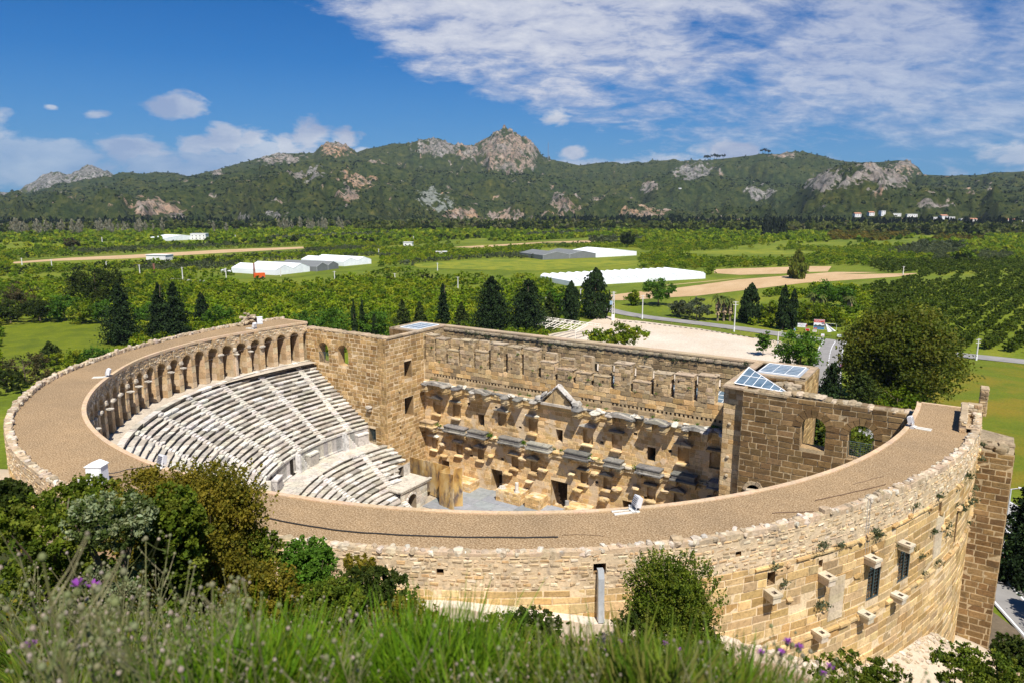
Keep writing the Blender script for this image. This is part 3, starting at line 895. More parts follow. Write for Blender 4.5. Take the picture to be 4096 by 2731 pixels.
# central gable
pd = TM(); z = ZU+.15
pd.prism([(-2.0, z), (2.2, z), (.1, z+2.3)], lambda p, q, t: (p, t, q), YF-.75, YF+.2, (.52, .38, .2))
for s in (-1, 1):
    x0, x1 = .1, .1+s*2.7
    for k in range(4):
        t = (k+.5)/4
        if s < 0 and k == 1: continue
        pd.rough(x0+(x1-x0)*t, YF-.45, z+2.5-2.3*t, .95, 1.15, .36, jc((.55, .53, .50), .15), .12, 0, 3, -s*.86)
    pd.rough(.1+s*2.9, YF-.6, z+.35, 1.0, 1.5, .8, (.5, .48, .44), .2)
    pd.rough(.1+s*1.9, YF-1.05, z+1.25, .9, .6, .5, (.55, .52, .48), .2, 0, 2, -s*.7)
pd.box(-2.4, 2.5, YF-1.0, YF+.1, z-.35, z-.02, (.5, .45, .38))
pd.rough(1.5, YF-.1, z+.5, .5, .5, .8, (.55, .5, .42), .1)
pd.build('gable', M['marble'], frons)
# lower cornice: thin yellow entablature with grey projecting blocks
lc = TM(); ZL = -15.55
entab(lc, XL+.1, XR-.1, ZL, .5, YEL+[(.5, .46, .4)], YEL, .8)
lc.box(XL, XR, YF-.35, YF, ZL+.02, ZL+.14, (.62, .5, .3))
LCB = [(-19.2, -15.3), (-14.75, -11.65), (-9.3, -5.7), (-4.55, -.95), (1.4, 5.0), (7.5, 9.85), (11.9, 15.2), (16.5, 19.6), (-24+.3, -21.2), (21.2, 24.2)]
for a, b in LCB:
    m_ = (a+b)/2; w = b-a; g_ = random.choice([GREYM[0], GREYM[1], GREYM[3]]); out = random.uniform(1.25, 1.5); ZL_ = ZL
    if a < -23: g_ = YEL[0]
    lc.box(a-.12, b+.12, YF-out-.12, YF-.1, ZL-.12, ZL+.06, jc(g_, .1))
    lc.rough(m_, YF-out/2, ZL+.02, w+.5, out+.35, .22, jc(g_, .1), .05, 0, 3)
    lc.box(a+.1, b-.1, YF-out+.08, YF-.1, ZL+.1, ZL+.62, jc(g_, .1))
    lc.box(a, b, YF-out-.02, YF-.1, ZL+.63, ZL+.78, jc(mixc(g_, (.2, .2, .2), .3), .1))
    for x in (a+.35, b-.35):
        lc.box(x-.4, x+.4, YF-out+.1, YF-.05, ZL-.55, ZL-.13, jc(random.choice(YEL), .1))
        lc.box(x-.32, x+.32, YF-out+.25, YF-.05, ZL-.85, ZL-.56, jc(random.choice(YEL), .1))
for _ in range(26):
    x = random.uniform(XL+.5, XR-.5)
    lc.rough(x, YF-random.uniform(.1, .6), ZL+.22, random.uniform(.4, 1.0), .5, random.uniform(.2, .4), jc(random.choice(YEL+GREYM), .15), .22, random.uniform(0, 3))
lc.build('cornice', M['marble'], frons)
# small gabled frames over the niches
for i, o in enumerate(nich_mid+nich_low):
    a = TM(); m_ = (o.u0+o.u1)/2; w = (o.u1-o.u0)/2+.38; z = o.v1+.05; low = i >= len(nich_mid)
    y1 = YF-.62 if not low else YF-.7
    c = jc(random.choice(YEL), .12)
    a.box(m_-w+.06, m_+w-.06, y1+.12, YF-.03, z-.0, z+.2, c)
    a.box(m_-w, m_+w, y1, YF-.03, z+.2, z+.32, jc(c, .1))
    if i % 2 == 0: a.prism([(m_-w-.05, z+.32), (m_+w+.05, z+.32), (m_, z+.8)], lambda p, q, t: (p, t, q), y1-.05, YF-.03, jc(random.choice(GREYM[:3]), .1))
    else: a.rough(m_, (y1+YF)/2, z+.42, w*2, .7, .24, jc(random.choice(GREYM), .1), .12)
    if low or random.random() < .6:
        si = TM(); si.rough(m_, YF-.25, o.v0-.15, w*1.6, .6, .3, jc(random.choice(YEL), .12), .15); si.build('niche_sill', M['frons'], frons)
    a.build('niche_frame', M['marble'], frons)
# bare stone brackets between
for x, z in ((-20.2, -18.2), (-15.1, -17.9), (-11.2, -18.3), (-5.6, -17.6), (-2.4, -18.6), (2.3, -18.2), (5.7, -17.4), (9.0, -18.9), (11.6, -18.1), (15.6, -17.6), (-20, -20), (-8.2, -20.4), (3.2, -20.3), (-4.6, -20.8), (7.2, -20.7), (15.4, -20.2), (19.2, -19)):
    m = TM(); m.rough(x, YF-.35, z, random.uniform(.8, 1.7), random.uniform(.8, 1.1), random.uniform(.3, .55), jc(random.choice(YEL), .12), .22, random.uniform(-.1, .1), 3)
    m.build('stone_bracket', M['frons'], frons)
# podium blocks and stage
for x0, x1, y0 in ((-17.6, -13.5, 11.6), (-8.8, -4.8, 11.6), (-4.1, -1.7, 11.9), (2.2, 5.6, 11.7), (6.6, 9, 11.9), (12.2, 16, 11.6), (17.4, 19.2, 11.9)):
    m = TM(); zt = random.uniform(-22.5, -22.1)
    m.box(x0, x1, y0, YF-.05, -24, zt-.04, (.55, .42, .25))
    masonry(m, FY(y0), x0, x1, -24, zt, GOLD, (.42, .55), (.6, 1.1), .03, (.01, .05))
    masonry(m, FX(x1), y0, YF-.05, -24, zt, GOLD, (.42, .55), (.6, 1.1), .03, (.01, .05))
    masonry(m, lambda u, v, n: (u, v, zt-.04+n), x0, x1, y0, YF-.05, GOLD+[(.6, .5, .36)], (.5, .7), (.6, 1.1), .03, (.0, .05))
    m.build('podium', M['frons'], frons)
st = TM()
for i in range(12):
    for j in range(5):
        x0 = -16.4+i*2.9; y0 = 4.4+j*2.0
        st.box(x0, x0+2.88, y0, y0+1.98, -24.1, -23.8+(.01 if (i+j) % 2 else 0), jc((.24, .26, .28), .18))
st.build('stage_floor', plain_mat('stage_boards', (.75, .75, .78), .7, 0, .2, 1.3), frons)
bpy.data.objects['stage_floor'].data.materials[0] = attr_mat('stage_boards_grey', .65, .25, .2, 1.5)

# ---- wings: side faces towards the stage, roofs with skylights
def cop_line(m, p, q, w, z0, z1, c=(.42, .325, .22)):
    (x0, y0), (x1, y1) = p, q
    L = math.hypot(x1-x0, y1-y0); n = max(1, int(L/1.6)); dx, dy = (x1-x0)/L, (y1-y0)/L; ox, oy = -dy*w/2, dx*w/2
    for i in range(n):
        a, b = L*i/n+.01, L*(i+1)/n-.01
        P = [(x0+dx*t+s*ox, y0+dy*t+s*oy) for t, s in ((a, 1), (b, 1), (b, -1), (a, -1))]
        if (P[1][0]-P[0][0])*(P[2][1]-P[1][1])-(P[1][1]-P[0][1])*(P[2][0]-P[1][0]) < 0: P = P[::-1]
        m.hexa([(*t, z0) for t in P]+[(*t, z1) for t in P], jc(c, .08))
lw = TM()
vw = [Op(9.7, 11.4, -7.6, -5.0), Op(9.6, 11.6, -13.6, -10.5), Op(15.0, 15.7, -2.35, -1.6)]
fv = FX(XL)
skin(lw, fv, YA, YB, -24, -1.05, vw, MORT, 3)
masonry(lw, fv, YA+.0, YF, -23.9, -1.1, TAN, (.5, .62), (.7, 1.5), .07, (.004, .035), vw, .018, None, .018, .16)
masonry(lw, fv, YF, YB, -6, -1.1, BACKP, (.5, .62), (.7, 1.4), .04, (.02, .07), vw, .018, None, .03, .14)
for o in vw: reveal(lw, fv, o, 1.5, (.3, .2, .1), (.02, .015, .012))
# front return of the wing, between side wall and wing face
skin(lw, FY(YA), -25.2, XL, -24, -1.05, (), MORT, 3)
masonry(lw, FY(YA), -25.25, XL+.03, -24, -1.1, TAN, (.5, .62), (.5, .8), .04, (.02, .06))
for z, x in ((-14.4, -23.72), (-15.3, -23.72), (-9, -23.72)):
    lw.rough(x, 8.4, z, .35, .3, .3, (.5, .38, .22), .15)
left_wing = lw.build('stage_wing', M['ashlar'])
rf = TM()
cop_line(rf, (XL-.35, YA+.2), (XL-.35, YB+.9), .95, -1.12, -.92)
cop_line(rf, (-29.4, 13.5), (XL-.9, 13.5), .8, -1.12, -.92)
cop_line(rf, (-29.3, 13.2), (-29.3, YB+1.0), .8, -1.12, -.92)
cop_line(rf, (-29.6, YB+.6), (XL, YB+.6), .85, -1.13, -.93)
skin(rf, FY(13.15), -29.7, XL-.5, -9, -1.12, (), MORT_D, 3)
masonry(rf, FY(13.15), -29.7, XL-.5, -6, -1.12, BROWN, (.5, .6), (.7, 1.3), .04, (.02, .06))
skin(rf, FX(-29.7, -1), 13.15, YB+1, -24, -1.12, (), MORT_D, 3)
rf.box(-29.6, XL-.5, YA+.5, 13.1, -2.9, -2.7, (.35, .27, .18))
wing_roof = rf.build('wing_roof', M['ashlar_dark'], left_wing)
def skylight(parent, pts, nx, ny, flash=.22):
    (a, b, c, d) = [Vector(p) for p in pts]
    g = TM(); g.face([a, b, c, d]); go = g.build('skylight', M['glass'], parent)
    f = TM()
    P = lambda s, t: (a*(1-s)+b*s)*(1-t)+(d*(1-s)+c*s)*t+Vector((0, 0, .03))
    for i in range(nx+1): f.tube([P(i/nx, 0), P(i/nx, 1)], .028 if 0 < i < nx else .05, k=4)
    for j in range(ny+1): f.tube([P(0, j/ny), P(1, j/ny)], .012 if 0 < j < ny else .05, k=4)
    f.build('skylight_frame', M['white'], go)
    fl = TM()
    e = [a, b, c, d]; m_ = (a+b+c+d)/4
    for i in range(4):
        p, q = e[i], e[(i+1) % 4]
        p2, q2 = p+(p-m_).normalized()*flash*2, q+(q-m_).normalized()*flash*2
        fl.face([p+Vector((0, 0, .02)), q+Vector((0, 0, .02)), q2-Vector((0, 0, .12)), p2-Vector((0, 0, .12))])
    fl.build('flashing', M['metal'], go)
skylight(wing_roof, [(-28.5, 14.4, -.95), (-24.8, 14.4, -.95), (-24.8, 19.3, -.95), (-28.5, 19.3, -.95)], 3, 6)

# left side wall with two arched windows
la = TM()
lao = [Op(-37.5, -35.4, -5.9, -2.75, True), Op(-33.35, -31.25, -5.85, -2.75, True), Op(-27.6, -26.2, -16.75, -14.7)]
fla = FY(YA)
def seat_line(x): return lerp(-x, [23.8, 27.6, 28, 40.3, 46], [-24.2, -17.0, -14.3, -6.2, -6.2])
skin(la, fla, -40.3, -25.2, -17.2, -.95, lao, MORT, 3)
skin(la, fla, -25.6, -25.2, -24, -17.2, (), MORT, 3)
masonry(la, fla, -40.3, -25.15, -17.1, -1.0, TAN+[(.30, .175, .065)], (.5, .64), (.65, 1.4), .09, (.006, .04), lao, .025, lambda u, v: v > seat_line(u)-.7, .02, .17)
for o in lao[:2]:
    reveal(la, fla, o, 1.3, (.45, .31, .16)); voussoirs(la, fla, o, TAN, .62, .07, 9)
reveal(la, fla, lao[2], 1.0, (.35, .25, .14), (.02, .02, .02))
skin(la, FY(YA+1.3), -40.3, -24, -24, -.95, lao[:2], (.40, .27, .13), 4)
for k in range(17):
    x = -40.2+k*.97
    la.rough(x+.45, YA+.65, -.9+.14*(random.random()-.3)+(.0 if x < -33 else -.05), 1.1, 1.55, .34, jc((.43, .33, .22), .12), .08)
la.rough(-27.1, YA-.35, -11.4, 1.0, .8, .45, (.52, .47, .4), .12); la.rough(-27.1, YA-.25, -11.85, .7, .6, .5, (.48, .4, .3), .12)
left_side = la.build('side_wall', M['ashlar'])
def plan_grille(o, Y, parent, top=None, step=.16):
    g = TM(); t = top if top is not None else o.v1
    for u in np.arange(o.u0, o.u1+.01, step): g.tube([(u, Y, o.v0), (u, Y, t)], .014, k=4)
    for v in np.arange(o.v0, t+.01, step): g.tube([(o.u0, Y, v), (o.u1, Y, v)], .014, k=4)
    for u in (o.u0, (o.u0+o.u1)/2, o.u1): g.tube([(u, Y-.02, o.v0), (u, Y-.02, t)], .035, k=4)
    g.tube([(o.u0, Y-.02, t), (o.u1, Y-.02, t)], .035, k=4)
    g.build('window_grille', M['iron'], parent)
plan_grille(lao[0], YA+.1, left_side, -4.3)
plan_grille(lao[2], YA+.15, left_side)

# right wing
rw = TM()
fvr = FX(XR, -1)
skin(rw, fvr, 6.4, YB, -24, -1.05, (), MORT, 3)
masonry(rw, fvr, 6.4, YF, -24, -1.1, TAN, (.5, .62), (.7, 1.5), .04, (.02, .07))
masonry(rw, fvr, YF, YB, -6, -1.1, BACKP, (.5, .62), (.7, 1.5), .04, (.02, .07))
skin(rw, FY(6.4), XR, 26.62, -24, -1.1, (), (.5, .36, .2), 3)      # narrow pier face
masonry(rw, FY(6.4), XR, 26.6, -24, -1.1, [(.52, .37, .2), (.47, .33, .17), (.42, .27, .12), (.55, .42, .26)], (.5, .62), (.6, 1.2), .03, (.005, .05), (), .02, None, .025, .15)
for z in (-5.2, -8.9, -11): rw.rough(XR+.75, 6.3, z, .35, .3, .3, (.5, .42, .3), .12)
skin(rw, FX(26.6, -1), 5.5, 6.4, -24, -1.2, (), (.3, .21, .12), 3)
right_wing = rw.build('stage_wing', M['ashlar'])
rr_ = TM()
cop_line(rr_, (XR+.35, 6.3), (XR+.35, YB+.9), .85, -1.12, -.92)
cop_line(rr_, (XR, 6.1), (26.6, 5.9), .9, -1.13, -.93)
cop_line(rr_, (26.6, 5.9), (31.0, 5.75), .75, -1.3, -1.08)
cop_line(rr_, (XR+.8, 13.2), (31.2, 13.2), .75, -1.12, -.92)
cop_line(rr_, (30.9, 12.9), (30.9, YB+1), .75, -1.12, -.92)
cop_line(rr_, (XR, YB+.7), (31.2, YB+.7), .85, -1.13, -.93)
skin(rr_, FY(12.85), XR+.8, 31.25, -6, -1.12, (), MORT_D, 3)
masonry(rr_, FY(12.85), XR+.8, 31.25, -6, -1.12, GREYT+BROWN, (.4, .6), (.6, 1.2), .04, (.02, .1), (), .03)
skin(rr_, FX(31.25), 12.85, YB+1, -24, -1.12, (), MORT_D, 3)
masonry(rr_, FX(31.25), 12.85, YB+1, -16, -1.12, TAN, (.5, .6), (.7, 1.3), .04, (.02, .06))
rr_.box(XR+.8, 31.2, 7.2, 12.8, -4.6, -4.4, (.35, .27, .18))
for _ in range(14): rr_.rough(random.uniform(28.5, 31.2), random.uniform(6.4, 12), -1.35, random.uniform(.5, 1.1), .7, .6, jc((.36, .29, .2), .2), .2)
r_roof = rr_.build('wing_roof', M['ashlar_dark'], right_wing)
skylight(r_roof, [(25.9, 14.3, -.95), (30.1, 14.3, -.95), (30.1, 19.2, -.95), (25.9, 19.2, -.95)], 3, 6)
# sloping triangular skylight in front of it
tg = TM()
A_, B_, C_ = Vector((25.1, 7.4, -1.0)), Vector((25.2, 12.6, -.25)), Vector((30.8, 6.5, -1.05))
tg.face([A_, C_, B_])
tri = tg.build('sloping_skylight', M['glass'], r_roof)
tf = TM(); dzv = Vector((0, 0, .04))
for p, q in ((A_, C_), (C_, B_), (B_, A_)): tf.tube([p+dzv, q+dzv], .07, k=4)
for t in (.17, .34, .5, .67, .84):
    p = A_.lerp(C_, t); q = B_.lerp(C_, t); tf.tube([p+dzv, q+dzv], .035, k=4)
p, q = A_.lerp(B_, .5), C_.lerp(B_, .5); tf.tube([p+dzv, q+dzv], .04, k=4)
tf.build('skylight_frame', M['white'], tri)
ff = TM()
ff.face([B_, C_, C_+Vector((.5, .35, -.45)), B_+Vector((.8, .2, -.5))])
ff.face([B_, B_+Vector((.8, .2, -.5)), B_+Vector((-.2, .3, -.6)), B_+Vector((-.1, .05, 0))])
ff.build('flashing', M['metal'], tri)

# right side wall with two big arches
ra = TM()
rao = [Op(32.5, 34.8, -6.2, -2.9, True), Op(36.85, 39.1, -6.55, -3.0, True), Op(27.6, 29.0, -12.3, -11.1, True)]
fra = FY(5.5)
skin(ra, fra, 26.6, 42.6, -24, -1.15, rao, MORT_D, 3)
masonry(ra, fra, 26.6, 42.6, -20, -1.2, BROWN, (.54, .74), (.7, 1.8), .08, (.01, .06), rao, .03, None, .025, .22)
for o in rao[:2]:
    reveal(ra, fra, o, 1.6, (.40, .28, .15)); voussoirs(ra, fra, o, BROWN, .75, .09, 9)
reveal(ra, fra, rao[2], 1.2, (.25, .17, .09), (.02, .02, .02)); voussoirs(ra, fra, rao[2], [(.42, .33, .22)], .4, .2, 7)
ra.rough(28.3, 5.2, -12.0, 1.6, .9, 1.0, (.40, .34, .26), .15)
skin(ra, FY(7.1), 26.6, 42.6, -24, -1.15, rao[:2], (.3, .2, .1), 4)
for k in range(30):
    x = 27+k*.53
    zz = lerp(x, [27, 30.5, 31, 34, 35, 37, 38.5, 42.5], [-1.15, -1.0, -.75, -.85, -1.1, -1.0, -1.25, -1.05])
    ra.rough(x+.3, 6.2, zz-.12, .75, random.uniform(1.2, 1.6), random.uniform(.35, .55), jc(random.choice([(.36, .28, .18), (.46, .38, .27), (.28, .21, .13)]), .15), .17)
right_side = ra.build('side_wall', M['ashlar_dark'])
plan_grille(rao[1], 5.65, right_side, -4.75, .2)
# buttress at the far right corner
bt = TM()
bx0, bx1, by0, by1 = 47.35, 50.05, 5.3, 9.2
fb = lambda u, v, n: (u, by0-n, v)
for f, a, b in ((fb, bx0, bx1), (lambda u, v, n: (bx1+n, u, v), by0, by1), (lambda u, v, n: (bx0-n, u, v), by0, by1)):
    skin(bt, f, a, b, -24.6, -3.5, (), MORT_D, 3)
    masonry(bt, f, a, b, -24.4, -3.6, [(.20, .12, .052), (.17, .10, .045), (.24, .15, .068), (.28, .18, .08)], (.5, .68), (.7, 1.5), .09, (.006, .04), (), .025, None, .02, .18)
bt.face([(bx0, by0, -3.5), (bx1, by0, -3.7), (bx1, by1, -3.0), (bx0, by1, -2.6)], (.3, .24, .16))
for _ in range(16): bt.rough(random.uniform(bx0+.3, bx1-.3), random.uniform(by0+.2, by1), -3.3, random.uniform(.6, 1.2), .9, .5, jc((.3, .235, .15), .2), .15)
bt.build('buttress', M['ashlar_dark'])
# broken stair head and post on the ring's right end
sh = TM()
def box_m(x0, x1, y0, y1, z0, z1, pal):
    sh.box(x0, x1, y0, y1, z0, z1, (.45, .35, .23))
    for f, a, b in ((FY(y0), x0, x1), (lambda u, v, n: (x0-n, u, v), y0, y1), (lambda u, v, n: (x1+n, u, v), y0, y1)):
        masonry(sh, f, a, b, z0, z1, pal, (.16, .28), (.25, .6), .03, (.01, .06), (), .03)
box_m(45.75, 46.2, -2.7, 3.9, -.1, .95, RUB)
box_m(46.2, 47.2, 3.2, 3.9, -.1, 1.0, RUB)
box_m(47.0, 47.55, 3.9, 5.3, -.1, 2.3, GREYT)
sh.face([(46.2, -2.6, .35), (47.0, -2.6, .35), (47.0, 3.2, -.3), (46.2, 3.2, -.3)], (.45, .34, .22))
sh.build('stair_head', M['rubble'], walkway)
rn = TM()                               # lump of ruined masonry on the far left
for _ in range(60):
    a = random.uniform(-1, 1); 
    rn.rough(-45.4+random.uniform(-.45, .45), -.6+a*1.7, .1+random.uniform(0, 1.7)*(1-abs(a)**2*.75), random.uniform(.4, .8), random.uniform(.3, .8), random.uniform(.25, .45), jc(random.choice([(.5, .4, .28), (.42, .33, .22), (.56, .47, .35), (.36, .29, .2)]), .12), .22, random.uniform(0, 3))
rn.build('masonry_stump', M['rubble'], walkway)
# ================================================================== LAND
# ---- hillside the photographer stands on, wrapped round the back of the theatre
def _dir(px):                       # horizontal unit direction of a photo column
    d = ray(px, 1365); h = math.hypot(d[0], d[1]); return d[0]/h, d[1]/h
ctrl = [(45.5, -67.8, 16.45), (60, -86, 22), (28, -86, 22), (90, -84, 14), (5, -90, 20), (-30, -80, 14), (100, -50, -12), (80, -45, -8), (75, -60, 4)]
for px, tab in ((100, ((2, 1.75), (4, 2.7), (8, 4.5), (15, 7.6), (30, 13.2), (50, 18.4))), (900, ((2, 1.8), (4, 2.9), (8, 5.2), (14, 8.9), (24, 14.6))), (2000, ((2, 1.85), (4, 3.3), (8, 6.2), (14, 10.3), (24, 16.5), (29, 19.3))),
                (1450, ((4, 3.15), (8, 5.8), (14, 9.8), (23, 15.6))), (2500, ((2, 1.72), (4, 3.1), (8, 6.2), (14, 10.8), (25, 18.2))), (3000, ((2, 1.72), (4, 3.1), (8, 6.3), (15, 11.6), (28, 20.3))), (3950, ((2, 1.95), (4, 3.5), (8, 6.7), (15, 12.0), (30, 21.2), (48, 31.3), (60, 36)))):
    dx, dy = _dir(px)
    for s, dn in tab: ctrl.append((EYE[0]+dx*s, EYE[1]+dy*s, EYE[2]-dn))
for phc in (-165, -150, -135, -122, -112, -102, -95, -86, -78, -69, -59, -50, -41, -35, -32, -22, -12, 0, 7):
    x, y, _ = pol(phc, R_out(phc)+.4, 0); ctrl.append((x, y, wall_foot(phc)))
ctrl += [(-60, -30, -24), (-70, -60, -20), (-40, -62, -4), (-20, -62, 1), (62, -10, -23.5), (70, -25, -23), (60, 10, -24.6)]
CT = np.array(ctrl)
def _U(d2): return np.where(d2 < 1e-9, 0, .5*d2*np.log(np.maximum(d2, 1e-9)))
_n = len(CT)
_A = np.zeros((_n+3, _n+3))
_A[:_n, :_n] = _U(((CT[:, None, :2]-CT[None, :, :2])**2).sum(-1)) + np.eye(_n)*.03
_A[:_n, _n] = 1; _A[:_n, _n+1:] = CT[:, :2]; _A[_n:, :_n] = _A[:_n, _n:].T
_w = np.linalg.solve(_A, np.concatenate([CT[:, 2], np.zeros(3)]))
def hill_z(x, y):
    x, y = np.atleast_1d(np.asarray(x, float)), np.atleast_1d(np.asarray(y, float))
    d2 = (x[..., None]-CT[:, 0])**2+(y[..., None]-CT[:, 1])**2
    z = _U(d2)@_w[:_n]+_w[_n]+x*_w[_n+1]+y*_w[_n+2]
    return z
def hz(x, y): return max(float(hill_z(x, y)[0]), PLAIN-.4)
phs = np.concatenate([np.arange(-172, -128, 1.0), np.arange(-128, 9, .5)])
rs = np.concatenate([np.arange(0, 34, .5), np.arange(34, 64, 1.5)])
PP, RR = np.meshgrid(phs, rs, indexing='ij')
XX = np.zeros_like(PP); YY = np.zeros_like(PP)
for i, p in enumerate(phs):
    r = R_out(p)-.15+rs; XX[i] = r*math.cos(rad(p)); YY[i] = r*math.sin(rad(p))
ZZ = hill_z(XX.ravel(), YY.ravel()).reshape(XX.shape)
nz = np.array([mnoise.fractal(Vector((x*.35, y*.35, 2.2)), 1.0, 2.0, 4) for x, y in zip(XX.ravel(), YY.ravel())]).reshape(XX.shape)
edge = np.clip(RR/1.5, 0, 1)
ZZ = np.maximum(ZZ+nz*.28*edge*np.clip(np.hypot(XX-EYE[0], YY-EYE[1])/26, .05, 1), PLAIN-.5)
V = np.stack([XX, YY, ZZ], -1).reshape(-1, 3)
ni, nj = XX.shape
I = np.arange(ni*nj).reshape(ni, nj)
F = np.stack([I[:-1, :-1], I[1:, :-1], I[1:, 1:], I[:-1, 1:]], -1).reshape(-1, 4)
def grid_mesh(name, V, F, mat, attrs=None, smooth=True):
    me = bpy.data.meshes.new(name)
    m = len(F)
    me.vertices.add(len(V)); me.vertices.foreach_set('co', np.ascontiguousarray(V, np.float32).ravel())
    me.loops.add(m*4); me.loops.foreach_set('vertex_index', np.ascontiguousarray(F, np.int32).ravel())
    me.polygons.add(m)
    me.polygons.foreach_set('loop_start', np.arange(0, m*4, 4, dtype=np.int32)); me.polygons.foreach_set('loop_total', np.full(m, 4, np.int32))
    me.polygons.foreach_set('use_smooth', np.full(m, smooth))
    for k, a in (attrs or {}).items():
        at = me.attributes.new(k, 'FLOAT', 'POINT'); at.data.foreach_set('value', np.ascontiguousarray(a, np.float32).ravel())
    me.materials.append(mat); me.update(calc_edges=True); me.validate()
    return me
def hillside_mat():
    s = NT('hillside_soil'); v = s.obj()
    soil = s.mix(s.noise(.9, 6, .65, v).outputs[0], (.30, .20, .12), (.42, .32, .21))
    grass = s.mix(s.noise(2.5, 5, .6, v).outputs[0], (.035, .055, .012), (.10, .10, .03))
    gw = s.n('Attribute'); gw.attribute_name = 'green'
    m_ = s.math('ADD', gw.outputs['Fac'], s.math('MULTIPLY', s.math('SUBTRACT', s.noise(.5, 6, .65, v).outputs[0], .5), 1.6))
    m_ = s.ramp(m_, [(.42, (0, 0, 0)), (.58, (1, 1, 1))]).outputs[0]
    pt = s.n('Attribute'); pt.attribute_name = 'pale'
    c = s.mix(m_, soil, grass)
    pm = s.math('ADD', pt.outputs['Fac'], s.math('MULTIPLY', s.math('SUBTRACT', s.noise(1.6, 6, .7, v).outputs[0], .5), .9))
    c = s.mix(s.ramp(pm, [(.45, (0, 0, 0)), (.6, (1, 1, 1))]).outputs[0], c, s.mix(s.noise(5, 5, .7, v).outputs[0], (.40, .31, .21), (.66, .57, .45)))
    return s.done(c, s.bump(s.noise(3.5, 8, .75, v), .8, .15))
green = np.clip((RR-5)/9, 0, 1)*np.where(PP > -45, .75, 1)
green = np.where(PP > -22, .35+0*green, green)
pale = np.clip(1.25-RR/4.2, 0, 1)*np.where((PP > -63), 1, np.where(PP < -92, .95, .3))
link('hillside', grid_mesh('hillside', V, F, hillside_mat(), {'green': green, 'pale': pale}), kind='structure')

# pale concrete footpath along the foot of the wall, a low rubble kerb below it
pth = MB()
for a in np.arange(-66, -40, .5):
    b = a+.5
    w = lerp(a, [-66, -60, -52, -45, -40], [1.3, 1.5, 1.7, 1.3, .3])
    z0, z1 = wall_foot(a)+.12, wall_foot(b)+.12
    P = [pol(a, R_out(a)-.1, z0), pol(b, R_out(b)-.1, z1), pol(b, R_out(b)+w, z1), pol(a, R_out(a)+w, z0)]
    pth.hexa([(x, y, z-1.2) for x, y, z in P]+P, jc((.64, .56, .46), .05))
pth.build('footpath', M['kerb'], kind='structure')
lw_ = MB()
for i in range(210):
    a = random.uniform(-73, -50); r = R_out(a)+lerp(a, [-73, -62, -52, -50], [2.2, 1.9, 2.1, 2.0])+random.uniform(-.1, .35)
    z = wall_foot(a)+random.uniform(-1.3, .22)
    x, y, _ = pol(a, r, 0)
    lw_.rough(x, y, z, random.uniform(.3, .9), random.uniform(.3, .6), random.uniform(.25, .5), jc(random.choice([(.42, .33, .24), (.5, .42, .33), (.36, .29, .22)]), .15), .2, rad(a)+PI/2)
lw_.build('retaining_wall', M['rubble'], label='low rough rubble retaining wall below the footpath under the big curved wall', cat='wall')
far_w = MB()
for i in range(170):
    a = random.uniform(-122, -97); r = R_out(a)+3.0+random.uniform(-.3, .4)
    x, y, _ = pol(a, r, 0); z = wall_foot(a)+random.uniform(-.6, .15)
    far_w.rough(x, y, z, random.uniform(.4, 1.0), random.uniform(.4, .7), random.uniform(.3, .5), jc(random.choice([(.5, .44, .36), (.44, .36, .28)]), .15), .2, rad(a)+PI/2)
far_w.build('retaining_wall', M['rubble'], label='low broken stone wall at the far left foot of the curved theatre wall', cat='wall')

# loose pale stones at the foot of the curved wall, lower right
rb = MB()
for i in range(420):
    a = random.uniform(-41, -3); r = R_out(a)+abs(random.gauss(0, .9))+.1
    x, y, _ = pol(a, r, 0); s = random.uniform(.08, .3)
    rb.rough(x, y, hz(x, y)+s*.15, s*1.4, s, s*.8, jc(random.choice([(.54, .45, .34), (.46, .37, .26), (.60, .53, .44)]), .12), .25, random.uniform(0, 3))
rb.build('rubble', M['rubble'], kind='stuff', label='pale loose stones heaped along the foot of the curved wall', cat='stones')

# ---- plain
def ground_mat():
    s = NT('plain_grass'); v = s.obj()
    big = s.noise(.006, 5, .6, v); mid = s.noise(.05, 6, .65, s.scalevec(v, (1, .35, 1)))
    fine = s.noise(.9, 6, .7, v)
    c = s.ramp(mid, [(.3, (.07, .10, .008)), (.5, (.125, .165, .012)), (.7, (.19, .20, .02))]).outputs[0]
    c = s.mix(1.0, c, s.ramp(big, [(.3, (.8, .85, .8)), (.7, (1.15, 1.1, 1.0))]).outputs[0], 'MULTIPLY')
    c = s.mix(1.0, c, s.ramp(fine, [(.3, (.72,)*3), (.7, (1.25,)*3)]).outputs[0], 'MULTIPLY')
    return s.done(c, s.bump(fine, .5, .3))
gm = MB()
N = 12; S = 6500
for i in range(N):
    for j in range(N):
        x0, x1 = -S+2*S*i/N, -S+2*S*(i+1)/N; y0, y1 = -S+2*S*j/N, -S+2*S*(j+1)/N
        gm.face([(x0, y0, PLAIN-.05), (x1, y0, PLAIN-.05), (x1, y1, PLAIN-.05), (x0, y1, PLAIN-.05)])
gm.build('ground', ground_mat(), kind='structure')

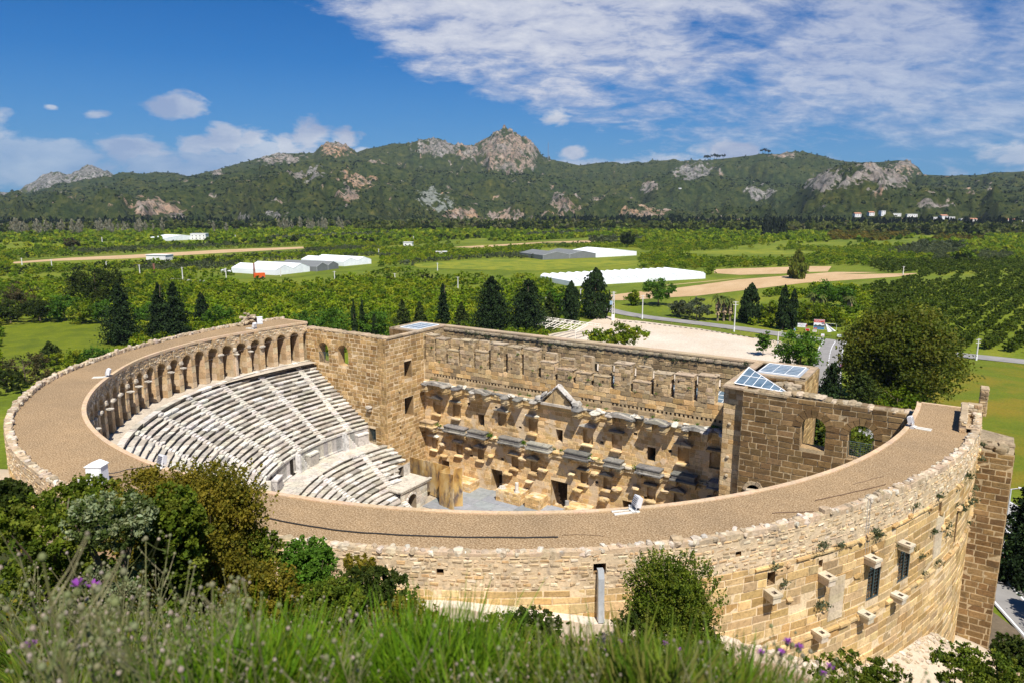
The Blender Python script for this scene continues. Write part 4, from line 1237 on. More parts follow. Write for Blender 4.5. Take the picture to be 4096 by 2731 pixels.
def field_mat(name, a, b, scale=.25, stretch=(1, 1, 1), rows=0.0, c2=None, bump=.4):
    s = NT(name); v = s.obj()
    n1 = s.noise(scale, 6, .65, s.scalevec(v, stretch))
    c = s.mix(s.ramp(n1, [(.3, (0, 0, 0)), (.7, (1, 1, 1))]).outputs[0], a, b)
    if c2: c = s.mix(s.ramp(s.noise(scale*.22, 6, .65, v, .5), [(.45, (0, 0, 0)), (.65, (1, 1, 1))]).outputs[0], c, c2)
    fine = s.noise(2.2, 6, .7, v)
    c = s.mix(1.0, c, s.ramp(fine, [(.3, (.78,)*3), (.7, (1.2,)*3)]).outputs[0], 'MULTIPLY')
    return s.done(c, s.bump(fine, bump, .2))
FM = {'tan': field_mat('ploughed_soil', (.40, .27, .14), (.50, .36, .21), .12, (1, .3, 1)),
      'meadow': field_mat('meadow', (.10, .135, .006), (.145, .17, .008), .5, (1, .6, 1), 0, (.075, .105, .008), .8),
      'wheat': field_mat('green_crop', (.09, .125, .008), (.13, .155, .012), .3, (.5, 1, 1), 0, (.19, .15, .015), .8),
      'yellow': field_mat('flowering_field', (.14, .18, .018), (.26, .25, .02), .35, (.4, 1, 1), 0, (.10, .15, .015), .6),
      'green': field_mat('grass_field', (.085, .13, .01), (.135, .175, .014), .12, (.3, 1, 1), 0, (.14, .15, .02)),
      'pale': field_mat('pale_gravel', (.50, .43, .345), (.60, .53, .44), .1, (1, 1, 1), 0, (.50, .40, .29), .3)}
_lev = [0]
def sheet(name, pix, mat, world=None, dz=None, label=None):
    m = MB(); _lev[0] += 1
    z = PLAIN+.02+(.004*_lev[0] if dz is None else dz)
    pts = [tuple(on_z(x, y)[:2]) for x, y in pix]+[tuple(p) for p in (world or [])]
    m.face([(x, y, z) for x, y in pts])
    return m.build(name, mat, kind='structure')
D_ = 1.7415                        # overview picture -> photo pixels
def dd(*p): return [(x*D_, y*D_) for x, y in p]
sheet('meadow', dd((0, 752), (60, 742), (140, 728), (190, 733), (240, 745), (285, 770), (290, 800), (220, 800), (120, 840), (0, 880)), FM['meadow'])
sheet('meadow', dd((2165, 818), (2360, 836), (2420, 900), (2420, 1130), (2290, 1120), (2150, 1010), (2090, 925), (2100, 850)), FM['wheat'])
for p in (((30, 606), (120, 600), (300, 594), (500, 582), (700, 571), (700, 567), (480, 575), (250, 586), (30, 602)),
          ((1400, 678), (1560, 660), (1820, 632), (2110, 628), (2060, 636), (1850, 650), (1600, 680), (1430, 690), (1400, 690)),
          ((1510, 657), (1700, 639), (1920, 625), (2020, 626), (1850, 634), (1650, 651), (1520, 662)),
          ((1640, 619), (1860, 612), (1910, 612), (1900, 626), (1700, 632), (1640, 628)),
          ((1040, 568), (1200, 559), (1270, 556), (1200, 562), (1100, 570)), ((1200, 557), (1350, 553), (1410, 553), (1340, 558))):
    sheet('bare_field', dd(*p), FM['tan'])
for p in (((945, 608), (1130, 595), (1240, 597), (1500, 600), (1400, 612), (1240, 622), (1100, 620), (960, 615)), ((1550, 581), (1700, 574), (1900, 580), (1800, 585), (1640, 584))):
    sheet('flower_field', dd(*p), FM['yellow'])
for p in (((370, 645), (470, 625), (540, 620), (700, 636), (540, 642), (400, 648)), ((40, 598), (300, 586), (650, 566), (900, 556), (850, 552), (500, 566), (200, 582), (40, 592)), ((0, 585), (200, 575), (230, 580), (0, 597)),
          ((800, 622), (960, 628), (1100, 635), (1260, 640), (1250, 648), (1000, 645), (820, 640)), ((1450, 664), (1620, 648), (1830, 626), (1930, 624), (1700, 642), (1480, 672)), ((1900, 655), (2050, 640), (2300, 628), (2340, 634), (2100, 650), (1950, 662)),
          ((970, 668), (1110, 655), (1200, 655), (1080, 668)), ((500, 552), (900, 541), (1010, 540), (700, 550)), ((1060, 560), (1250, 549), (1400, 551), (1150, 560))):
    sheet('grass_field', dd(*p), FM['green'])
# car park, roads
sheet('car_park', [(2290, 1322), (2360, 1287), (2415, 1262), (2480, 1278), (2574, 1287), (2800, 1316), (3004, 1350), (3119, 1367), (3165, 1380)], FM['pale'],
      [(4, 150), (10, 120), (14, 80), (16, 32), (-70, 32), (-80, 100)])
sheet('bare_ground', [(3860, 2440), (3960, 2440), (4120, 2560), (4400, 2700), (4400, 3100), (3860, 2900)], field_mat('shaded_soil', (.10, .08, .055), (.16, .125, .085), .4))  # bare soil, its colour darkened for the shade lying on this ground
sheet('bare_ground', [(3880, 2190), (4050, 2230), (4300, 2300), (4300, 2360), (4060, 2260), (3890, 2215)], field_mat('red_paving', (.24, .12, .08), (.30, .17, .12), .4))
def asphalt_mat():
    s = NT('asphalt'); v = s.obj()
    c = s.ramp(s.noise(.25, 6, .6, v), [(.3, (.20, .195, .19)), (.7, (.29, .28, .27))]).outputs[0]
    return s.done(c, s.bump(s.noise(14, 4, .7, v), .4, .02))
M['asphalt'] = asphalt_mat()
def ribbon(name, cl, w, mat, z, **k):
    m = MB(); c = [Vector((x, y, 0)) for x, y in cl]
    # smooth the centre line
    for _ in range(3):
        n = [c[0]]
        for a, b in zip(c, c[1:]): n += [a.lerp(b, .25), a.lerp(b, .75)]
        c = n+[c[-1]]
    L, R = [], []
    for i, p in enumerate(c):
        d = (c[min(i+1, len(c)-1)]-c[max(i-1, 0)]).normalized(); o = Vector((-d.y, d.x, 0))*w/2
        L.append(p+o); R.append(p-o)
    for i in range(len(c)-1):
        m.face([(*R[i][:2], z), (*R[i+1][:2], z), (*L[i+1][:2], z), (*L[i][:2], z)], (.7, .7, .7))
    return m.build(name, mat, **k), c
w_ = lambda x, y: tuple(on_z(x, y)[:2])
main_cl = [w_(2100, 1180), w_(2250, 1206), w_(2400, 1226), w_(2440, 1243), w_(2574, 1269), w_(2803, 1295), w_(3033, 1324), w_(3160, 1344), w_(3290, 1362), w_(3420, 1378), w_(3600, 1398), w_(3770, 1413), w_(4094, 1446), w_(4500, 1490)]
ribbon('road', main_cl, 7.2, M['asphalt'], PLAIN+.12, kind='structure')
side_cl = [w_(3340, 1366), w_(3322, 1395), w_(3312, 1450), w_(3302, 1530), w_(3290, 1640), (33, 80), (48, 55), (66, 25), tuple(on_z(3985, 2290)[:2]), tuple(on_z(4090, 2400)[:2]), (84, -50)]
_, sc = ribbon('road', side_cl, 7.0, M['asphalt'], PLAIN+.124, kind='structure')
ribbon('road', [w_(590, 1112), w_(700, 1118), w_(860, 1128)], 5, M['asphalt'], PLAIN+.13, kind='structure')
mk = MB()                              # painted lines of the side road
for off, dash in ((-3.2, 0), (3.2, 0), (.1, 1)):
    for i in range(len(sc)-1):
        a, b = sc[i], sc[i+1]; d = (b-a).normalized(); o = Vector((-d.y, d.x, 0)); L = (b-a).length
        t = 0
        while t < L:
            e = min(L, t+(1.6 if dash else L))
            p, q = a+d*t+o*off, a+d*e+o*off
            mk.face([(*(p-o*.09)[:2], PLAIN+.132), (*(q-o*.09)[:2], PLAIN+.132), (*(q+o*.09)[:2], PLAIN+.132), (*(p+o*.09)[:2], PLAIN+.132)])
            t += 3.4 if dash else L+1
mk.build('road_marking', M['white'], kind='structure')
# black and white kerb along the car park
for a, b, n in (((2480, 1288), (3150, 1372), 64),):
    P, Q = Vector(on_z(*a)), Vector(on_z(*b)); k1 = MB()
    pts = [Vector(on_z(x, y)) for x, y in ((2470, 1286), (2574, 1294), (2803, 1321), (3004, 1352), (3130, 1369))]
    for p, q in zip(pts, pts[1:]):
        L = (q-p).length; d = (q-p)/L; n = int(L/1.0); o = Vector((-d.y, d.x, 0))*.12
        for i in range(n):
            u, v = p+d*(L*i/n), p+d*(L*(i+1)/n); c = (.55, .5, .45) if i % 2 else (.05, .05, .05)
            k1.hexa([(*(t)[:2], PLAIN) for t in (u-o, v-o, v+o, u+o)]+[(*(t)[:2], PLAIN+.3) for t in (u-o, v-o, v+o, u+o)], c)
    k1.build('kerb', M['any'], kind='structure')

# ---- hills
DSC = 1637.3
def prof(pts):                         # overview-picture pixels -> azimuth / elevation of a ridge line
    a = []
    for x, y in pts:
        A, E = azel(EYE+ray(x*D_, y*D_)); a.append((float(A), float(E)))
    a.sort(); return np.array(a)
sky_main = prof([(-120, 462), (0, 462), (120, 430), (240, 405), (330, 400), (360, 396), (400, 401), (430, 406), (500, 391), (560, 373), (600, 362), (640, 353), (690, 353), (720, 352), (735, 338), (748, 330), (775, 327), (798, 338), (820, 351), (870, 339), (905, 335), (940, 330), (960, 323), (985, 319), (1008, 318), (1030, 330), (1050, 334), (1082, 335),
                  (1108, 325), (1130, 310), (1145, 303), (1160, 300), (1190, 309), (1215, 325), (1238, 350), (1253, 366), (1290, 372), (1330, 380), (1380, 374), (1440, 377), (1490, 378), (1540, 373), (1600, 371), (1680, 363), (1730, 357), (1745, 354), (1800, 354), (1832, 362), (1880, 358), (1930, 371), (1985, 374), (2020, 373), (2060, 369), (2090, 371), (2110, 386), (2121, 401), (2180, 404), (2250, 402), (2300, 396), (2352, 394), (2480, 390)])
left_far = prof([(-140, 455), (0, 441), (28, 445), (60, 426), (108, 399), (135, 394), (152, 402), (178, 394), (195, 384), (210, 380), (225, 387), (245, 396), (272, 407), (330, 418), (430, 430), (600, 445)])
front = prof([(-120, 505), (0, 500), (60, 496), (110, 487), (150, 492), (230, 474), (300, 452), (345, 438), (390, 432), (450, 428), (520, 420), (600, 408), (660, 402), (740, 410), (800, 416), (860, 432), (930, 440), (1000, 452), (1080, 458), (1150, 466), (1230, 470), (1262, 462), (1282, 448), (1298, 446), (1318, 452), (1340, 466), (1420, 470), (1500, 482), (1600, 500), (1700, 505), (1790, 470), (1850, 425), (1880, 405), (1920, 385), (1960, 380), (2010, 380), (2050, 392), (2085, 415), (2110, 432), (2200, 448), (2280, 440), (2352, 440), (2480, 430)])
mid = prof([(-120, 480), (0, 475), (200, 440), (330, 425), (450, 412), (600, 385), (700, 372), (860, 372), (950, 392), (1100, 400), (1250, 405), (1400, 425), (1550, 398), (1640, 405), (1750, 420), (1900, 430), (2120, 425), (2300, 430), (2480, 430)])
RIDGES = [(left_far, 4900, 1300), (sky_main, 3500, 1050), (mid, 2700, 620), (front, 2100, 700)]
az = np.linspace(-.76, .76, 1100); ds = np.concatenate([np.linspace(1330, 2900, 190), np.linspace(2915, 5600, 120)])
AZ, DS = np.meshgrid(az, ds, indexing='ij')
HX = EYE[0]+DS*np.sin(AZ+YAW); HY = EYE[1]+DS*np.cos(AZ+YAW)
def fbm(sc, oc=5, seed=0.0, ridged=False):
    f = mnoise.ridged_multi_fractal if ridged else None
    o = np.empty(HX.size)
    X, Y = (HX/sc).ravel(), (HY/sc).ravel()
    for i in range(HX.size):
        p = Vector((X[i], Y[i], seed))
        o[i] = mnoise.fractal(p, .9, 2.1, oc) if not ridged else mnoise.ridged_multi_fractal(p, .9, 2.1, oc, 1.0, 2.0)
    return o.reshape(HX.shape)
n_big, n_sm, n_md = fbm(420, 6, 1.3), fbm(60, 4, 7.7), fbm(160, 4, 4.4)
_s1, _s2 = HX, HY; HX, HY = AZ*2600/1.0, DS*.34+n_big*60
gully = -np.abs(fbm(210, 4, 12.5))*1.6+.45
HX, HY = _s1, _s2
HZ = np.full(HX.shape, -60.0); which = np.zeros(HX.shape, int)
for k, (pr, d0, wf) in enumerate(RIDGES):
    el = np.interp(AZ, pr[:, 0], pr[:, 1])
    Hc = EYE[2]+d0*np.tan(el)-PLAIN             # crest height over the plain
    t = np.where(DS < d0, (d0-DS)/wf, (DS-d0)/600)
    t = np.clip(t, 0, 1)
    S = np.where(DS < d0, (1-t)**1.25*(.75+.25*np.cos(t*PI)), 1-t**1.6)
    h = Hc*S + (n_big*60+n_md*28+gully*70)*np.clip(t*2.5, 0, 1)*np.clip(1-t, 0, 1)*1.6 + n_sm*6*np.clip(.25+t*3, 0, 1)
    h = np.where(t >= 1, -40, h)
    better = h > HZ; HZ = np.where(better, h, HZ); which = np.where(better, k, which)
# outcrops: (x, y, rx, ry in the overview picture, ridge, colour 0 grey / 1 orange / 2 grey-green)
OUT = [(1165, 347, 95, 56, 1, .5, 34), (1010, 340, 66, 24, 1, .15, 24), (1085, 350, 40, 18, 1, .4, 15), (772, 343, 48, 20, 1, 1, 16), (640, 365, 70, 16, 1, .2, 10), (705, 385, 42, 30, 3, 0, 22), (690, 402, 30, 14, 3, .2, 14),
       (825, 415, 40, 22, 3, 1, 12), (800, 450, 30, 22, 3, .8, 8), (340, 478, 75, 24, 3, .7, 9), (400, 490, 30, 16, 3, .6, 8), (985, 452, 30, 26, 3, 2, 6), (1020, 470, 30, 20, 3, 2, 6), (1300, 472, 32, 30, 3, .6, 24), (1165, 503, 55, 18, 3, .5, 12), (1060, 490, 40, 16, 3, .8, 8),
       (1595, 395, 50, 22, 1, 0, 12), (1590, 400, 46, 18, 2, 0, 12), (1745, 444, 32, 20, 3, 0, 16), (1745, 444, 30, 18, 2, 0, 16), (2020, 408, 80, 34, 3, .2, 14), (1900, 415, 60, 30, 3, .1, 8), (2080, 385, 42, 18, 1, .5, 14), (1800, 358, 38, 8, 1, .5, 8), (210, 398, 62, 26, 0, 0, 18), (110, 420, 85, 32, 0, 0, 14),
       (15, 446, 30, 10, 0, 0, 8), (630, 495, 22, 10, 3, 0, 8), (560, 500, 16, 8, 3, 0, 6), (490, 450, 10, 8, 3, .3, 6), (1480, 490, 60, 12, 3, .9, 5), (1400, 460, 50, 8, 2, .5, 5), (1490, 430, 25, 14, 2, .3, 6), (880, 372, 40, 8, 2, .5, 5), (1650, 508, 60, 8, 3, .9, 5), (2150, 470, 60, 12, 3, .5, 5), (1360, 408, 20, 8, 2, .2, 6), (500, 400, 14, 16, 1, .2, 8)]
AZv, EL = azel(np.stack([HX, HY, HZ+PLAIN], -1))
# back to overview-picture coordinates of every terrain point (used only to choose which hillside is bare rock)
W_ = np.stack([HX, HY, HZ+PLAIN], -1)-EYE
PW = W_@_fw; PX = (2048+FPX*(W_@_rt)/PW)/D_; PY = (1365.5-FPX*(W_@_up)/PW)/D_
rock = np.zeros(HX.shape); tone = np.zeros(HX.shape); relief = np.zeros(HX.shape)
nb1 = fbm(38, 5, 3.1); nb2 = fbm(14, 3, 5.5); rg = fbm(55, 5, 9.2, True)
for x, y, rx, ry, k, tn, am in OUT:
    m_ = 1.0-np.sqrt(((PX-x)/rx)**2+((PY-y)/ry)**2)+nb1*.7+nb2*.35
    m_ = np.where(np.abs(which-k) <= 0, np.clip(m_*1.6+.1, 0, 1), 0)
    tone = np.where(m_ > rock, tn, tone); rock = np.maximum(rock, m_); relief = np.maximum(relief, m_*am)
crags = np.clip((nb1-.52)*6, 0, 1)*(n_big > -.1)*.9
rock = np.maximum(rock, crags*.8); tone = np.where(crags > .4, .3+.5*(n_sm > 0), tone)
HZ = HZ+relief*(rg-1.0)*.8+rock*(nb1*7+nb2*4)
HV = np.stack([HX, HY, HZ+PLAIN], -1).reshape(-1, 3)
ni, nj = HX.shape; I = np.arange(ni*nj).reshape(ni, nj)
HF = np.stack([I[:-1, :-1], I[1:, :-1], I[1:, 1:], I[:-1, 1:]], -1).reshape(-1, 4)
def hills_mat():
    s = NT('hills'); v = s.obj()
    n1 = s.noise(.05, 8, .72, v); n2 = s.noise(.006, 5, .6, v)
    scrub = s.ramp(n1, [(.32, (.008, .016, .003)), (.5, (.030, .043, .008)), (.66, (.072, .075, .017)), (.8, (.17, .13, .06))]).outputs[0]
    scrub = s.mix(1.0, scrub, s.ramp(n2, [(.3, (.75, .9, .9)), (.7, (1.3, 1.15, 1.0))]).outputs[0], 'MULTIPLY')
    tn = s.n('Attribute'); tn.attribute_name = 'tone'
    rk = s.n('Attribute'); rk.attribute_name = 'rock'
    vs = s.scalevec(v, (1, 1, .5))
    grey = s.ramp(s.noise(.045, 8, .75, vs), [(.32, (.045, .045, .045)), (.5, (.19, .18, .17)), (.7, (.36, .345, .32))]).outputs[0]
    oran = s.ramp(s.noise(.045, 8, .75, vs), [(.32, (.09, .06, .045)), (.5, (.31, .19, .11)), (.7, (.45, .33, .22))]).outputs[0]
    gg = s.mix(s.noise(.05, 6, .7, v).outputs[0], (.13, .15, .13), (.27, .28, .25))
    om = s.math('MULTIPLY', tn.outputs['Fac'], s.ramp(s.noise(.012, 6, .7, v), [(.38, (.25,)*3), (.6, (1.2,)*3)]).outputs[0], clamp=True)
    r = s.mix(om, grey, oran)
    r = s.mix(s.math('GREATER_THAN', tn.outputs['Fac'], 1.5), r, gg)
    r = s.mix(s.ramp(s.noise(.07, 6, .7, v), [(.49, (0, 0, 0)), (.58, (1, 1, 1))]).outputs[0], r, (.03, .042, .012))
    f = s.math('ADD', rk.outputs['Fac'], s.math('MULTIPLY', s.math('SUBTRACT', s.noise(.06, 8, .75, v).outputs[0], .5), 2.2))
    c = s.mix(s.ramp(f, [(.5, (0, 0, 0)), (.6, (1, 1, 1))]).outputs[0], scrub, r)
    return s.done(c, s.bump(s.noise(.07, 8, .75, v), 1.0, 7))
link('hills', grid_mesh('hills', HV, HF, hills_mat(), {'rock': rock, 'tone': tone}), kind='structure')
def hills_at(px, py):                  # first point of the hills behind an overview-picture pixel
    d = ray(px*D_, py*D_); a = math.atan2(d[0], d[1])-YAW; e = d[2]/math.hypot(d[0], d[1])
    i = int(round((a-az[0])/(az[1]-az[0])))
    i = min(max(i, 0), len(az)-1)
    zl = EYE[2]+e*ds; g_ = HZ[i]+PLAIN
    k = np.argmax(g_ >= zl) if (g_ >= zl).any() else np.argmin(np.abs(g_-zl))
    return np.array([HX[i, k], HY[i, k], g_[k]])
# ================================================================== PLANTS
def rnd_quads(P, size, rng, flat=0.0, aspect=1.0, axis=None, droop=None):
    """one quad per point, random orientation (flat > 0 tips them towards the horizontal)"""
    P = np.asarray(P, float); n = len(P)
    a = rng.normal(size=(n, 3)); b = rng.normal(size=(n, 3))
    if flat: a[:, 2] *= (1-flat); b[:, 2] *= (1-flat)
    if axis is not None: a = axis + rng.normal(size=(n, 3))*.25
    a /= np.linalg.norm(a, axis=1)[:, None]
    b -= (b*a).sum(1)[:, None]*a; b /= np.linalg.norm(b, axis=1)[:, None]
    s = (np.asarray(size)*rng.uniform(.65, 1.3, n))[:, None]*.5
    a = a*s*aspect; b = b*s
    return np.stack([P-a-b*.5, P+a*.15-b, P+a+b*.5, P-a*.15+b], 1).reshape(-1, 3)

def ccol(base, n, rng, v=.18):
    f = rng.uniform(1-v, 1+v, (n, 1)); h = rng.uniform(-.08, .08, (n, 1))
    c = np.asarray(base)[None, :]*f
    return np.clip(np.concatenate([c[:, :1]*(1+h), c[:, 1:2], c[:, 2:]*(1-h)], 1), 0, 1)

def crown(rng, R, nclump, nleaf, leaf, cols, c0=(0, 0, 0), clump_r=.34, shell=.55, flat=.2, lobes=None):
    """leaf clumps spread through an uneven ellipsoid: R = (rx, ry, rz)"""
    Vs, Cs = [], []
    lob = rng.normal(size=(5, 3)); lob /= np.linalg.norm(lob, axis=1)[:, None]; la = rng.uniform(-.28, .34, 5)
    for i in range(nclump):
        d = rng.normal(size=3); d /= np.linalg.norm(d)
        k = 1+sum(a*max(0, float(d@l))**2 for a, l in zip(la, lob))
        r = (rng.uniform(shell, 1) if rng.random() < .8 else rng.uniform(.15, shell))*k
        p = d*r*np.array(R)+np.array(c0)
        rc = clump_r*min(R)*rng.uniform(.6, 1.25)
        q = rng.normal(size=(nleaf, 3)); q /= np.linalg.norm(q, axis=1)[:, None]
        q *= (np.abs(rng.normal(.55, .33, nleaf)))[:, None]
        q[:, 2] *= .75
        P = p+q*rc
        base = np.array(cols[rng.integers(len(cols))])*rng.uniform(.75, 1.2)
        Vs.append(rnd_quads(P, leaf, rng, flat)); Cs.append(ccol(base, nleaf, rng))
    return np.concatenate(Vs), np.concatenate(Cs)

def trunk_mb(h, r, rng, limbs=5, spread=.5, col=(.16, .12, .08), start=.35):
    m = MB(); lean = rng.uniform(-.06, .06, 2)
    pts = [(lean[0]*h*t**1.5, lean[1]*h*t**1.5, h*t) for t in (0, .15, .4, .7, 1)]
    m.tube(pts, [r*1.25, r, r*.8, r*.55, r*.2], col, 7)
    for i in range(limbs):
        t = rng.uniform(start, .85); a = rng.uniform(0, 2*PI); L = h*spread*rng.uniform(.5, 1)
        p0 = np.array([lean[0]*h*t**1.5, lean[1]*h*t**1.5, h*t]); d = np.array([math.cos(a), math.sin(a), rng.uniform(.4, .9)])
        m.tube([p0, p0+d*L*.4+np.array([0, 0, .05*L]), p0+d*L*np.array([.9, .9, 1.0])], [r*.45, r*.28, r*.08], col, 5)
    return m

GREENS = {'bush': [(.09, .135, .012), (.12, .16, .014), (.15, .18, .022), (.065, .10, .010)], 'silver': [(.20, .24, .12), (.26, .30, .17), (.08, .11, .03), (.06, .09, .02)], 'citrus': [(.12, .185, .008), (.155, .225, .010), (.20, .255, .013), (.24, .27, .018), (.085, .14, .008)], 'fresh': [(.08, .17, .015), (.10, .20, .022), (.065, .14, .014)],
          'deep': [(.02, .038, .01), (.026, .05, .012), (.016, .03, .009)], 'olive': [(.085, .105, .06), (.07, .09, .048), (.105, .125, .075)],
          'plane': [(.10, .125, .014), (.12, .14, .016), (.075, .105, .012), (.145, .15, .02)], 'maquis': [(.14, .125, .012), (.17, .145, .015), (.105, .105, .013), (.20, .165, .02)],
          'dark': [(.04, .062, .01), (.055, .075, .012), (.032, .05, .009)], 'pale': [(.20, .185, .14), (.16, .16, .11), (.23, .21, .17)], 'brown': [(.10, .08, .035), (.085, .075, .03), (.075, .085, .03)],
          'gold': [(.20, .15, .02), (.16, .14, .02), (.12, .13, .018)], 'willow': [(.13, .165, .03), (.16, .18, .045), (.11, .14, .03)]}

def tree(name, x, y, h, w, kind, label, seed, cat='tree', group=None, z=PLAIN, leaf=.45, dens=1.0, trunk_h=.3, style='round', tcol=(.15, .115, .08), base=None):
    rng = np.random.default_rng(seed)
    root = empty(name, (x, y, z), rng.uniform(0, 6), label=label, cat=cat, group=group)
    cols = GREENS[kind]
    if style == 'round':
        th = h*trunk_h; rz = (h-th)/2*1.02
        nc = int(54*dens); nl = int(60*dens)
        V, C = crown(rng, (w/2, w/2, rz), nc, nl, leaf, cols, (0, 0, th+rz*.95), clump_r=.36)
        trunk_mb(h*.8, max(.12, h*.028), rng, 7, .42, tcol, .25).build('trunk', M['bark'], root)
        link('crown', quads_mesh('crown', V, C, M['leaf']), root)
    elif style == 'conifer':
        Vs, Cs = [], []; lv = int(26*dens**.5)+int(h)
        for i in range(lv):
            t = (i+.4)/lv; z0 = h*(.04+.96*t); rr = w/2*(1-t)**(.5 if name == 'cedar' else .68)*(.95+.25*math.sin(i*2.3))*(1 if t > .1 else .8)+.12
            nb = max(4, int(15*(1-t)+4))
            for b in range(nb):
                a = rng.uniform(0, 2*PI); L = rr*rng.uniform(.5, 1.22); k = int(26*dens)
                s = rng.uniform(.12, 1, k)**.8
                P = np.stack([np.cos(a+rng.normal(0, .14, k))*L*s, np.sin(a+rng.normal(0, .14, k))*L*s, z0+.16*L*s-.42*L*s**2+rng.normal(0, .12, k)*(1+.25*L)], 1)
                Vs.append(rnd_quads(P, leaf, rng, .15)); Cs.append(ccol(np.array(cols[rng.integers(len(cols))])*rng.uniform(.8, 1.25), k, rng))
        trunk_mb(h*.97, max(.14, h*.02), rng, 0, col=tcol).build('trunk', M['bark'], root)
        link('crown', quads_mesh('crown', np.concatenate(Vs), np.concatenate(Cs), M['needle']), root)
    elif style == 'column':
        n = int(1500*dens); t = rng.uniform(0.02, 1, n); a = rng.uniform(0, 2*PI, n)
        ks = rng.integers(0, 70, n); tc, ac = rng.uniform(.03, .97, 70), rng.uniform(0, 2*PI, 70); gd = .05 if w > .3*h else .03
        if w > .16*h: t = np.clip(tc[ks]+rng.normal(0, gd, n), .01, 1); a = ac[ks]+rng.normal(0, .35, n)
        r = w/2*np.sin(np.clip(t*.9+.1, 0, 1)*PI)**.5*(1-t*.5)*rng.uniform(.5, 1.08, n)*(1+.2*np.sin(a*3+t*9))*(1+.22*np.sin(ks*1.7))
        P = np.stack([np.cos(a)*r, np.sin(a)*r, h*t], 1)
        V = rnd_quads(P, leaf, rng, 0, 1.6, np.array([[0, 0, 1.0]]))
        cl = np.array(cols)[rng.integers(len(cols), size=n)]*rng.uniform(.75, 1.25, (n, 1))
        trunk_mb(h*.9, max(.1, h*.015), rng, 0, col=tcol).build('trunk', M['bark'], root)
        link('crown', quads_mesh('crown', V, cl, M['needle']), root)
    elif style == 'wispy':            # bare twiggy poplar / young loose tree
        V, C = crown(rng, (w/2, w/2, h*.42), int(40*dens), int(26*dens), leaf, cols, (0, 0, h*.56), clump_r=.3, shell=.3, flat=0)
        trunk_mb(h*.95, max(.1, h*.014), rng, 12, .34, tcol, .15).build('trunk', M['bark'], root)
        link('crown', quads_mesh('crown', V, C, M['leaf']), root)
    elif style == 'palm':
        m = MB(); m.tube([(0, 0, 0), (.1, 0, h*.4), (.05, .05, h)], [.42, .34, .3], (.24, .19, .13), 8)
        m.build('trunk', M['bark'], root)
        f = MB()
        for i in range(34):
            a = i*2.4; e = rng.uniform(-.2, 1.1); L = w/2*rng.uniform(.8, 1.05); c = jc(random.choice([(.10, .14, .03), (.13, .15, .04)]), .2)
            pts = [Vector((0, 0, h)) + Vector((math.cos(a)*L*t*math.cos(e*.8), math.sin(a)*L*t*math.cos(e*.8), L*(math.sin(e)*t-.75*t*t))) for t in (0, .3, .6, .85, 1)]
            o = Vector((-math.sin(a), math.cos(a), 0))
            for k in range(4):
                w0, w1 = .34*(1-.5*abs(k/2-1)), .34*(1-.5*abs((k+1)/2-1))
                f.face([pts[k]-o*w0, pts[k]+o*w0, pts[k+1]+o*w1+Vector((0, 0, -.05)), pts[k+1]-o*w1], c)
        f.build('crown', M['leaf'], root)
        d = MB()
        for i in range(60):
            a = i*2.4; t = rng.uniform(.45, .95); z0 = h*t
            p = Vector((math.cos(a)*.4, math.sin(a)*.4, z0)); q = p+Vector((math.cos(a)*.75, math.sin(a)*.75, -1.7*rng.uniform(.6, 1.1))); o = Vector((-math.sin(a), math.cos(a), 0))*.28
            d.face([p-o*.4, p+o*.4, q+o, q-o], jc((.30, .22, .14), .2))
        d.build('dead_fronds', M['cloth'], root)
    return root

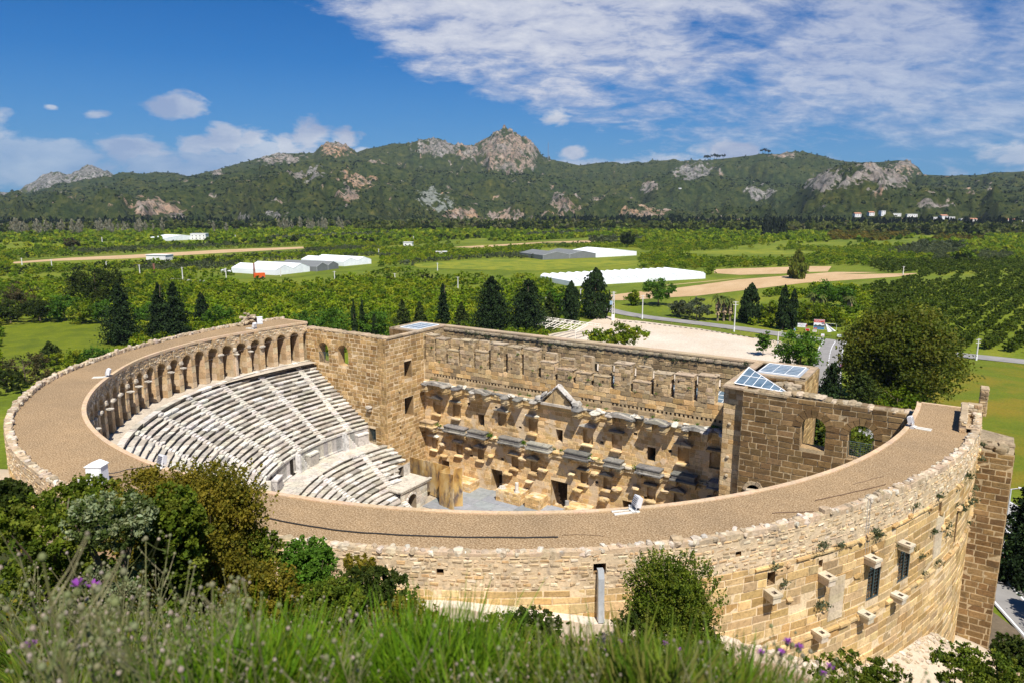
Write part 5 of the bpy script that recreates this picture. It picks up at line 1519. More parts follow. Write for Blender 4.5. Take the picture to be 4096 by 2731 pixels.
def place(px, base, top, wpx):        # overview-picture column, foot row, top row, crown width -> position, height, width
    P = on_z(px*D_, base*D_); s = math.hypot(P[0]-EYE[0], P[1]-EYE[1])
    d = ray(px*D_, top*D_); zt = EYE[2]+d[2]*s/math.hypot(d[0], d[1])
    dist = s*1.02
    return P[0], P[1], zt-PLAIN, wpx/DSC*dist
LT = [  # name, px, foot, top, width, kind, style, label, extra
 ('conifer', 283, 788, 652, 92, 'deep', 'conifer', 'ragged dark conifer with a thin bent tip behind the left parapet, leftmost dark conifer', {}),
 ('conifer', 372, 782, 650, 66, 'deep', 'conifer', 'dense dark conifer behind the left parapet, left one of the touching pair', {}),
 ('conifer', 408, 785, 648, 74, 'deep', 'conifer', 'dense dark conifer behind the left parapet, right one of the touching pair', {}),
 ('conifer', 466, 745, 672, 38, 'deep', 'conifer', 'slim ragged conifer just right of the touching dark pair', {}),
 ('conifer', 118, 835, 785, 60, 'dark', 'conifer', 'low young conifer at the near edge of the small green meadow', {}),
 ('cypress', 815, 790, 692, 17, 'deep', 'column', 'thin cypress behind the two arched windows, left one of the matching pair', {'leaf': .4}),
 ('cypress', 835, 792, 688, 19, 'deep', 'column', 'thin cypress behind the two arched windows, right one of the matching pair', {'leaf': .4}),
 ('cypress', 862, 796, 722, 17, 'deep', 'column', 'short thin cypress right of the matching thin pair', {'leaf': .4}),
 ('conifer', 925, 765, 688, 44, 'dark', 'conifer', 'olive green conifer behind the left glass roof, left of its twin', {}),
 ('conifer', 965, 764, 694, 40, 'dark', 'conifer', 'olive green conifer behind the left glass roof, right of its twin', {}),
 ('conifer', 1019, 755, 652, 34, 'deep', 'conifer', 'tall thin dark conifer with a bent tip right of the left glass roof', {}),
 ('conifer', 1060, 755, 695, 44, 'dark', 'conifer', 'low olive conifer between the thin bent one and the big dark clump', {}),
 ('cedar', 1130, 768, 636, 112, 'deep', 'conifer', 'broad dark conifer, left one of the big pair behind the back wall', {'dens': 1.5}),
 ('cedar', 1213, 765, 641, 112, 'deep', 'conifer', 'broad dark conifer, right one of the big pair behind the back wall', {'dens': 1.5}),
 ('conifer', 1262, 750, 672, 44, 'dark', 'conifer', 'smaller dark conifer hugging the right side of the big pair', {}),
 ('conifer', 1311, 742, 646, 46, 'deep', 'column', 'dark conical evergreen standing alone left of the lattice pylon', {'dens': 2, 'leaf': .6}),
 ('conifer', 1366, 730, 617, 76, 'deep', 'column', 'tallest dark evergreen with bare stems at the foot, beside the lattice pylon', {'dens': 3, 'leaf': .6}),
 ('cypress', 1722, 742, 652, 48, 'deep', 'column', 'stout dark cypress clump beside the road, left of the slimmer cypress pair', {'dens': 2.2, 'leaf': .6}),
 ('cypress', 1797, 757, 656, 30, 'deep', 'column', 'slim dark cypress beside the road, left one of the close pair', {'dens': 1.6, 'leaf': .55}),
 ('cypress', 1819, 757, 664, 22, 'deep', 'column', 'slim dark cypress beside the road, right one of the close pair', {'dens': 1.4, 'leaf': .55}),
 ('poplar', 1830, 640, 577, 40, 'plane', 'column', 'lone leafy poplar standing in the bare ploughed strips', {'dens': 1.5, 'leaf': 1.3}),
 ('broad_tree', 222, 706, 606, 124, 'dark', 'round', 'large round dark green tree above the small green meadow', {'dens': 1.3, 'leaf': .75, 'trunk_h': .12}),
 ('bare_tree', 38, 722, 648, 96, 'brown', 'wispy', 'brownish half bare tree at the far left edge above the meadow', {'dens': 1.6, 'leaf': .5}),
 ('broad_tree', 25, 742, 690, 80, 'dark', 'round', 'dark green bushy tree below the brownish bare one', {'leaf': .6, 'trunk_h': .1}),
 ('broad_tree', 92, 738, 678, 62, 'dark', 'round', 'dark bushy tree at the top left edge of the small meadow', {'leaf': .6, 'trunk_h': .1}),
 ('broad_tree', 150, 738, 676, 60, 'fresh', 'round', 'mid green bushy tree at the top edge of the small meadow', {'leaf': .6, 'trunk_h': .1}),
 ('broad_tree', 190, 744, 692, 52, 'citrus', 'round', 'rounded green bush at the top right edge of the small meadow', {'leaf': .5, 'trunk_h': .08}),
 ('broad_tree', 240, 742, 690, 46, 'fresh', 'round', 'light green bushy tree left of the leftmost dark conifer', {'leaf': .5, 'trunk_h': .1}),
 ('broad_tree', 330, 752, 700, 60, 'fresh', 'round', 'light green tree between the leftmost conifer and the touching pair', {'leaf': .5, 'trunk_h': .1}),
 ('broad_tree', 510, 748, 702, 66, 'fresh', 'round', 'bright green tree left of the masonry stump on the ring', {'leaf': .5, 'trunk_h': .1}),
 ('broad_tree', 700, 768, 716, 74, 'fresh', 'round', 'bright green tree right behind the left end of the ring', {'leaf': .5, 'trunk_h': .1}),
 ('broad_tree', 770, 790, 700, 80, 'fresh', 'round', 'bright green tree left of the thin cypress pair', {'leaf': .5, 'trunk_h': .1}),
 ('broad_tree', 862, 790, 708, 70, 'fresh', 'round', 'bright green tree behind the short thin cypress', {'leaf': .5, 'trunk_h': .1}),
 ('broad_tree', 160, 850, 800, 84, 'citrus', 'round', 'green shrub crowding the outside of the left parapet', {'leaf': .4, 'trunk_h': .05}),
 ('broad_tree', 215, 845, 790, 70, 'fresh', 'round', 'yellow green shrub outside the left parapet under the meadow', {'leaf': .4, 'trunk_h': .05}),
 ('broad_tree', 60, 880, 812, 110, 'brown', 'round', 'dull olive shrub outside the left parapet', {'leaf': .4, 'trunk_h': .05}),
 ('broad_tree', 15, 900, 850, 90, 'dark', 'round', 'dark shrub at the far left edge outside the parapet', {'leaf': .4, 'trunk_h': .05}),
 ('broad_tree', 1275, 735, 668, 40, 'fresh', 'round', 'bright green tree between the big dark pair and the lone conical evergreen', {'leaf': .6, 'trunk_h': .1}),
 ('broad_tree', 1512, 702, 641, 70, 'fresh', 'round', 'bushy bright green tree beside the bare strip, above the road bend', {'leaf': .7, 'trunk_h': .12}),
 ('broad_tree', 1455, 702, 668, 34, 'citrus', 'round', 'small green tree left of the bushy bright one by the bare strip', {'leaf': .6, 'trunk_h': .12}),
 ('olive_tree', 1560, 728, 690, 60, 'olive', 'round', 'grey green olive tree behind the road, nearest the white pole', {'leaf': .5, 'trunk_h': .12}),
 ('olive_tree', 1600, 735, 688, 66, 'olive', 'round', 'grey green olive tree left of the palm group', {'leaf': .5, 'trunk_h': .12}),
 ('broad_tree', 1765, 742, 688, 46, 'citrus', 'round', 'round green tree between the stout cypress clump and the cypress pair', {'leaf': .5, 'trunk_h': .12}),
 ('broad_tree', 1848, 748, 692, 44, 'citrus', 'round', 'round green tree just right of the cypress pair', {'leaf': .5, 'trunk_h': .12}),
 ('broad_tree', 1885, 748, 700, 42, 'citrus', 'round', 'round green tree behind the red billboard', {'leaf': .5, 'trunk_h': .12}),
 ('broad_tree', 1920, 750, 704, 40, 'citrus', 'round', 'round green tree behind the torn white billboard', {'leaf': .5, 'trunk_h': .12}),
 ('broad_tree', 1895, 706, 650, 52, 'fresh', 'round', 'leafy green tree above the billboards beside a palm', {'leaf': .6, 'trunk_h': .12}),
 ('broad_tree', 1935, 706, 656, 50, 'fresh', 'round', 'leafy green tree between two palms above the billboards', {'leaf': .6, 'trunk_h': .12}),
 ('broad_tree', 2208, 603, 570, 42, 'citrus', 'round', 'large dark round tree standing above the orchards on the right', {'leaf': 1.4, 'trunk_h': .1}),
 ('broad_tree', 168, 572, 550, 26, 'brown', 'round', 'lone round tree between the left orchard strips, far off', {'leaf': 1.2, 'trunk_h': .1}),
 ('broad_tree', 1440, 567, 533, 28, 'dark', 'round', 'dark tree standing left of the far line of bushes behind the grey greenhouse', {'leaf': 1.4, 'trunk_h': .1}),
 ('broad_tree', 1432, 815, 737, 98, 'citrus', 'wispy', 'loose leafy tree poking up behind the back wall beside the car park', {'leaf': .55, 'dens': 1.8, 'tcol': (.2, .16, .12)}),
 ('broad_tree', 1372, 812, 750, 66, 'citrus', 'wispy', 'loose leafy tree left of its taller twin behind the back wall', {'leaf': .55, 'dens': 1.5, 'tcol': (.2, .16, .12)}),
 ('young_tree', 1752, 817, 758, 38, 'fresh', 'wispy', 'small young tree standing alone on the pale car park', {'leaf': .5, 'dens': 1.2, 'tcol': (.12, .1, .08)}),
 ('broad_tree', 1835, 862, 764, 94, 'fresh', 'round', 'bushy green tree at the car park corner beside the side road', {'leaf': .5, 'dens': 1.3, 'trunk_h': .1}),
 ('plane_tree', 2036, 945, 708, 200, 'plane', 'round', 'huge broad plane tree beside the side road, tallest tree in view', {'dens': 4.4, 'leaf': .5, 'trunk_h': .06, 'tcol': (.30, .27, .22)}),
 ('cedar', 1905, 962, 832, 72, 'deep', 'conifer', 'dark cedar in front of the plane tree, hiding a red car', {'dens': 1.3, 'leaf': .35}),
 ('cedar', 1975, 975, 852, 100, 'dark', 'conifer', 'wide dark cedar at the foot of the plane tree', {'dens': 1.3, 'leaf': .35}),
 ('broad_tree', 2055, 985, 885, 110, 'citrus', 'round', 'low leafy tree under the plane tree behind the ruined wall top', {'leaf': .4, 'trunk_h': .05}),
]
for i, (nm, px, bs, tp, wd, kind, style, lab, ex) in enumerate(LT):
    x, y, h, w = place(px, bs, tp, wd)
    ex = dict(ex); ex.setdefault('leaf', .5)
    tree(nm, x, y, h, w, kind, lab, 100+i, style=style, **ex)
for i, (px, bs, tp, lab) in enumerate(((1648, 738, 682, 'left one of the shaggy palm group beside the road'), (1662, 738, 684, 'middle one of the shaggy palm group beside the road'), (1676, 738, 690, 'shortest palm, right one of the shaggy group beside the road'),
                                       (1866, 705, 676, 'palm behind the cypress pair above the billboards'), (1886, 708, 680, 'thick palm above the red billboard'), (1951, 712, 684, 'palm left of the plane tree crown'))):
    x, y, h, w = place(px, bs, tp, 26); tree('palm_tree', x, y, h, max(w, 6), 'citrus', lab, 300+i, style='palm')
# conifers by the lower road, right of the buttress
P = on_z(4085, 2330); tree('pine_tree', P[0], P[1], 13, 7, 'deep', 'dark pine beside the lower road, right of the buttress', 320, style='conifer', leaf=.3, dens=1.6)
P = on_z(4160, 2560); tree('pine_tree', P[0]+4, P[1]+2, 12, 8, 'deep', 'dark pine at the bottom right edge below the buttress', 321, style='conifer', leaf=.3, dens=1.6)
tree('broad_tree', 62, 30, 9, 9, 'deep', 'dark leafy tree seen through the big arches of the right wall', 322, leaf=.35, dens=1.4, trunk_h=.1)
tree('broad_tree', 36, 36, 17, 15, 'plane', 'leafy tree close behind the right wall, filling its second arch', 323, leaf=.4, dens=1.4, trunk_h=.1)
tree('cedar', 29, 46, 15, 10, 'deep', 'dark cedar close behind the right wall, filling its first arch', 324, style='conifer', leaf=.35, dens=1.4)

# ---- orchards of the plain: rows of trees in parcels
def inpoly(P, poly):
    x, y = P[:, 0], P[:, 1]; c = np.zeros(len(P), bool); j = len(poly)-1
    for i in range(len(poly)):
        (xi, yi), (xj, yj) = poly[i], poly[j]
        c ^= ((yi > y) != (yj > y)) & (x < (xj-xi)*(y-yi)/(yj-yi+1e-12)+xi); j = i
    return c
EXCL = [[(0, 752), (0, 735), (60, 737), (140, 722), (200, 726), (250, 742), (300, 775), (300, 1000), (0, 1000)], [(2100, 800), (2352, 812), (2500, 830), (2500, 1200), (2000, 1200), (2000, 800)],
        [(1385, 700), (1440, 700), (1560, 726), (1700, 742), (1760, 752), (1900, 742), (2120, 792), (2500, 826), (2500, 1300), (1300, 1300), (1250, 760), (1330, 735)],
        [(30, 608), (120, 602), (300, 596), (500, 584), (700, 572), (700, 565), (480, 573), (250, 584), (30, 600)], [(1395, 676), (1560, 658), (1820, 630), (2120, 626), (2060, 638), (1850, 652), (1600, 682), (1430, 692), (1390, 692)],
        [(1640, 617), (1860, 610), (1990, 611), (2030, 626), (1850, 636), (1700, 646), (1520, 664), (1450, 668), (1505, 655), (1640, 632)], [(1270, 655), (1275, 632), (1340, 618), (1625, 618), (1622, 646), (1400, 662)],
        [(945, 606), (1130, 593), (1240, 595), (1500, 598), (1400, 613), (1240, 624), (1100, 622), (960, 617)], [(1550, 579), (1700, 572), (1900, 578), (1800, 587), (1640, 586)], [(1235, 598), (1240, 570), (1470, 570), (1465, 592)],
        [(370, 648), (470, 622), (540, 612), (560, 598), (880, 588), (860, 612), (730, 640), (400, 650)], [(40, 600), (300, 588), (650, 568), (900, 558), (850, 550), (500, 564), (200, 580), (40, 590)], [(370, 556), (375, 538), (475, 538), (470, 556)],
        [(800, 620), (960, 626), (1100, 633), (1260, 638), (1250, 650), (1000, 647), (820, 642)], [(970, 670), (1110, 653), (1200, 653), (1080, 670)], [(1900, 657), (2050, 638), (2300, 626), (2340, 634), (2100, 652), (1950, 664)],
        [(500, 554), (900, 543), (1010, 538), (700, 548)], [(1040, 570), (1200, 560), (1420, 551), (1340, 551), (1060, 558)], [(1540, 745), (1700, 725), (1950, 735), (1940, 690), (1640, 680), (1440, 690), (1420, 730)]]
FIELDS = [EXCL[i] for i in (3, 4, 5, 6, 7, 8, 9, 12, 17)]+[[(540, 640), (545, 606), (870, 588), (862, 616), (720, 640)]]
GRASSY = [EXCL[i] for i in (10, 11, 13, 14, 15, 16)]; EXCL = EXCL[:3]+[EXCL[18]]
u1 = on_z(700*D_, 571*D_)[:2]-on_z(30*D_, 606*D_)[:2]; u1 /= np.linalg.norm(u1); v1 = np.array([-u1[1], u1[0]])
def pix_of(X, Y, Z):
    w = np.stack([X, Y, Z], -1)-EYE; p = w@_fw
    return np.stack([(2048+FPX*(w@_rt)/p)/D_, (1365.5-FPX*(w@_up)/p)/D_], -1), p
rngO = np.random.default_rng(5)
def orchard_points(d0, d1, su, sv):
    uu = np.arange(-1700, 1700, su); vv = np.arange(-1700, 1700, sv)
    A, B = np.meshgrid(uu, vv); A = A.ravel()+rngO.uniform(-.18, .18, A.size)*su; B = B.ravel()+rngO.uniform(-.12, .12, B.size)*sv
    X = A*u1[0]+B*v1[0]; Y = A*u1[1]+B*v1[1]
    d = np.hypot(X-EYE[0], Y-EYE[1]); pz, p = pix_of(X, Y, np.full(X.shape, PLAIN))
    k = (d > d0) & (d <= d1) & (p > 0) & (pz[:, 0] > -60) & (pz[:, 0] < 2420)
    X, Y, A, B, pz, d = X[k], Y[k], A[k], B[k], pz[k], d[k]
    k = np.ones(len(X), bool)
    for e in EXCL: k &= ~inpoly(pz, e)
    for e in GRASSY: k &= ~(inpoly(pz, e) & (np.abs(np.sin(B*.11)) < .8))
    top = pix_of(X, Y, np.full(X.shape, PLAIN+3.4))[0]; mid_ = (top+pz)/2
    for e in FIELDS: k &= ~(inpoly(top, e) | inpoly(mid_, e) | inpoly(pz, e))
    k &= ~((np.hypot(X, Y) < 95) | ((X > -40) & (X < 60) & (Y < 150)))
    X, Y, A, B, pz, d = X[k], Y[k], A[k], B[k], pz[k], d[k]
    # parcels
    st = np.floor(B/46+.5*np.sin(A/300)); sg = np.floor(A/190+st*.37)
    hsh = np.abs(np.sin(st*12.9898+sg*78.233)*43758.5453) % 1
    near = (pz[:, 1] > 648)
    kind = np.where(near, 0, np.where(hsh < .40, 0, np.where(hsh < .52, 1, np.where(hsh < .60, 2, np.where(hsh < .72, 3, 4)))))   # 0 citrus 1 olive 2 dark 3 sparse 4 grass
    gold = (pz[:, 1] < 556) & (pz[:, 0] > 1900) & (pz[:, 0] < 2260) & (pz[:, 1] > 527) & (hsh < .8)
    kind = np.where(gold, 5, kind)
    rgt = (pz[:, 0] > 2000) & (pz[:, 1] > 600); kind = np.where(rgt, 6, kind)
    k = ((kind != 4) | (rngO.random(len(X)) < .06)) & ((kind != 3) | (rngO.random(len(X)) < .35))
    return X[k], Y[k], kind[k], d[k]
GREENS['citrus'] = [(a*1.2, b*1.22, c) for a, b, c in GREENS['citrus']]
KC = [GREENS['citrus'], [(a*1.25, b*1.25, c*1.1) for a, b, c in GREENS['olive']], GREENS['dark']+GREENS['citrus']+GREENS['citrus'], GREENS['citrus'], GREENS['citrus'], GREENS['gold'], [(.065, .105, .008), (.085, .125, .01), (.105, .145, .012)]]
def template(seed, ncl, nl, leaf, R=(2.2, 2.2, 1.5)):
    r = np.random.default_rng(seed)
    V, C = crown(r, R, ncl, nl, leaf, [(1, 1, 1)], (0, 0, R[2]*1.0), clump_r=.4, shell=.6)
    return V.reshape(-1, 4, 3), C
near_t = [template(s, 30, 24, .46) for s in range(4)]
X, Y, K, Dd = orchard_points(205, 470, 5.0, 6.4)
order = np.argsort(Dd)
ind = order[:290]
orch_mesh = {}
for n_, i in enumerate(ind):
    kd = int(K[i]); key = (kd, n_ % 4)
    if key not in orch_mesh:
        V, C = near_t[n_ % 4]; r = np.random.default_rng(n_)
        base = np.array(KC[kd])[r.integers(len(KC[kd]), size=30)].repeat(24, 0)
        me = quads_mesh('orchard_tree', V.reshape(-1, 3), C*base, M['leaf']); orch_mesh[key] = me
    o = link('orchard_tree', orch_mesh[key], None, (X[i], Y[i], PLAIN), rngO.uniform(0, 6), label='low round leafy orchard tree in the dense orchard rows behind the theatre', cat='tree', group='orchard trees nearest the theatre')
    s = rngO.uniform(.85, 1.15); o.scale = (s, s, s*rngO.uniform(1.0, 1.3))
def merge(name, X, Y, K, temps, sc, z=PLAIN, **k):
    Vs, Cs = [], []
    for i in range(len(X)):
        V, C = temps[i % len(temps)]; s = rngO.uniform(.75, 1.3)*sc; a = rngO.uniform(0, 6.28); c_, s_ = math.cos(a), math.sin(a)
        W = np.empty_like(V); W[..., 0] = (V[..., 0]*c_-V[..., 1]*s_)*s+X[i]; W[..., 1] = (V[..., 0]*s_+V[..., 1]*c_)*s+Y[i]
        zz = z if np.isscalar(z) else z[i]
        W[..., 2] = V[..., 2]*s*rngO.uniform(.85, 1.2)+zz
        kc = KC[int(K[i])] if not isinstance(K, list) else K
        Vs.append(W); Cs.append(C*np.array(kc[rngO.integers(len(kc))])*rngO.uniform(.8, 1.2))
    V = np.concatenate(Vs).reshape(-1, 3); C = np.concatenate(Cs)
    return link(name, quads_mesh(name, V, C, M['leaf']), kind='stuff', **k)
rest = order[290:]
mid_t = [template(20+s, 16, 13, .72) for s in range(4)]
far_t = [template(40+s, 7, 6, 1.9, (2.4, 2.4, 1.5)) for s in range(4)]
X2, Y2, K2, D2 = orchard_points(470, 800, 5.6, 7.0)
X3, Y3, K3, D3 = orchard_points(800, 1330, 8.0, 10.0)
near_m = Dd[rest]
merge('orchard', np.concatenate([X[rest], X2]), np.concatenate([Y[rest], Y2]), np.concatenate([K[rest], K2]), mid_t, 1.0, label='green orchard rows covering the plain behind the theatre', cat='orchard')
merge('orchard', X3, Y3, K3, far_t, 1.5, label='far orchard strips towards the foot of the hills', cat='orchard')
# far belt of trees at the foot of the hills
Xb, Yb, Kb = [], [], []
for _ in range(2600):
    px = rngO.uniform(-40, 2400); dist = rngO.uniform(1150, 1400) if px > 820 else rngO.uniform(1290, 1400)
    ok = (px > 820) and not (1460 < px < 1560 and rngO.random() < .5)
    if not ok and rngO.random() < .45: continue
    d = ray(px*D_, 905); h = math.hypot(d[0], d[1]); Xb.append(EYE[0]+d[0]/h*dist); Yb.append(EYE[1]+d[1]/h*dist)
wt = [template(60+s, 8, 7, 2.2, (2.6, 2.6, 2.6)) for s in range(4)]
merge('riverside_trees', np.array(Xb), np.array(Yb), GREENS['willow']+GREENS['willow']+GREENS['dark']+[(.17, .17, .09)], wt, 2.0, label='far belt of mixed green trees along the foot of the hills', cat='trees')
def spire(seed):
    r = np.random.default_rng(seed); n = 16; t = r.uniform(0, 1, n)
    P = np.stack([r.normal(0, 1, n)*(1-t)*1.5, r.normal(0, 1, n)*(1-t)*1.5, t*14], 1)
    V = rnd_quads(P, 3.0, r, 0, 1.8, np.array([[0, 0, 1.0]])); return V.reshape(-1, 4, 3), ccol((1, 1, 1), n, r)
sp_t = [spire(s) for s in range(5)]
Xc, Yc = [], []
for x0, x1, dmin, dmax, n in ((-40, 330, 1370, 1450, 420), (1230, 1480, 1400, 1470, 300), (1480, 2400, 1330, 1460, 1250), (330, 800, 1400, 1450, 160)):
    for _ in range(n):
        px = rngO.uniform(x0, x1); dist = rngO.uniform(dmin, dmax)
        d = ray(px*D_, 905); h = math.hypot(d[0], d[1]); Xc.append(EYE[0]+d[0]/h*dist); Yc.append(EYE[1]+d[1]/h*dist)
merge('forest_edge', np.array(Xc), np.array(Yc), [(.012, .022, .010), (.018, .028, .012), (.010, .018, .009)], sp_t, 1.0, label='dark evergreen forest edge along the foot of the hills', cat='forest')
# bare poplars in front of the dark edge
pop = []
for s in range(3):
    r = np.random.default_rng(900+s); n = 120; t = r.uniform(.1, 1, n); a = r.uniform(0, 6.28, n); rr = 3.4*np.sin(t*PI*.75+.35)**1.5*r.uniform(0, 1, n)
    V = rnd_quads(np.stack([np.cos(a)*rr, np.sin(a)*rr, t*17], 1), 1.1, r, 0, 2.4, np.array([[0, 0, 1.0]]))
    V = np.concatenate([V, np.array([(-.25, 0, 0), (.25, 0, 0), (.12, 0, 11), (-.12, 0, 11), (0, -.25, 0), (0, .25, 0), (0, .12, 11), (0, -.12, 11)])])
    C = np.concatenate([ccol((.26, .245, .18), n, r), np.full((2, 3), .35)])
    pop.append(quads_mesh('bare_poplar', V, C, M['leaf']))
for i in range(64):
    px = rngO.choice([rngO.uniform(20, 330), rngO.uniform(30, 520), rngO.uniform(630, 800)]); dist = rngO.uniform(1130, 1260)
    d = ray(px*D_, 905); h = math.hypot(d[0], d[1])
    o = link('bare_poplar', pop[i % 3], None, (EYE[0]+d[0]/h*dist, EYE[1]+d[1]/h*dist, PLAIN), rngO.uniform(0, 6), label='pale leafless poplar in the row before the dark forest edge', cat='tree', group='pale poplars along the foot of the hills')
    s = rngO.uniform(.8, 1.35); o.scale = (s, s, s)
for i in range(9):                      # dark cypress clump far right
    px = 1752+i*6.2+rngO.uniform(-2, 2); P = on_z(px*D_, 541*D_)
    o = link('cypress', quads_mesh('cypress', np.concatenate([sp_t[i % 5][0].reshape(-1, 3), sp_t[(i+1) % 5][0].reshape(-1, 3)]), np.concatenate([sp_t[i % 5][1], sp_t[(i+1) % 5][1]])*np.array([.018, .026, .012]), M['needle']), None, (P[0], P[1], PLAIN), i, label='dark cypress in the tight far clump before the forest edge', cat='tree', group='far clump of dark cypresses')
    o.scale = (1.25, 1.25, rngO.uniform(1.3, 1.7))
# scrub and small pines on the hills
def hill_scrub():
    r = np.random.default_rng(77); n = 26000
    ii = r.integers(2, ni_h-3, n*2); jj = r.integers(0, nj_h-60, n*2)
    ok = (rock[ii, jj] < .45+.35*r.random(n*2)) & (HZ[ii, jj] > 2)
    ii, jj = ii[ok][:n], jj[ok][:n]
    X = HX[ii, jj]+r.uniform(-6, 6, len(ii)); Y = HY[ii, jj]+r.uniform(-6, 6, len(ii)); Z = HZ[ii, jj]+PLAIN
    P = np.stack([X, Y, Z], 1); sz = r.uniform(1.6, 4.2, len(P))*np.where(DS[ii, jj] > 2600, 1.3, 1)
    Vs, Cs = [], []
    tb = np.where(n_big[ii, jj] > 0, 1.15, .85)[:, None]
    for k in range(4):
        off = r.normal(size=(len(P), 3))*np.array([.45, .45, .3])*sz[:, None]; off[:, 2] = np.abs(off[:, 2])+sz*.2
        Vs.append(rnd_quads(P+off, sz*1.25, r, .1))
        Cs.append(np.array([(.016, .030, .008), (.026, .042, .012), (.042, .058, .016), (.012, .024, .008)])[r.integers(4, size=len(P))]*r.uniform(.7, 1.3, (len(P), 1))*tb)
    link('scrub', quads_mesh('scrub', np.concatenate(Vs), np.concatenate(Cs), M['leaf']), kind='stuff', label='dark green scrub and small pines scattered over the hills', cat='scrub')
ni_h, nj_h = HX.shape
hill_scrub()
for i, px in enumerate((1620, 1626, 1632, 1640, 1646, 1652, 1660, 1752, 1758, 1764)):   # pines silhouetted on the ridge
    P = hills_at(px, 368 if px < 1700 else 357); tp = MB()
    V, C = crown(np.random.default_rng(i), (11, 11, 5), 9, 10, 6, GREENS['deep'], (0, 0, 17))
    V = np.concatenate([V, np.array([(-.6, 0, -4), (.6, 0, -4), (.5, 0, 16), (-.5, 0, 16)])]); C = np.concatenate([C, [[.05, .04, .03]]])
    link('ridge_pine', quads_mesh('ridge_pine', V, C, M['needle']), None, tuple(P), label='small umbrella shaped pine outlined against the sky on the right ridge', cat='tree', group='pines on the skyline')

# ---- shrubs on the near slope
def shrub(name, px, py, s, wpx, hpx, kind, label, seed, leaf=.07, dens=1.0, cat='shrub', aspect=1.0, mat='leaf', wisp=0):
    """centre pixel in the overview picture, horizontal distance, size in the picture"""
    C0 = at_dist(px*D_, py*D_, s); k = np.linalg.norm(C0-EYE)/DSC*.97
    R = (wpx*k/2, wpx*k/2*.9, hpx*k/2)
    g = hz(C0[0], C0[1]); rng = np.random.default_rng(seed)
    root = empty(name, (C0[0], C0[1], g), label=label, cat=cat)
    zc = C0[2]-g
    nc = int(90*dens); nl = int(110*dens**.5)
    V, C = crown(rng, R, nc, nl, leaf, GREENS[kind], (0, 0, zc), clump_r=.27, shell=.45, flat=.0)
    if zc-R[2] > .1:                  # skirt down to the ground
        V2, C2 = crown(rng, (R[0]*.85, R[1]*.85, (zc)/1.8), nc//2, nl, leaf, GREENS[kind], (0, 0, zc*.45), clump_r=.27, shell=.45)
        V = np.concatenate([V, V2]); C = np.concatenate([C, C2])
    # upright shoots breaking the outline
    n = int(46*dens); Vs = [V]; Cs = [C]
    for i in range(n):
        d = rng.normal(size=3); d[2] = abs(d[2])*.8+.15; d /= np.linalg.norm(d)
        p = d*np.array(R)*rng.uniform(.85, 1.0)+np.array([0, 0, zc]); L = min(R)*rng.uniform(.15, .45)*(1+wisp)
        m = 26; t = rng.uniform(0, 1, m)[:, None]
        dirv = np.array([d[0]*.5, d[1]*.5, .8]); Q = p+dirv*t*L+rng.normal(0, .025+leaf*.4, (m, 3))*(1.3-t)
        Vs.append(rnd_quads(Q, leaf, rng, 0, aspect)); Cs.append(ccol(np.array(GREENS[kind][rng.integers(len(GREENS[kind]))])*1.15, m, rng))
    link('foliage', quads_mesh('foliage', np.concatenate(Vs), np.concatenate(Cs), M[mat]), root)
    st = MB()
    for i in range(7):
        a = rng.uniform(0, 6.28); st.tube([(math.cos(a)*.06, math.sin(a)*.06, -.1), (math.cos(a)*R[0]*.25, math.sin(a)*R[1]*.25, zc*.6), (math.cos(a)*R[0]*.7, math.sin(a)*R[1]*.7, zc+R[2]*.5)], [.045, .03, .008], (.13, .10, .07), 5)
    st.build('stem', M['bark'], root)
    return root
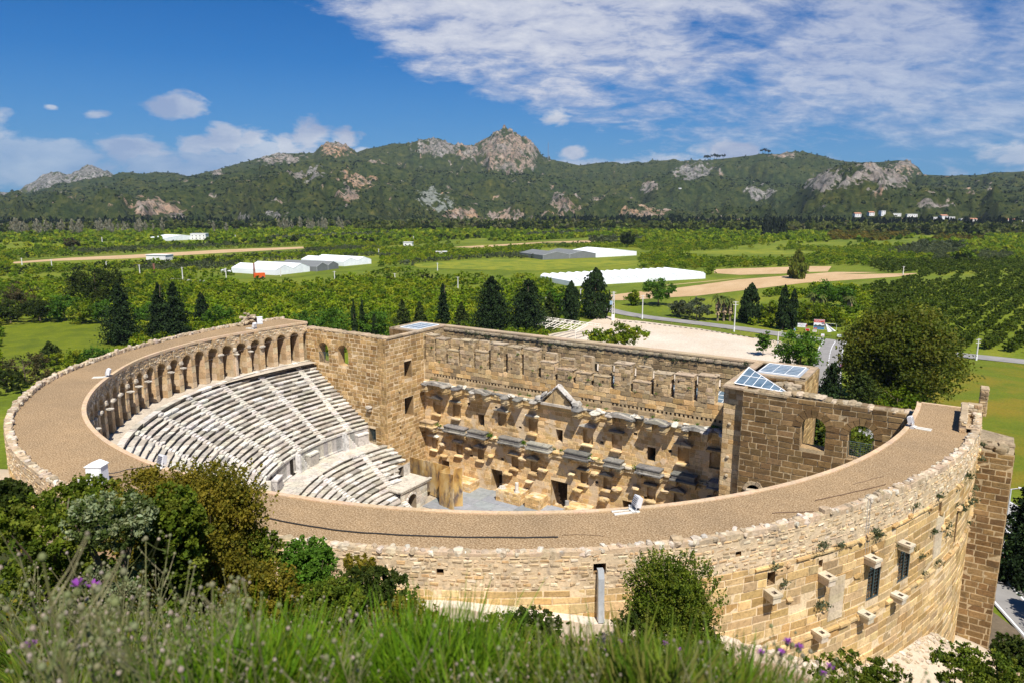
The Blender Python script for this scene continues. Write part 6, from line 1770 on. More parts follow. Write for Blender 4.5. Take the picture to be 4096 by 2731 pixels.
SH = [('shrub', 470, 1212, 14.5, 285, 262, 'maquis', 'big olive brown bush hiding the near left part of the ring', {'dens': 3.2, 'leaf': .048}),
      ('shrub', 340, 1190, 15, 180, 190, 'maquis', 'olive brown bush merging with the left side of the biggest bush', {'dens': 2.0, 'leaf': .048}),
      ('shrub', 400, 1222, 12.4, 120, 190, 'bush', 'glossy bright green shrub growing in front of the big olive brown bush', {'dens': 1.6, 'leaf': .058}),
      ('shrub', 200, 1150, 17, 130, 80, 'bush', 'mid green shrub below the white cabinet on the ring', {'dens': 1.3, 'leaf': .06}),
      ('shrub', 250, 1200, 12, 190, 90, 'silver', 'silvery pale leaved shrub left of the glossy green one', {'dens': 1.2, 'leaf': .04, 'aspect': 2.0}),
      ('shrub', 110, 1205, 13, 260, 80, 'bush', 'low green shrub left of the silvery one', {'dens': 1.3, 'leaf': .05}),
      ('shrub', 30, 1158, 34, 80, 84, 'dark', 'dark shrub at the left edge below the far stone wall', {'dens': 1.2, 'leaf': .12}),
      ('shrub', 592, 1275, 14, 100, 110, 'bush', 'green shrub on the right shoulder of the biggest bush', {'dens': 1.2, 'leaf': .05}),
      ('shrub', 600, 1370, 13, 170, 120, 'maquis', 'yellowish brown shrub below the biggest bush on its right', {'dens': 1.6, 'leaf': .045}),
      ('shrub', 708, 1302, 21, 120, 110, 'fresh', 'bright green shrub against the curved wall, right of the biggest bush', {'dens': 1.5, 'leaf': .075}),
      ('shrub', 826, 1312, 24, 66, 56, 'maquis', 'wispy yellow green broom bush against the curved wall', {'dens': .5, 'leaf': .07, 'aspect': 2.5, 'wisp': 1}),
      ('shrub', 850, 1372, 19, 210, 90, 'dark', 'low dark spreading shrub under the wispy broom bush', {'dens': 1.8, 'leaf': .07}),
      ('shrub', 760, 1390, 16, 150, 90, 'bush', 'low green shrub left under the dark spreading one', {'dens': 1.4, 'leaf': .06}),
      ('shrub', 1225, 1440, 20, 130, 60, 'dark', 'low blue green shrub right below the pale footpath', {'dens': 1.3, 'leaf': .065}),
      ('shrub', 1150, 1470, 15, 190, 60, 'bush', 'low bright green shrub in front of the blue green one', {'dens': 1.3, 'leaf': .05}),
      ('shrub', 930, 1440, 15, 190, 70, 'maquis', 'low brownish shrub in the middle of the grassy slope', {'dens': 1.3, 'leaf': .05}),
      ('shrub', 1546, 1392, 27.5, 216, 228, 'bush', 'big round dark bush standing against the curved wall right of the metal duct', {'dens': 3.6, 'leaf': .075}),
      ('shrub', 1440, 1440, 26, 60, 70, 'dark', 'thin dark shrub at the left foot of the big round bush', {'dens': .5, 'leaf': .08}),
      ('shrub', 1600, 1490, 25, 150, 60, 'bush', 'low green growth at the foot of the big round bush', {'dens': 1.0, 'leaf': .08}),
      ('shrub', 1985, 1562, 30, 190, 50, 'bush', 'dark low shrub at the bottom edge under the mast corbels', {'dens': 1.6, 'leaf': .085}),
      ('shrub', 2260, 1556, 30, 190, 64, 'bush', 'dark low shrub in the bottom right corner', {'dens': 1.6, 'leaf': .085}),
      ('shrub', 2335, 1505, 38, 80, 60, 'dark', 'dark shrub at the right edge below the buttress', {'dens': 1.2, 'leaf': .12})]
for i, (nm, px, py, s, wd, hd, kind, lab, ex) in enumerate(SH):
    shrub(nm, px, py, s, wd, hd, kind, lab, 500+i, **ex)

# low undergrowth over the slope (uncountable)
r = np.random.default_rng(31)
def slope_points(n, s0, s1, pw=.5, x0=-60, x1=2420, hmin=None):
    px = r.uniform(x0, x1, n); s = s0+(s1-s0)*r.random(n)**(1/pw if pw else 1)
    d = np.stack([ray(a*D_, 1365) for a in px]); h = np.hypot(d[:, 0], d[:, 1])[:, None]
    P = EYE[:2]+d[:, :2]/h*s[:, None]
    return P[:, 0], P[:, 1], s, px
X, Y, S_, PXs = slope_points(14000, 2.6, 33, .6, -40, 1750)
ro_ = np.array([R_out(((deg(math.atan2(b, a))+180+90) % 360)-270) for a, b in zip(X, Y)])
k = (np.hypot(X, Y) > ro_+1.6) & ~((PXs > 920) & (np.hypot(X, Y) < ro_+4.2)) & ~((PXs > 1000) & (S_ > 23) & (r.random(len(X)) < .65))
X, Y, S_ = X[k], Y[k], S_[k]; Z = hill_z(X, Y)
Vs, Cs = [], []
cols = GREENS['bush']+GREENS['maquis']+GREENS['olive']+GREENS['dark']+GREENS['fresh']+GREENS['bush']
for x, y, z, s in zip(X, Y, Z, S_):
    m = 26; rr = r.uniform(.15, .45)*(1 if s > 12 else .35+.03*s)
    P = np.array([x, y, z])+r.normal(size=(m, 3))*np.array([rr, rr, rr*.55]); P[:, 2] = np.maximum(P[:, 2], z+.02)
    Vs.append(rnd_quads(P, .016+.0048*s, r, .1, 1.3)); Cs.append(ccol(np.array(cols[r.integers(len(cols))])*r.uniform(.75, 1.2), m, r, .25))
link('undergrowth', quads_mesh('undergrowth', np.concatenate(Vs), np.concatenate(Cs), M['leaf']), kind='stuff', label='low mixed undergrowth covering the near slope', cat='undergrowth')
# grass
def blades(X, Y, Z, n, hmin, hmax, spread, cols, w=.007, lean=.35):
    Vs, Cs = [], []
    for x, y, z in zip(X, Y, Z):
        H = r.uniform(hmin, hmax); a = r.uniform(0, 6.28, n); q = np.abs(r.normal(0, spread, n)); b0 = np.stack([x+np.cos(a)*q*.35, y+np.sin(a)*q*.35, np.full(n, z-.03)], 1)
        L = H*r.uniform(.55, 1.1, n); ln = r.uniform(.1, lean, n)*2
        dirn = np.stack([np.cos(a+r.normal(0, .5, n))*ln, np.sin(a+r.normal(0, .5, n))*ln, np.ones(n)], 1); dirn /= np.linalg.norm(dirn, axis=1)[:, None]
        mid_ = b0+dirn*L[:, None]*.55; tip = mid_+(dirn+np.stack([np.cos(a)*.5, np.sin(a)*.5, np.full(n, -.15)], 1)*ln[:, None])*L[:, None]*.5
        b2 = r.uniform(0, PI, n); o = np.stack([np.cos(b2), np.sin(b2), np.zeros(n)], 1)*w*r.uniform(.7, 1.4, (n, 1))
        Vs.append(np.stack([b0-o, b0+o, mid_+o*.8, mid_-o*.8], 1)); Vs.append(np.stack([mid_-o*.8, mid_+o*.8, tip+o*.1, tip-o*.1], 1))
        c = ccol(np.array(cols[r.integers(len(cols))])*r.uniform(.85, 1.15), n, r, .2); Cs += [c, c]
    return np.concatenate(Vs).reshape(-1, 3), np.concatenate(Cs)
X, Y, S_, _ = slope_points(2500, 2.05, 9.5, .62, -80, 2440)
V1, C1 = blades(X, Y, hill_z(X, Y), 42, .16, .42, .24, [(.08, .15, .007), (.11, .19, .010), (.06, .11, .007), (.15, .19, .018), (.17, .17, .04), (.11, .15, .015)])
_a, _b = slope_points(60, 2.2, 3.4, .7, 360, 640), slope_points(65, 2.2, 3.6, .7, 840, 1110); X, Y, S_ = (np.concatenate([p, q]) for p, q in zip(_a[:3], _b[:3]))
V2, C2 = blades(X, Y, hill_z(X, Y), 80, .34, .6, .18, [(.10, .205, .008), (.13, .235, .010), (.07, .15, .008), (.16, .23, .015), (.05, .10, .006)], .006, .34)
link('grass', quads_mesh('grass', np.concatenate([V1, V2]), np.concatenate([C1, C2]), M['grass']), kind='stuff', label='long green grass on the near slope at the bottom of the view', cat='grass')
# dry thistles with round heads, and purple ones
def thistle_mesh(seed, purple=False):
    g = np.random.default_rng(seed); m = MB()
    sc = [(.24, .235, .11), (.29, .27, .15), (.17, .20, .07)]
    for k in range(1 if purple else g.integers(2, 4)):
        a = g.uniform(0, 6.28); H = .7 if purple else g.uniform(.5, .9); ln = .02 if purple else g.uniform(.05, .4)
        p = [Vector((math.cos(a)*ln*H*t**1.4, math.sin(a)*ln*H*t**1.4, H*t)) for t in (0, .35, .7, 1)]
        m.tube(p, [.0042, .0038, .003, .0022], jc(random.choice(sc), .15), 4, False)
        heads = [(p[3], 1)]
        for b in range(g.integers(2, 5)):
            t = g.uniform(.45, .9); base = p[1].lerp(p[3], t); aa = g.uniform(0, 6.28); q = base+Vector((math.cos(aa)*.1, math.sin(aa)*.1, g.uniform(.08, .2)))
            m.tube([base, (base+q)/2+Vector((0, 0, -.01)), q], [.0028, .002, .0016], jc(random.choice(sc), .15), 3, False); heads.append((q, .8))
        for hp, s in heads:
            c = jc(random.choice([(.26, .25, .15), (.30, .26, .20), (.22, .25, .11), (.25, .27, .14), (.40, .33, .29)]), .15)
            R = (.014 if purple else .0098)*s*g.uniform(.7, 1.25)
            m.lathe([(R*.3, hp.z-R), (R, hp.z-R*.3), (R*.95, hp.z+R*.4), (R*.5, hp.z+R)], hp.x, hp.y, c, 7)
            if purple and hp is heads[0][0]:
                for j in range(22):
                    aa = j*2.4; e = g.uniform(.2, 1.2); d = Vector((math.cos(aa)*math.cos(e), math.sin(aa)*math.cos(e), math.sin(e)))*g.uniform(.02, .03)
                    o = Vector((-math.sin(aa), math.cos(aa), 0))*.004; q = Vector((hp.x, hp.y, hp.z+R*.7))
                    m.face([q-o*.5, q+o*.5, q+d+o, q+d-o], jc((.33, .09, .45), .2))
        for j in range(6):
            t = g.uniform(.02, .5); q = p[0].lerp(p[2], t); aa = g.uniform(0, 6.28); d = Vector((math.cos(aa), math.sin(aa), .5))*g.uniform(.05, .13); o = Vector((-math.sin(aa), math.cos(aa), 0))*.009
            m.face([q-o, q+o, q+d+o*.4, q+d-o*.4], jc((.075, .10, .03), .25))
    return m.mesh('thistle', M['grass'])
TH = [thistle_mesh(700+i) for i in range(9)]; TP = [thistle_mesh(720+i, True) for i in range(4)]
X, Y, S_, PXs = slope_points(420, 1.9, 8.5, .62, -40, 2380)
X2_, Y2_, S2_, P2_ = slope_points(420, 1.9, 6.5, .7, -40, 1900)
X, Y, S_, PXs = np.concatenate([X, X2_]), np.concatenate([Y, Y2_]), np.concatenate([S_, S2_]), np.concatenate([PXs, P2_])
k = ~((PXs > 1750) & (S_ > 4.5)) & (S_ < 9); X, Y, S_, PXs = X[k], Y[k], S_[k], PXs[k]
_tl = np.interp(PXs, [0, 300, 500, 760, 900, 1100, 1400, 1700, 1900, 2100, 2352], [1215, 1260, 1310, 1380, 1375, 1410, 1425, 1440, 1450, 1525, 1545])+np.abs(r.normal(0, 38, len(PXs)))
_d = np.array([ray(a*D_, b*D_) for a, b in zip(PXs, _tl)]); lim = (EYE[2]+_d[:, 2]/np.hypot(_d[:, 0], _d[:, 1])*S_-hill_z(X, Y))/.98
k = lim > .3; _o = r.permutation(int(k.sum()))[:290]; X, Y, S_, lim = X[k][_o], Y[k][_o], S_[k][_o], np.minimum(lim[k][_o], 1.1)
for i, (x, y) in enumerate(zip(X, Y)):
    o = link('dry_thistle', TH[i % 9], None, (x, y, hz(x, y)), r.uniform(0, 6), label='dry branching thistle stalk with pale round seed heads on the near slope', cat='thistle', group='dry thistle stalks on the near slope')
    s = r.uniform(.7, 1.05)*lim[i]; o.scale = (s, s, s)
for i, (px, py) in enumerate(((1420, 1475), (1395, 1505), (1530, 1480), (1560, 1490), (1435, 1548), (1790, 1500), (1805, 1470), (1885, 1545), (1838, 1492), (1310, 1500), (75, 1475), (190, 1340), (215, 1352), (1262, 1512), (1910, 1530), (1745, 1496))):
    s = 2.7+.22*(i % 5); P = at_dist(px*D_, py*D_, s); g_ = hz(P[0], P[1])
    o = link('purple_thistle', TP[i % 4], None, (P[0], P[1], g_), r.uniform(0, 6), label='thistle with a small purple flower head on the near slope', cat='thistle', group='purple flowering thistles on the near slope')
    sc_ = min(1.6, max(.5, (P[2]-g_)/.71)); o.scale = (sc_, sc_, sc_)

# tufts growing in the walls
def tuft(name, x, y, z, size, kind, parent=None, n=None, **k):
    g = np.random.default_rng(int(abs(x*37+z*91+y*13)) % 99999); n = n or int(70*size/.4)
    P = g.normal(size=(n, 3))*np.array([size*.4, size*.4, size*.3])
    P[:, 2] = np.abs(P[:, 2])
    me = quads_mesh(name, rnd_quads(P, max(.06, size*.2), g, 0, 1.6), ccol(GREENS[kind][g.integers(len(GREENS[kind]))], n, g, .3), M['leaf'])
    return link(name, me, parent, (x, y, z), **k)
for i in range(34):
    a = random.uniform(-39, 2); z = random.choice([-2.0, -2.3, -3.4, -7.1, -4.4, -1.6, -5.5])+random.uniform(-.3, .3)
    x, y, _ = wall_fn(U(a), z, .08)
    tuft('wall_plant', x, y, z, random.uniform(.25, .6), 'olive', label='small grey green plant rooted in the outside of the curved wall', cat='plant', group='plants in the curved wall')
for i in range(26):
    x = random.uniform(XL+.6, XR-1)
    tuft('wall_plant', x, YF-random.uniform(.1, .7), ZL+.25, random.uniform(.25, .7), 'fresh', label='bright green plant on the lower ledge of the stage wall', cat='plant', group='plants on the lower stage ledge')
for i in range(24):
    x = random.uniform(XL+.6, XR-1)
    tuft('wall_plant', x, YF+random.uniform(.0, .2), ZU+.3, random.uniform(.2, .45), 'fresh', label='small green plant behind the upper ledge of the stage wall', cat='plant', group='plants on the upper stage ledge')
for i in range(40):
    x = random.uniform(XL+.6, XR-1)
    tuft('wall_plant', x, YB-.18, random.uniform(-2.1, -1.3), random.uniform(.2, .5), 'olive', label='grey green plant in the top joints of the back wall', cat='plant', group='plants along the top of the back wall')
for i in range(16):
    x0, x1, zt = PIERS[i]; 
    tuft('wall_plant', random.uniform(x0+.2, x1-.2), YF+.15, random.uniform(-5.6, zt-.8), random.uniform(.2, .45), 'fresh', label='tiny green plant in the face of a broken pier above the stage', cat='plant', group='plants on the broken piers')
# ================================================================== THINGS
# white cabinets on the ring
def cabinet(x, y, h, w, d, rz, label, gabled=True):
    t = empty('electrical_cabinet', (x, y, 0), rz, label=label, cat='cabinet')
    b = MB(); b.box(-w/2, w/2, -d/2, d/2, .08, h, (.74, .78, .83)); b.box(-w/2+.03, w/2-.03, -d/2+.03, d/2-.03, 0, .08, (.35, .35, .36)); b.build('body', M['any'], t)
    r_ = MB()
    if gabled: r_.prism([(-w/2-.06, h+.003), (w/2+.06, h+.003), (w/2+.06, h+.05), (0, h+.28), (-w/2-.06, h+.05)], lambda p, q, s: (p, s, q), -d/2-.06, d/2+.06, (.80, .83, .86))
    else: r_.box(-w/2-.04, w/2+.04, -d/2-.04, d/2+.04, h+.003, h+.07, (.80, .83, .86))
    r_.build('roof', M['any'], t)
    p = MB(); p.box(-w/2+.06, w/2-.06, -d/2-.025, -d/2-.003, .15, h-.06, (.70, .74, .79)); dr = p.build('door', M['any'], t)
    k = MB(); k.box(w/2-.16, w/2-.12, -d/2-.05, -d/2-.026, h*.5, h*.5+.12, (.1, .1, .1)); k.build('handle', M['any'], dr)
    return t
cabinet(-.9, -45.7, 1.25, 1.0, .8, rad(32), 'tall white cabinet with a small pitched roof on the near left of the ring')
c2 = cabinet(-44.3, .6, 1.05, .75, .5, rad(60), 'small white cabinet beside the masonry stump on the far left of the ring', False)
fb_ = MB(); fb_.box(-2.3, -1.7, -46.3, -45.7, .0, .22, (.75, .78, .8)); tl = fb_.build('junction_box', M['any'], None); setp(tl, 'low white junction box on the ring beside the tall white cabinet', 'box')
# floodlights
def floodlight(x, y, rz, label, s=1.0):
    t = empty('floodlight', (x, y, .0), rz, label=label, cat='floodlight')
    b = MB()
    for o in (-.2, .2): b.box(o-.09, o+.09, -1.3, .3, .005, .07, (.66, .65, .6))
    b.box(-.32, .32, -.2, .1, .071, .11, (.6, .6, .57)); b.build('base_plate', M['any'], t)
    st = MB(); st.tube([(-.3, 0, .1), (-.34, .1, .55)], .03, (.6, .62, .65), 6); st.tube([(.3, 0, .1), (.34, .1, .55)], .03, (.6, .62, .65), 6); st.build('bracket', M['any'], t)
    h = MB(); h.hexa([(-.3, .0, .35), (.3, .0, .35), (.26, .35, .25), (-.26, .35, .25), (-.3, .2, .95), (.3, .2, .95), (.26, .5, .82), (-.26, .5, .82)], (.66, .67, .7)); hd = h.build('lamp_head', M['any'], t)
    v = MB()
    for i in range(5): v.box(-.25, .25, -.035+i*.035, -.01+i*.035, .42+i*.1, .47+i*.1, (.2, .2, .23))
    v.build('cooling_fin', M['any'], hd)
    f = MB(); f.box(-.5, -.38, -.1, .15, .0, .2, (.5, .5, .5)); f.build('driver_box', M['any'], t)
    return t
for x, y, a, lab in ((30.0, -30.7, 138, 'white floodlight on the inner kerb in the middle of the near ring'), (-.1, -42.0, 180, 'white floodlight on the inner kerb near the tall white cabinet'),
                     (-29.9, -29.9, 135, 'grey floodlight on the left bend of the ring above the arcade'), (-41.6, -2.6, 95, 'floodlight on the far left of the ring close to the small cabinet'), (42.6, -3.3, -95, 'white floodlight on the inner kerb at the right end of the ring')):
    floodlight(x, y, rad(a)-PI, lab)
# cables and tarred cracks lying on the gravel
def cable(name, pts, rr, label, col=(.02, .02, .022)):
    m = MB(); P = [Vector((*on_z(x*D_, y*D_, 0.0)[:2], rr+.004)) for x, y in pts]
    for _ in range(2): P = [P[0]]+[q for a, b in zip(P, P[1:]) for q in (a.lerp(b, .25), a.lerp(b, .75))]+[P[-1]]
    m.tube([p+Vector((random.gauss(0, .02), random.gauss(0, .02), 0)) for p in P], rr, col, 5)
    setp(m.build(name, M['any']), label, 'cable')
cable('cable', [(565, 1182), (620, 1192), (700, 1208), (800, 1222), (900, 1229), (1050, 1234), (1200, 1235), (1282, 1234)], .045, 'thick black cable lying along the near part of the ring')
cable('cable', [(240, 1085), (262, 1088), (295, 1077), (330, 1073), (366, 1069)], .03, 'thin dark cable from the tall cabinet to its floodlight', (.05, .05, .06))
cable('cable', [(245, 1096), (280, 1092), (320, 1082), (345, 1080)], .02, 'second thin cable, lower one leading from the tall cabinet', (.08, .07, .06))
cable('cable', [(1870, 1150), (1925, 1138), (1990, 1124), (2035, 1112)], .03, 'thin brown cable along the right part of the ring, longer one', (.12, .075, .05))
cable('cable', [(1775, 1178), (1830, 1176), (1868, 1175)], .03, 'short brown cable along the right part of the ring', (.12, .075, .05))
cable('cable', [(1290, 1229), (1340, 1227), (1385, 1231)], .02, 'short thin cable on the ring right of the thick black one', (.15, .1, .06))
cable('cable', [(1960, 1112), (2010, 1098), (2030, 1094)], .018, 'hair thin cable highest on the right part of the ring', (.15, .1, .07))
cable('cable', [(470, 830), (560, 802), (660, 774), (720, 762)], .03, 'dark cable along the far left part of the ring', (.13, .1, .08))
cable('cable', [(330, 880), (400, 852), (455, 838)], .025, 'thin cable along the left bend of the ring', (.16, .12, .09))
# metal rainwater duct on the curved wall
a_ = -50.0; R_ = R_out(a_)
du = TM() if False else MB()
tx, ty = -math.sin(rad(a_)), math.cos(rad(a_)); nx_, ny_ = math.cos(rad(a_)), math.sin(rad(a_))
def dp(u, n, z): return ((R_+n)*nx_+u*tx, (R_+n)*ny_+u*ty, z)
prev = None
for (n0, n1, z) in ((.02, .30, -.72), (.12, .44, -1.15), (.16, .50, -2.2), (.30, .66, -3.5)):
    ring_ = [dp(-.16, n0, z), dp(.16, n0, z), dp(.16, n1, z), dp(-.16, n1, z)]
    if prev: du.hexa(ring_+prev, (.42, .47, .52))
    prev = ring_
setp(du.build('rain_duct', M['metal']), 'blue grey metal rainwater duct leaning against the curved wall', 'duct')
wi = MB(); 
for o in (0, .25): wi.tube([wall_fn(U(-28.4)+o, .55, .02), wall_fn(U(-28.4)+o, -1.6, .08), wall_fn(U(-28.3)+o, -3.0, .12)], .014, (.3, .3, .32), 4)
setp(wi.build('cable', M['any']), 'pair of thin wires hanging down the outside of the curved wall', 'cable')

# painted scenery panels and column stumps on the stage
def scenery_mat():
    s = NT('painted_scenery'); v = s.scalevec(s.obj(), (1, 1, .45))
    c = s.ramp(s.noise(.55, 6, .6, v, .5), [(.3, (.10, .055, .03)), (.43, (.40, .23, .07)), (.56, (.52, .36, .15)), (.7, (.56, .47, .34))]).outputs[0]
    c = s.mix(s.ramp(s.noise(.8, 5, .65, v), [(.5, (0, 0, 0)), (.66, (1, 1, 1))]).outputs[0], c, (.13, .10, .09))
    c = s.mix(s.ramp(s.noise(.5, 4, .6, s.scalevec(v, (1.7, 1.3, 1))), [(.6, (0, 0, 0)), (.78, (1, 1, 1))]).outputs[0], c, (.58, .36, .07))
    return s.done(c, None, .8)
SM = scenery_mat()
sp = empty('scenery_flats', (-14.5, 6.5, -23.8), label='tall mottled ochre scenery panels standing folded at the left of the stage', cat='stage set')
def flat(p0, p1, z0, z1, slant=0.0):
    m = MB(); d = Vector((p1[0]-p0[0], p1[1]-p0[1], 0)).normalized(); o = Vector((-d.y, d.x, 0))*.06
    P = [Vector((*p0, z0)), Vector((*p1, z0)), Vector((*p1, z1)), Vector((*p0, z1+slant))]
    m.hexa([P[0]-o, P[1]-o, P[1]+o, P[0]+o, P[3]-o, P[2]-o, P[2]+o, P[3]+o])
    m.v = [(x+14.5, y-6.5, z+23.8) for x, y, z in m.v]
    m.build('panel', SM, sp)
def pxy(x, y, z): P = on_z(x, y, z); return (P[0], P[1])
def at_depth(px, yy):               # ground point on a photo column at theatre depth yy
    d = ray(px, 1900); t = (yy-EYE[1])/d[1]; return (EYE[0]+d[0]*t, yy)
def flat_px(x0, y0, d0, x1, y1, d1):
    a, b = at_depth(x0, d0), at_depth(x1, d1)
    za, zb = on_y(x0, y0, d0)[2], on_y(x1, y1, d1)[2]
    flat(a, b, -23.78, zb, za-zb)
flat_px(1642, 1826, 9.6, 1690, 1838, 8.3); flat_px(1690, 1838, 8.3, 1742, 1850, 7.9); flat_px(1744, 1850, 7.8, 1800, 1866, 7.6); flat_px(1757, 1886, 6.0, 1813, 1898, 5.5); flat_px(1815, 1876, 6.6, 1850, 1869, 7.4); flat_px(1757, 1884, 6.05, 1798, 1866, 7.5)
def col_stump(x, y, z, h, r_, label, col):
    m = MB(); m.lathe([(r_*1.5, z), (r_*1.55, z+.12), (r_*1.2, z+.2), (r_*1.25, z+.28), (r_, z+.34), (r_*.97, z+h), (0.01, z+h+.03)], x, y, col, 14)
    setp(m.build('column_stump', M['seats']), label, 'column')
P = on_y(2067, 1998, 12.3); col_stump(P[0], P[1], -22.2, 1.5, .27, 'white broken column on the stone podium left of the middle doorway', (.62, .58, .52))
P = on_y(2268, 2020, 12.4); col_stump(P[0], P[1], -23.75, 2.2, .3, 'grey broken column right of the middle doorway', (.33, .32, .31))
P = on_y(2012, 1978, 12.4); col_stump(P[0], P[1], -22.15, .42, .3, 'short white column base on the podium left of the taller white column', (.62, .58, .52))
P = on_y(2045, 1965, 12.6); col_stump(P[0]-1.5, P[1]-.2, -22.2, .4, .32, 'small white column base at the edge of the leftmost stage podium', (.6, .56, .5))

# steel roof frame behind the back wall
pg = empty('steel_roof_frame', (-68, 137, PLAIN), rad(-8), label='bare white steel roof frame standing behind the back wall', cat='frame')
m = MB(); 
for i in range(8):
    x = -10+i*3.0
    for y0, y1, z0, z1 in ((-7, 0, 3.4, 4.8), (0, 7, 4.8, 3.4)):
        m.tube([(x, y0, z0), (x, y1, z1)], .13, (.72, .68, .6), 5); m.tube([(x, y0, z0-.7), (x, y1, z1-.7)], .09, (.72, .68, .6), 5)
        for t in (.25, .5, .75): m.tube([(x, y0+(y1-y0)*t, z0+(z1-z0)*t-.7), (x, y0+(y1-y0)*(t+.12), z0+(z1-z0)*(t+.12))], .06, (.72, .68, .6), 4)
m.build('rafter', M['any'], pg)
m = MB()
for y, z in ((-7, 3.45), (-4.6, 3.95), (-2.3, 4.4), (0, 4.85), (2.3, 4.4), (4.6, 3.95), (7, 3.45)): m.tube([(-10, y, z), (11, y, z)], .09, (.72, .68, .6), 5)
m.build('purlin', M['any'], pg)
for x in (-10, -1, 11):
    for y in (-7, 7):
        m = MB(); m.tube([(x, y, 0), (x, y, 3.4)], .14, (.72, .68, .6), 6); m.build('post', M['any'], pg)

# greenhouses
def poly_mat(name, col, rough=.5):
    s = NT(name); n_ = s.noise(.35, 5, .6, s.scalevec(s.obj(), (1, .2, 1)))
    return s.done(s.mix(1.0, col, s.ramp(n_, [(.3, (.86, .87, .9)), (.7, (1.06,)*3)]).outputs[0], 'MULTIPLY'), None, rough)
M['film'] = poly_mat('plastic_film', (.82, .85, .88)); M['net'] = poly_mat('shade_net', (.17, .18, .18), .8)
def greenhouse(p0, p1, depth, eave, ridge, n, label, mat='film', arched=False, skew=0.0):
    """n roof spans side by side along the line p0-p1 (plain coordinates)"""
    p0, p1 = np.array(p0[:2]), np.array(p1[:2]); L = np.linalg.norm(p1-p0); u = (p1-p0)/L; v = np.array([-u[1], u[0]])
    if v@(p0-EYE[:2]) < 0: v = -v
    t = empty('greenhouse', (p0[0], p0[1], PLAIN), math.atan2(u[1], u[0]), label=label, cat='greenhouse')
    sgn = 1 if v@np.array([-u[1], u[0]]) > 0 else -1
    w = L/n
    rf, wl, rb_ = MB(), MB(), MB()
    pr = [(-.0, eave)]+([(w*k/8, eave+(ridge-eave)*math.sin(PI*k/8)) for k in range(1, 8)] if arched else [(w/2, ridge)])+[(w, eave)]
    for i in range(n):
        x0 = i*w
        for (a, za), (b, zb_) in zip(pr, pr[1:]):
            for k in range(4):
                y0, y1 = depth*k/4, depth*(k+1)/4
                rf.face([(x0+a, sgn*y0, za), (x0+b, sgn*y0, zb_), (x0+b, sgn*y1, zb_), (x0+a, sgn*y1, za)])
        for y in (0, sgn*depth):
            wl.face([(x0, y, 0)]+[(x0+a, y, z) for a, z in pr]+[(x0+w, y, 0)])
        rb_.tube([(x0+a, -sgn*.06, z+.05) for a, z in pr], .07, (.6, .62, .63), 4); rb_.tube([(x0, -sgn*.06, 0), (x0, -sgn*.06, eave)], .07, (.6, .62, .63), 4)
    for x in (0, L): wl.face([(x, 0, 0), (x, sgn*depth, 0), (x, sgn*depth, eave), (x, 0, eave)])
    rf.build('roof', M[mat], t); wl.build('wall', M[mat], t); rb_.build('rib', M['any'], t)
    return t
g0, g1 = on_z(1312*D_, 658*D_), on_z(1620*D_, 640*D_)
greenhouse(g0, g1, 34, 2.6, 4.0, 17, 'long white greenhouse of many rounded bays behind the dark evergreens', arched=True)
g0, g1 = on_z(634*D_, 633*D_), on_z(712*D_, 624*D_)
greenhouse(g0, g1, 38, 3.2, 5.8, 2, 'white twin gabled greenhouse on the left beside the white car')
g0, g1 = on_z(728*D_, 624*D_), on_z(778*D_, 617*D_)
greenhouse(g0, g1, 38, 3.0, 5.2, 2, 'grey netted greenhouse between the two white gabled ones', 'net')
g0, g1 = on_z(790*D_, 612*D_), on_z(853*D_, 606*D_)
greenhouse(g0, g1, 44, 3.2, 5.4, 2, 'white gabled greenhouse right of the grey netted one')
g0, g1 = on_z(1247*D_, 597*D_), on_z(1368*D_, 592*D_)
greenhouse(g0, g1, 38, 3.4, 5.8, 2, 'grey netted greenhouse beside the white one in the middle of the plain', 'net')
g0, g1 = on_z(1368*D_, 592*D_), on_z(1462*D_, 587*D_)
greenhouse(g0, g1, 38, 3.4, 6.0, 1, 'white greenhouse joined to the grey netted one in the middle of the plain')
g0, g1 = on_z(382*D_, 554*D_), on_z(458*D_, 550*D_)
greenhouse(g0, g1, 30, 3.5, 6.2, 1, 'small far white greenhouse at the left below the poplars')
P = hills_at(1855, 524); q = hills_at(1882, 519)
gh = greenhouse(P, q, 25, 4, 7, 1, 'white greenhouse at the foot of the hills on the right'); gh.location.z = P[2]-1

# houses
M['plaster'] = poly_mat('house_plaster', (.74, .73, .71), .85); M['tile'] = poly_mat('roof_tile', (.45, .22, .14), .85)
def house(P, w, d, h, label, roof='flat', rz=None, zoff=-1.0, cat='house', name='house', mat='plaster'):
    rz = YAW*-1+random.uniform(-.2, .2) if rz is None else rz
    t = empty(name, (P[0], P[1], P[2]), rz, label=label, cat=cat)
    b = MB(); b.box(-w/2, w/2, -d/2, d/2, zoff, h); b.build('wall', M[mat], t)
    r_ = MB()
    if roof == 'flat': r_.box(-w/2-.4, w/2+.4, -d/2-.4, d/2+.4, h+.003, h+.35); r_.build('roof', M['plaster'], t)
    else: r_.prism([(-d/2-.6, h+.003), (d/2+.6, h+.003), (0, h+d*.22)], lambda p, q, s: (s, p, q), -w/2-.5, w/2+.5, (.5,)*3); r_.build('roof', M['tile'], t)
    for fl in range(max(1, int(h/3))):
        for k in range(max(1, int(w/4))):
            x = -w/2+(k+.5)*w/max(1, int(w/4)); z = .9+fl*3
            m = MB(); m.box(x-.6, x+.6, -d/2-.05, -d/2+.02, z, z+1.3); m.build('window', M['dark'], t)
    return t
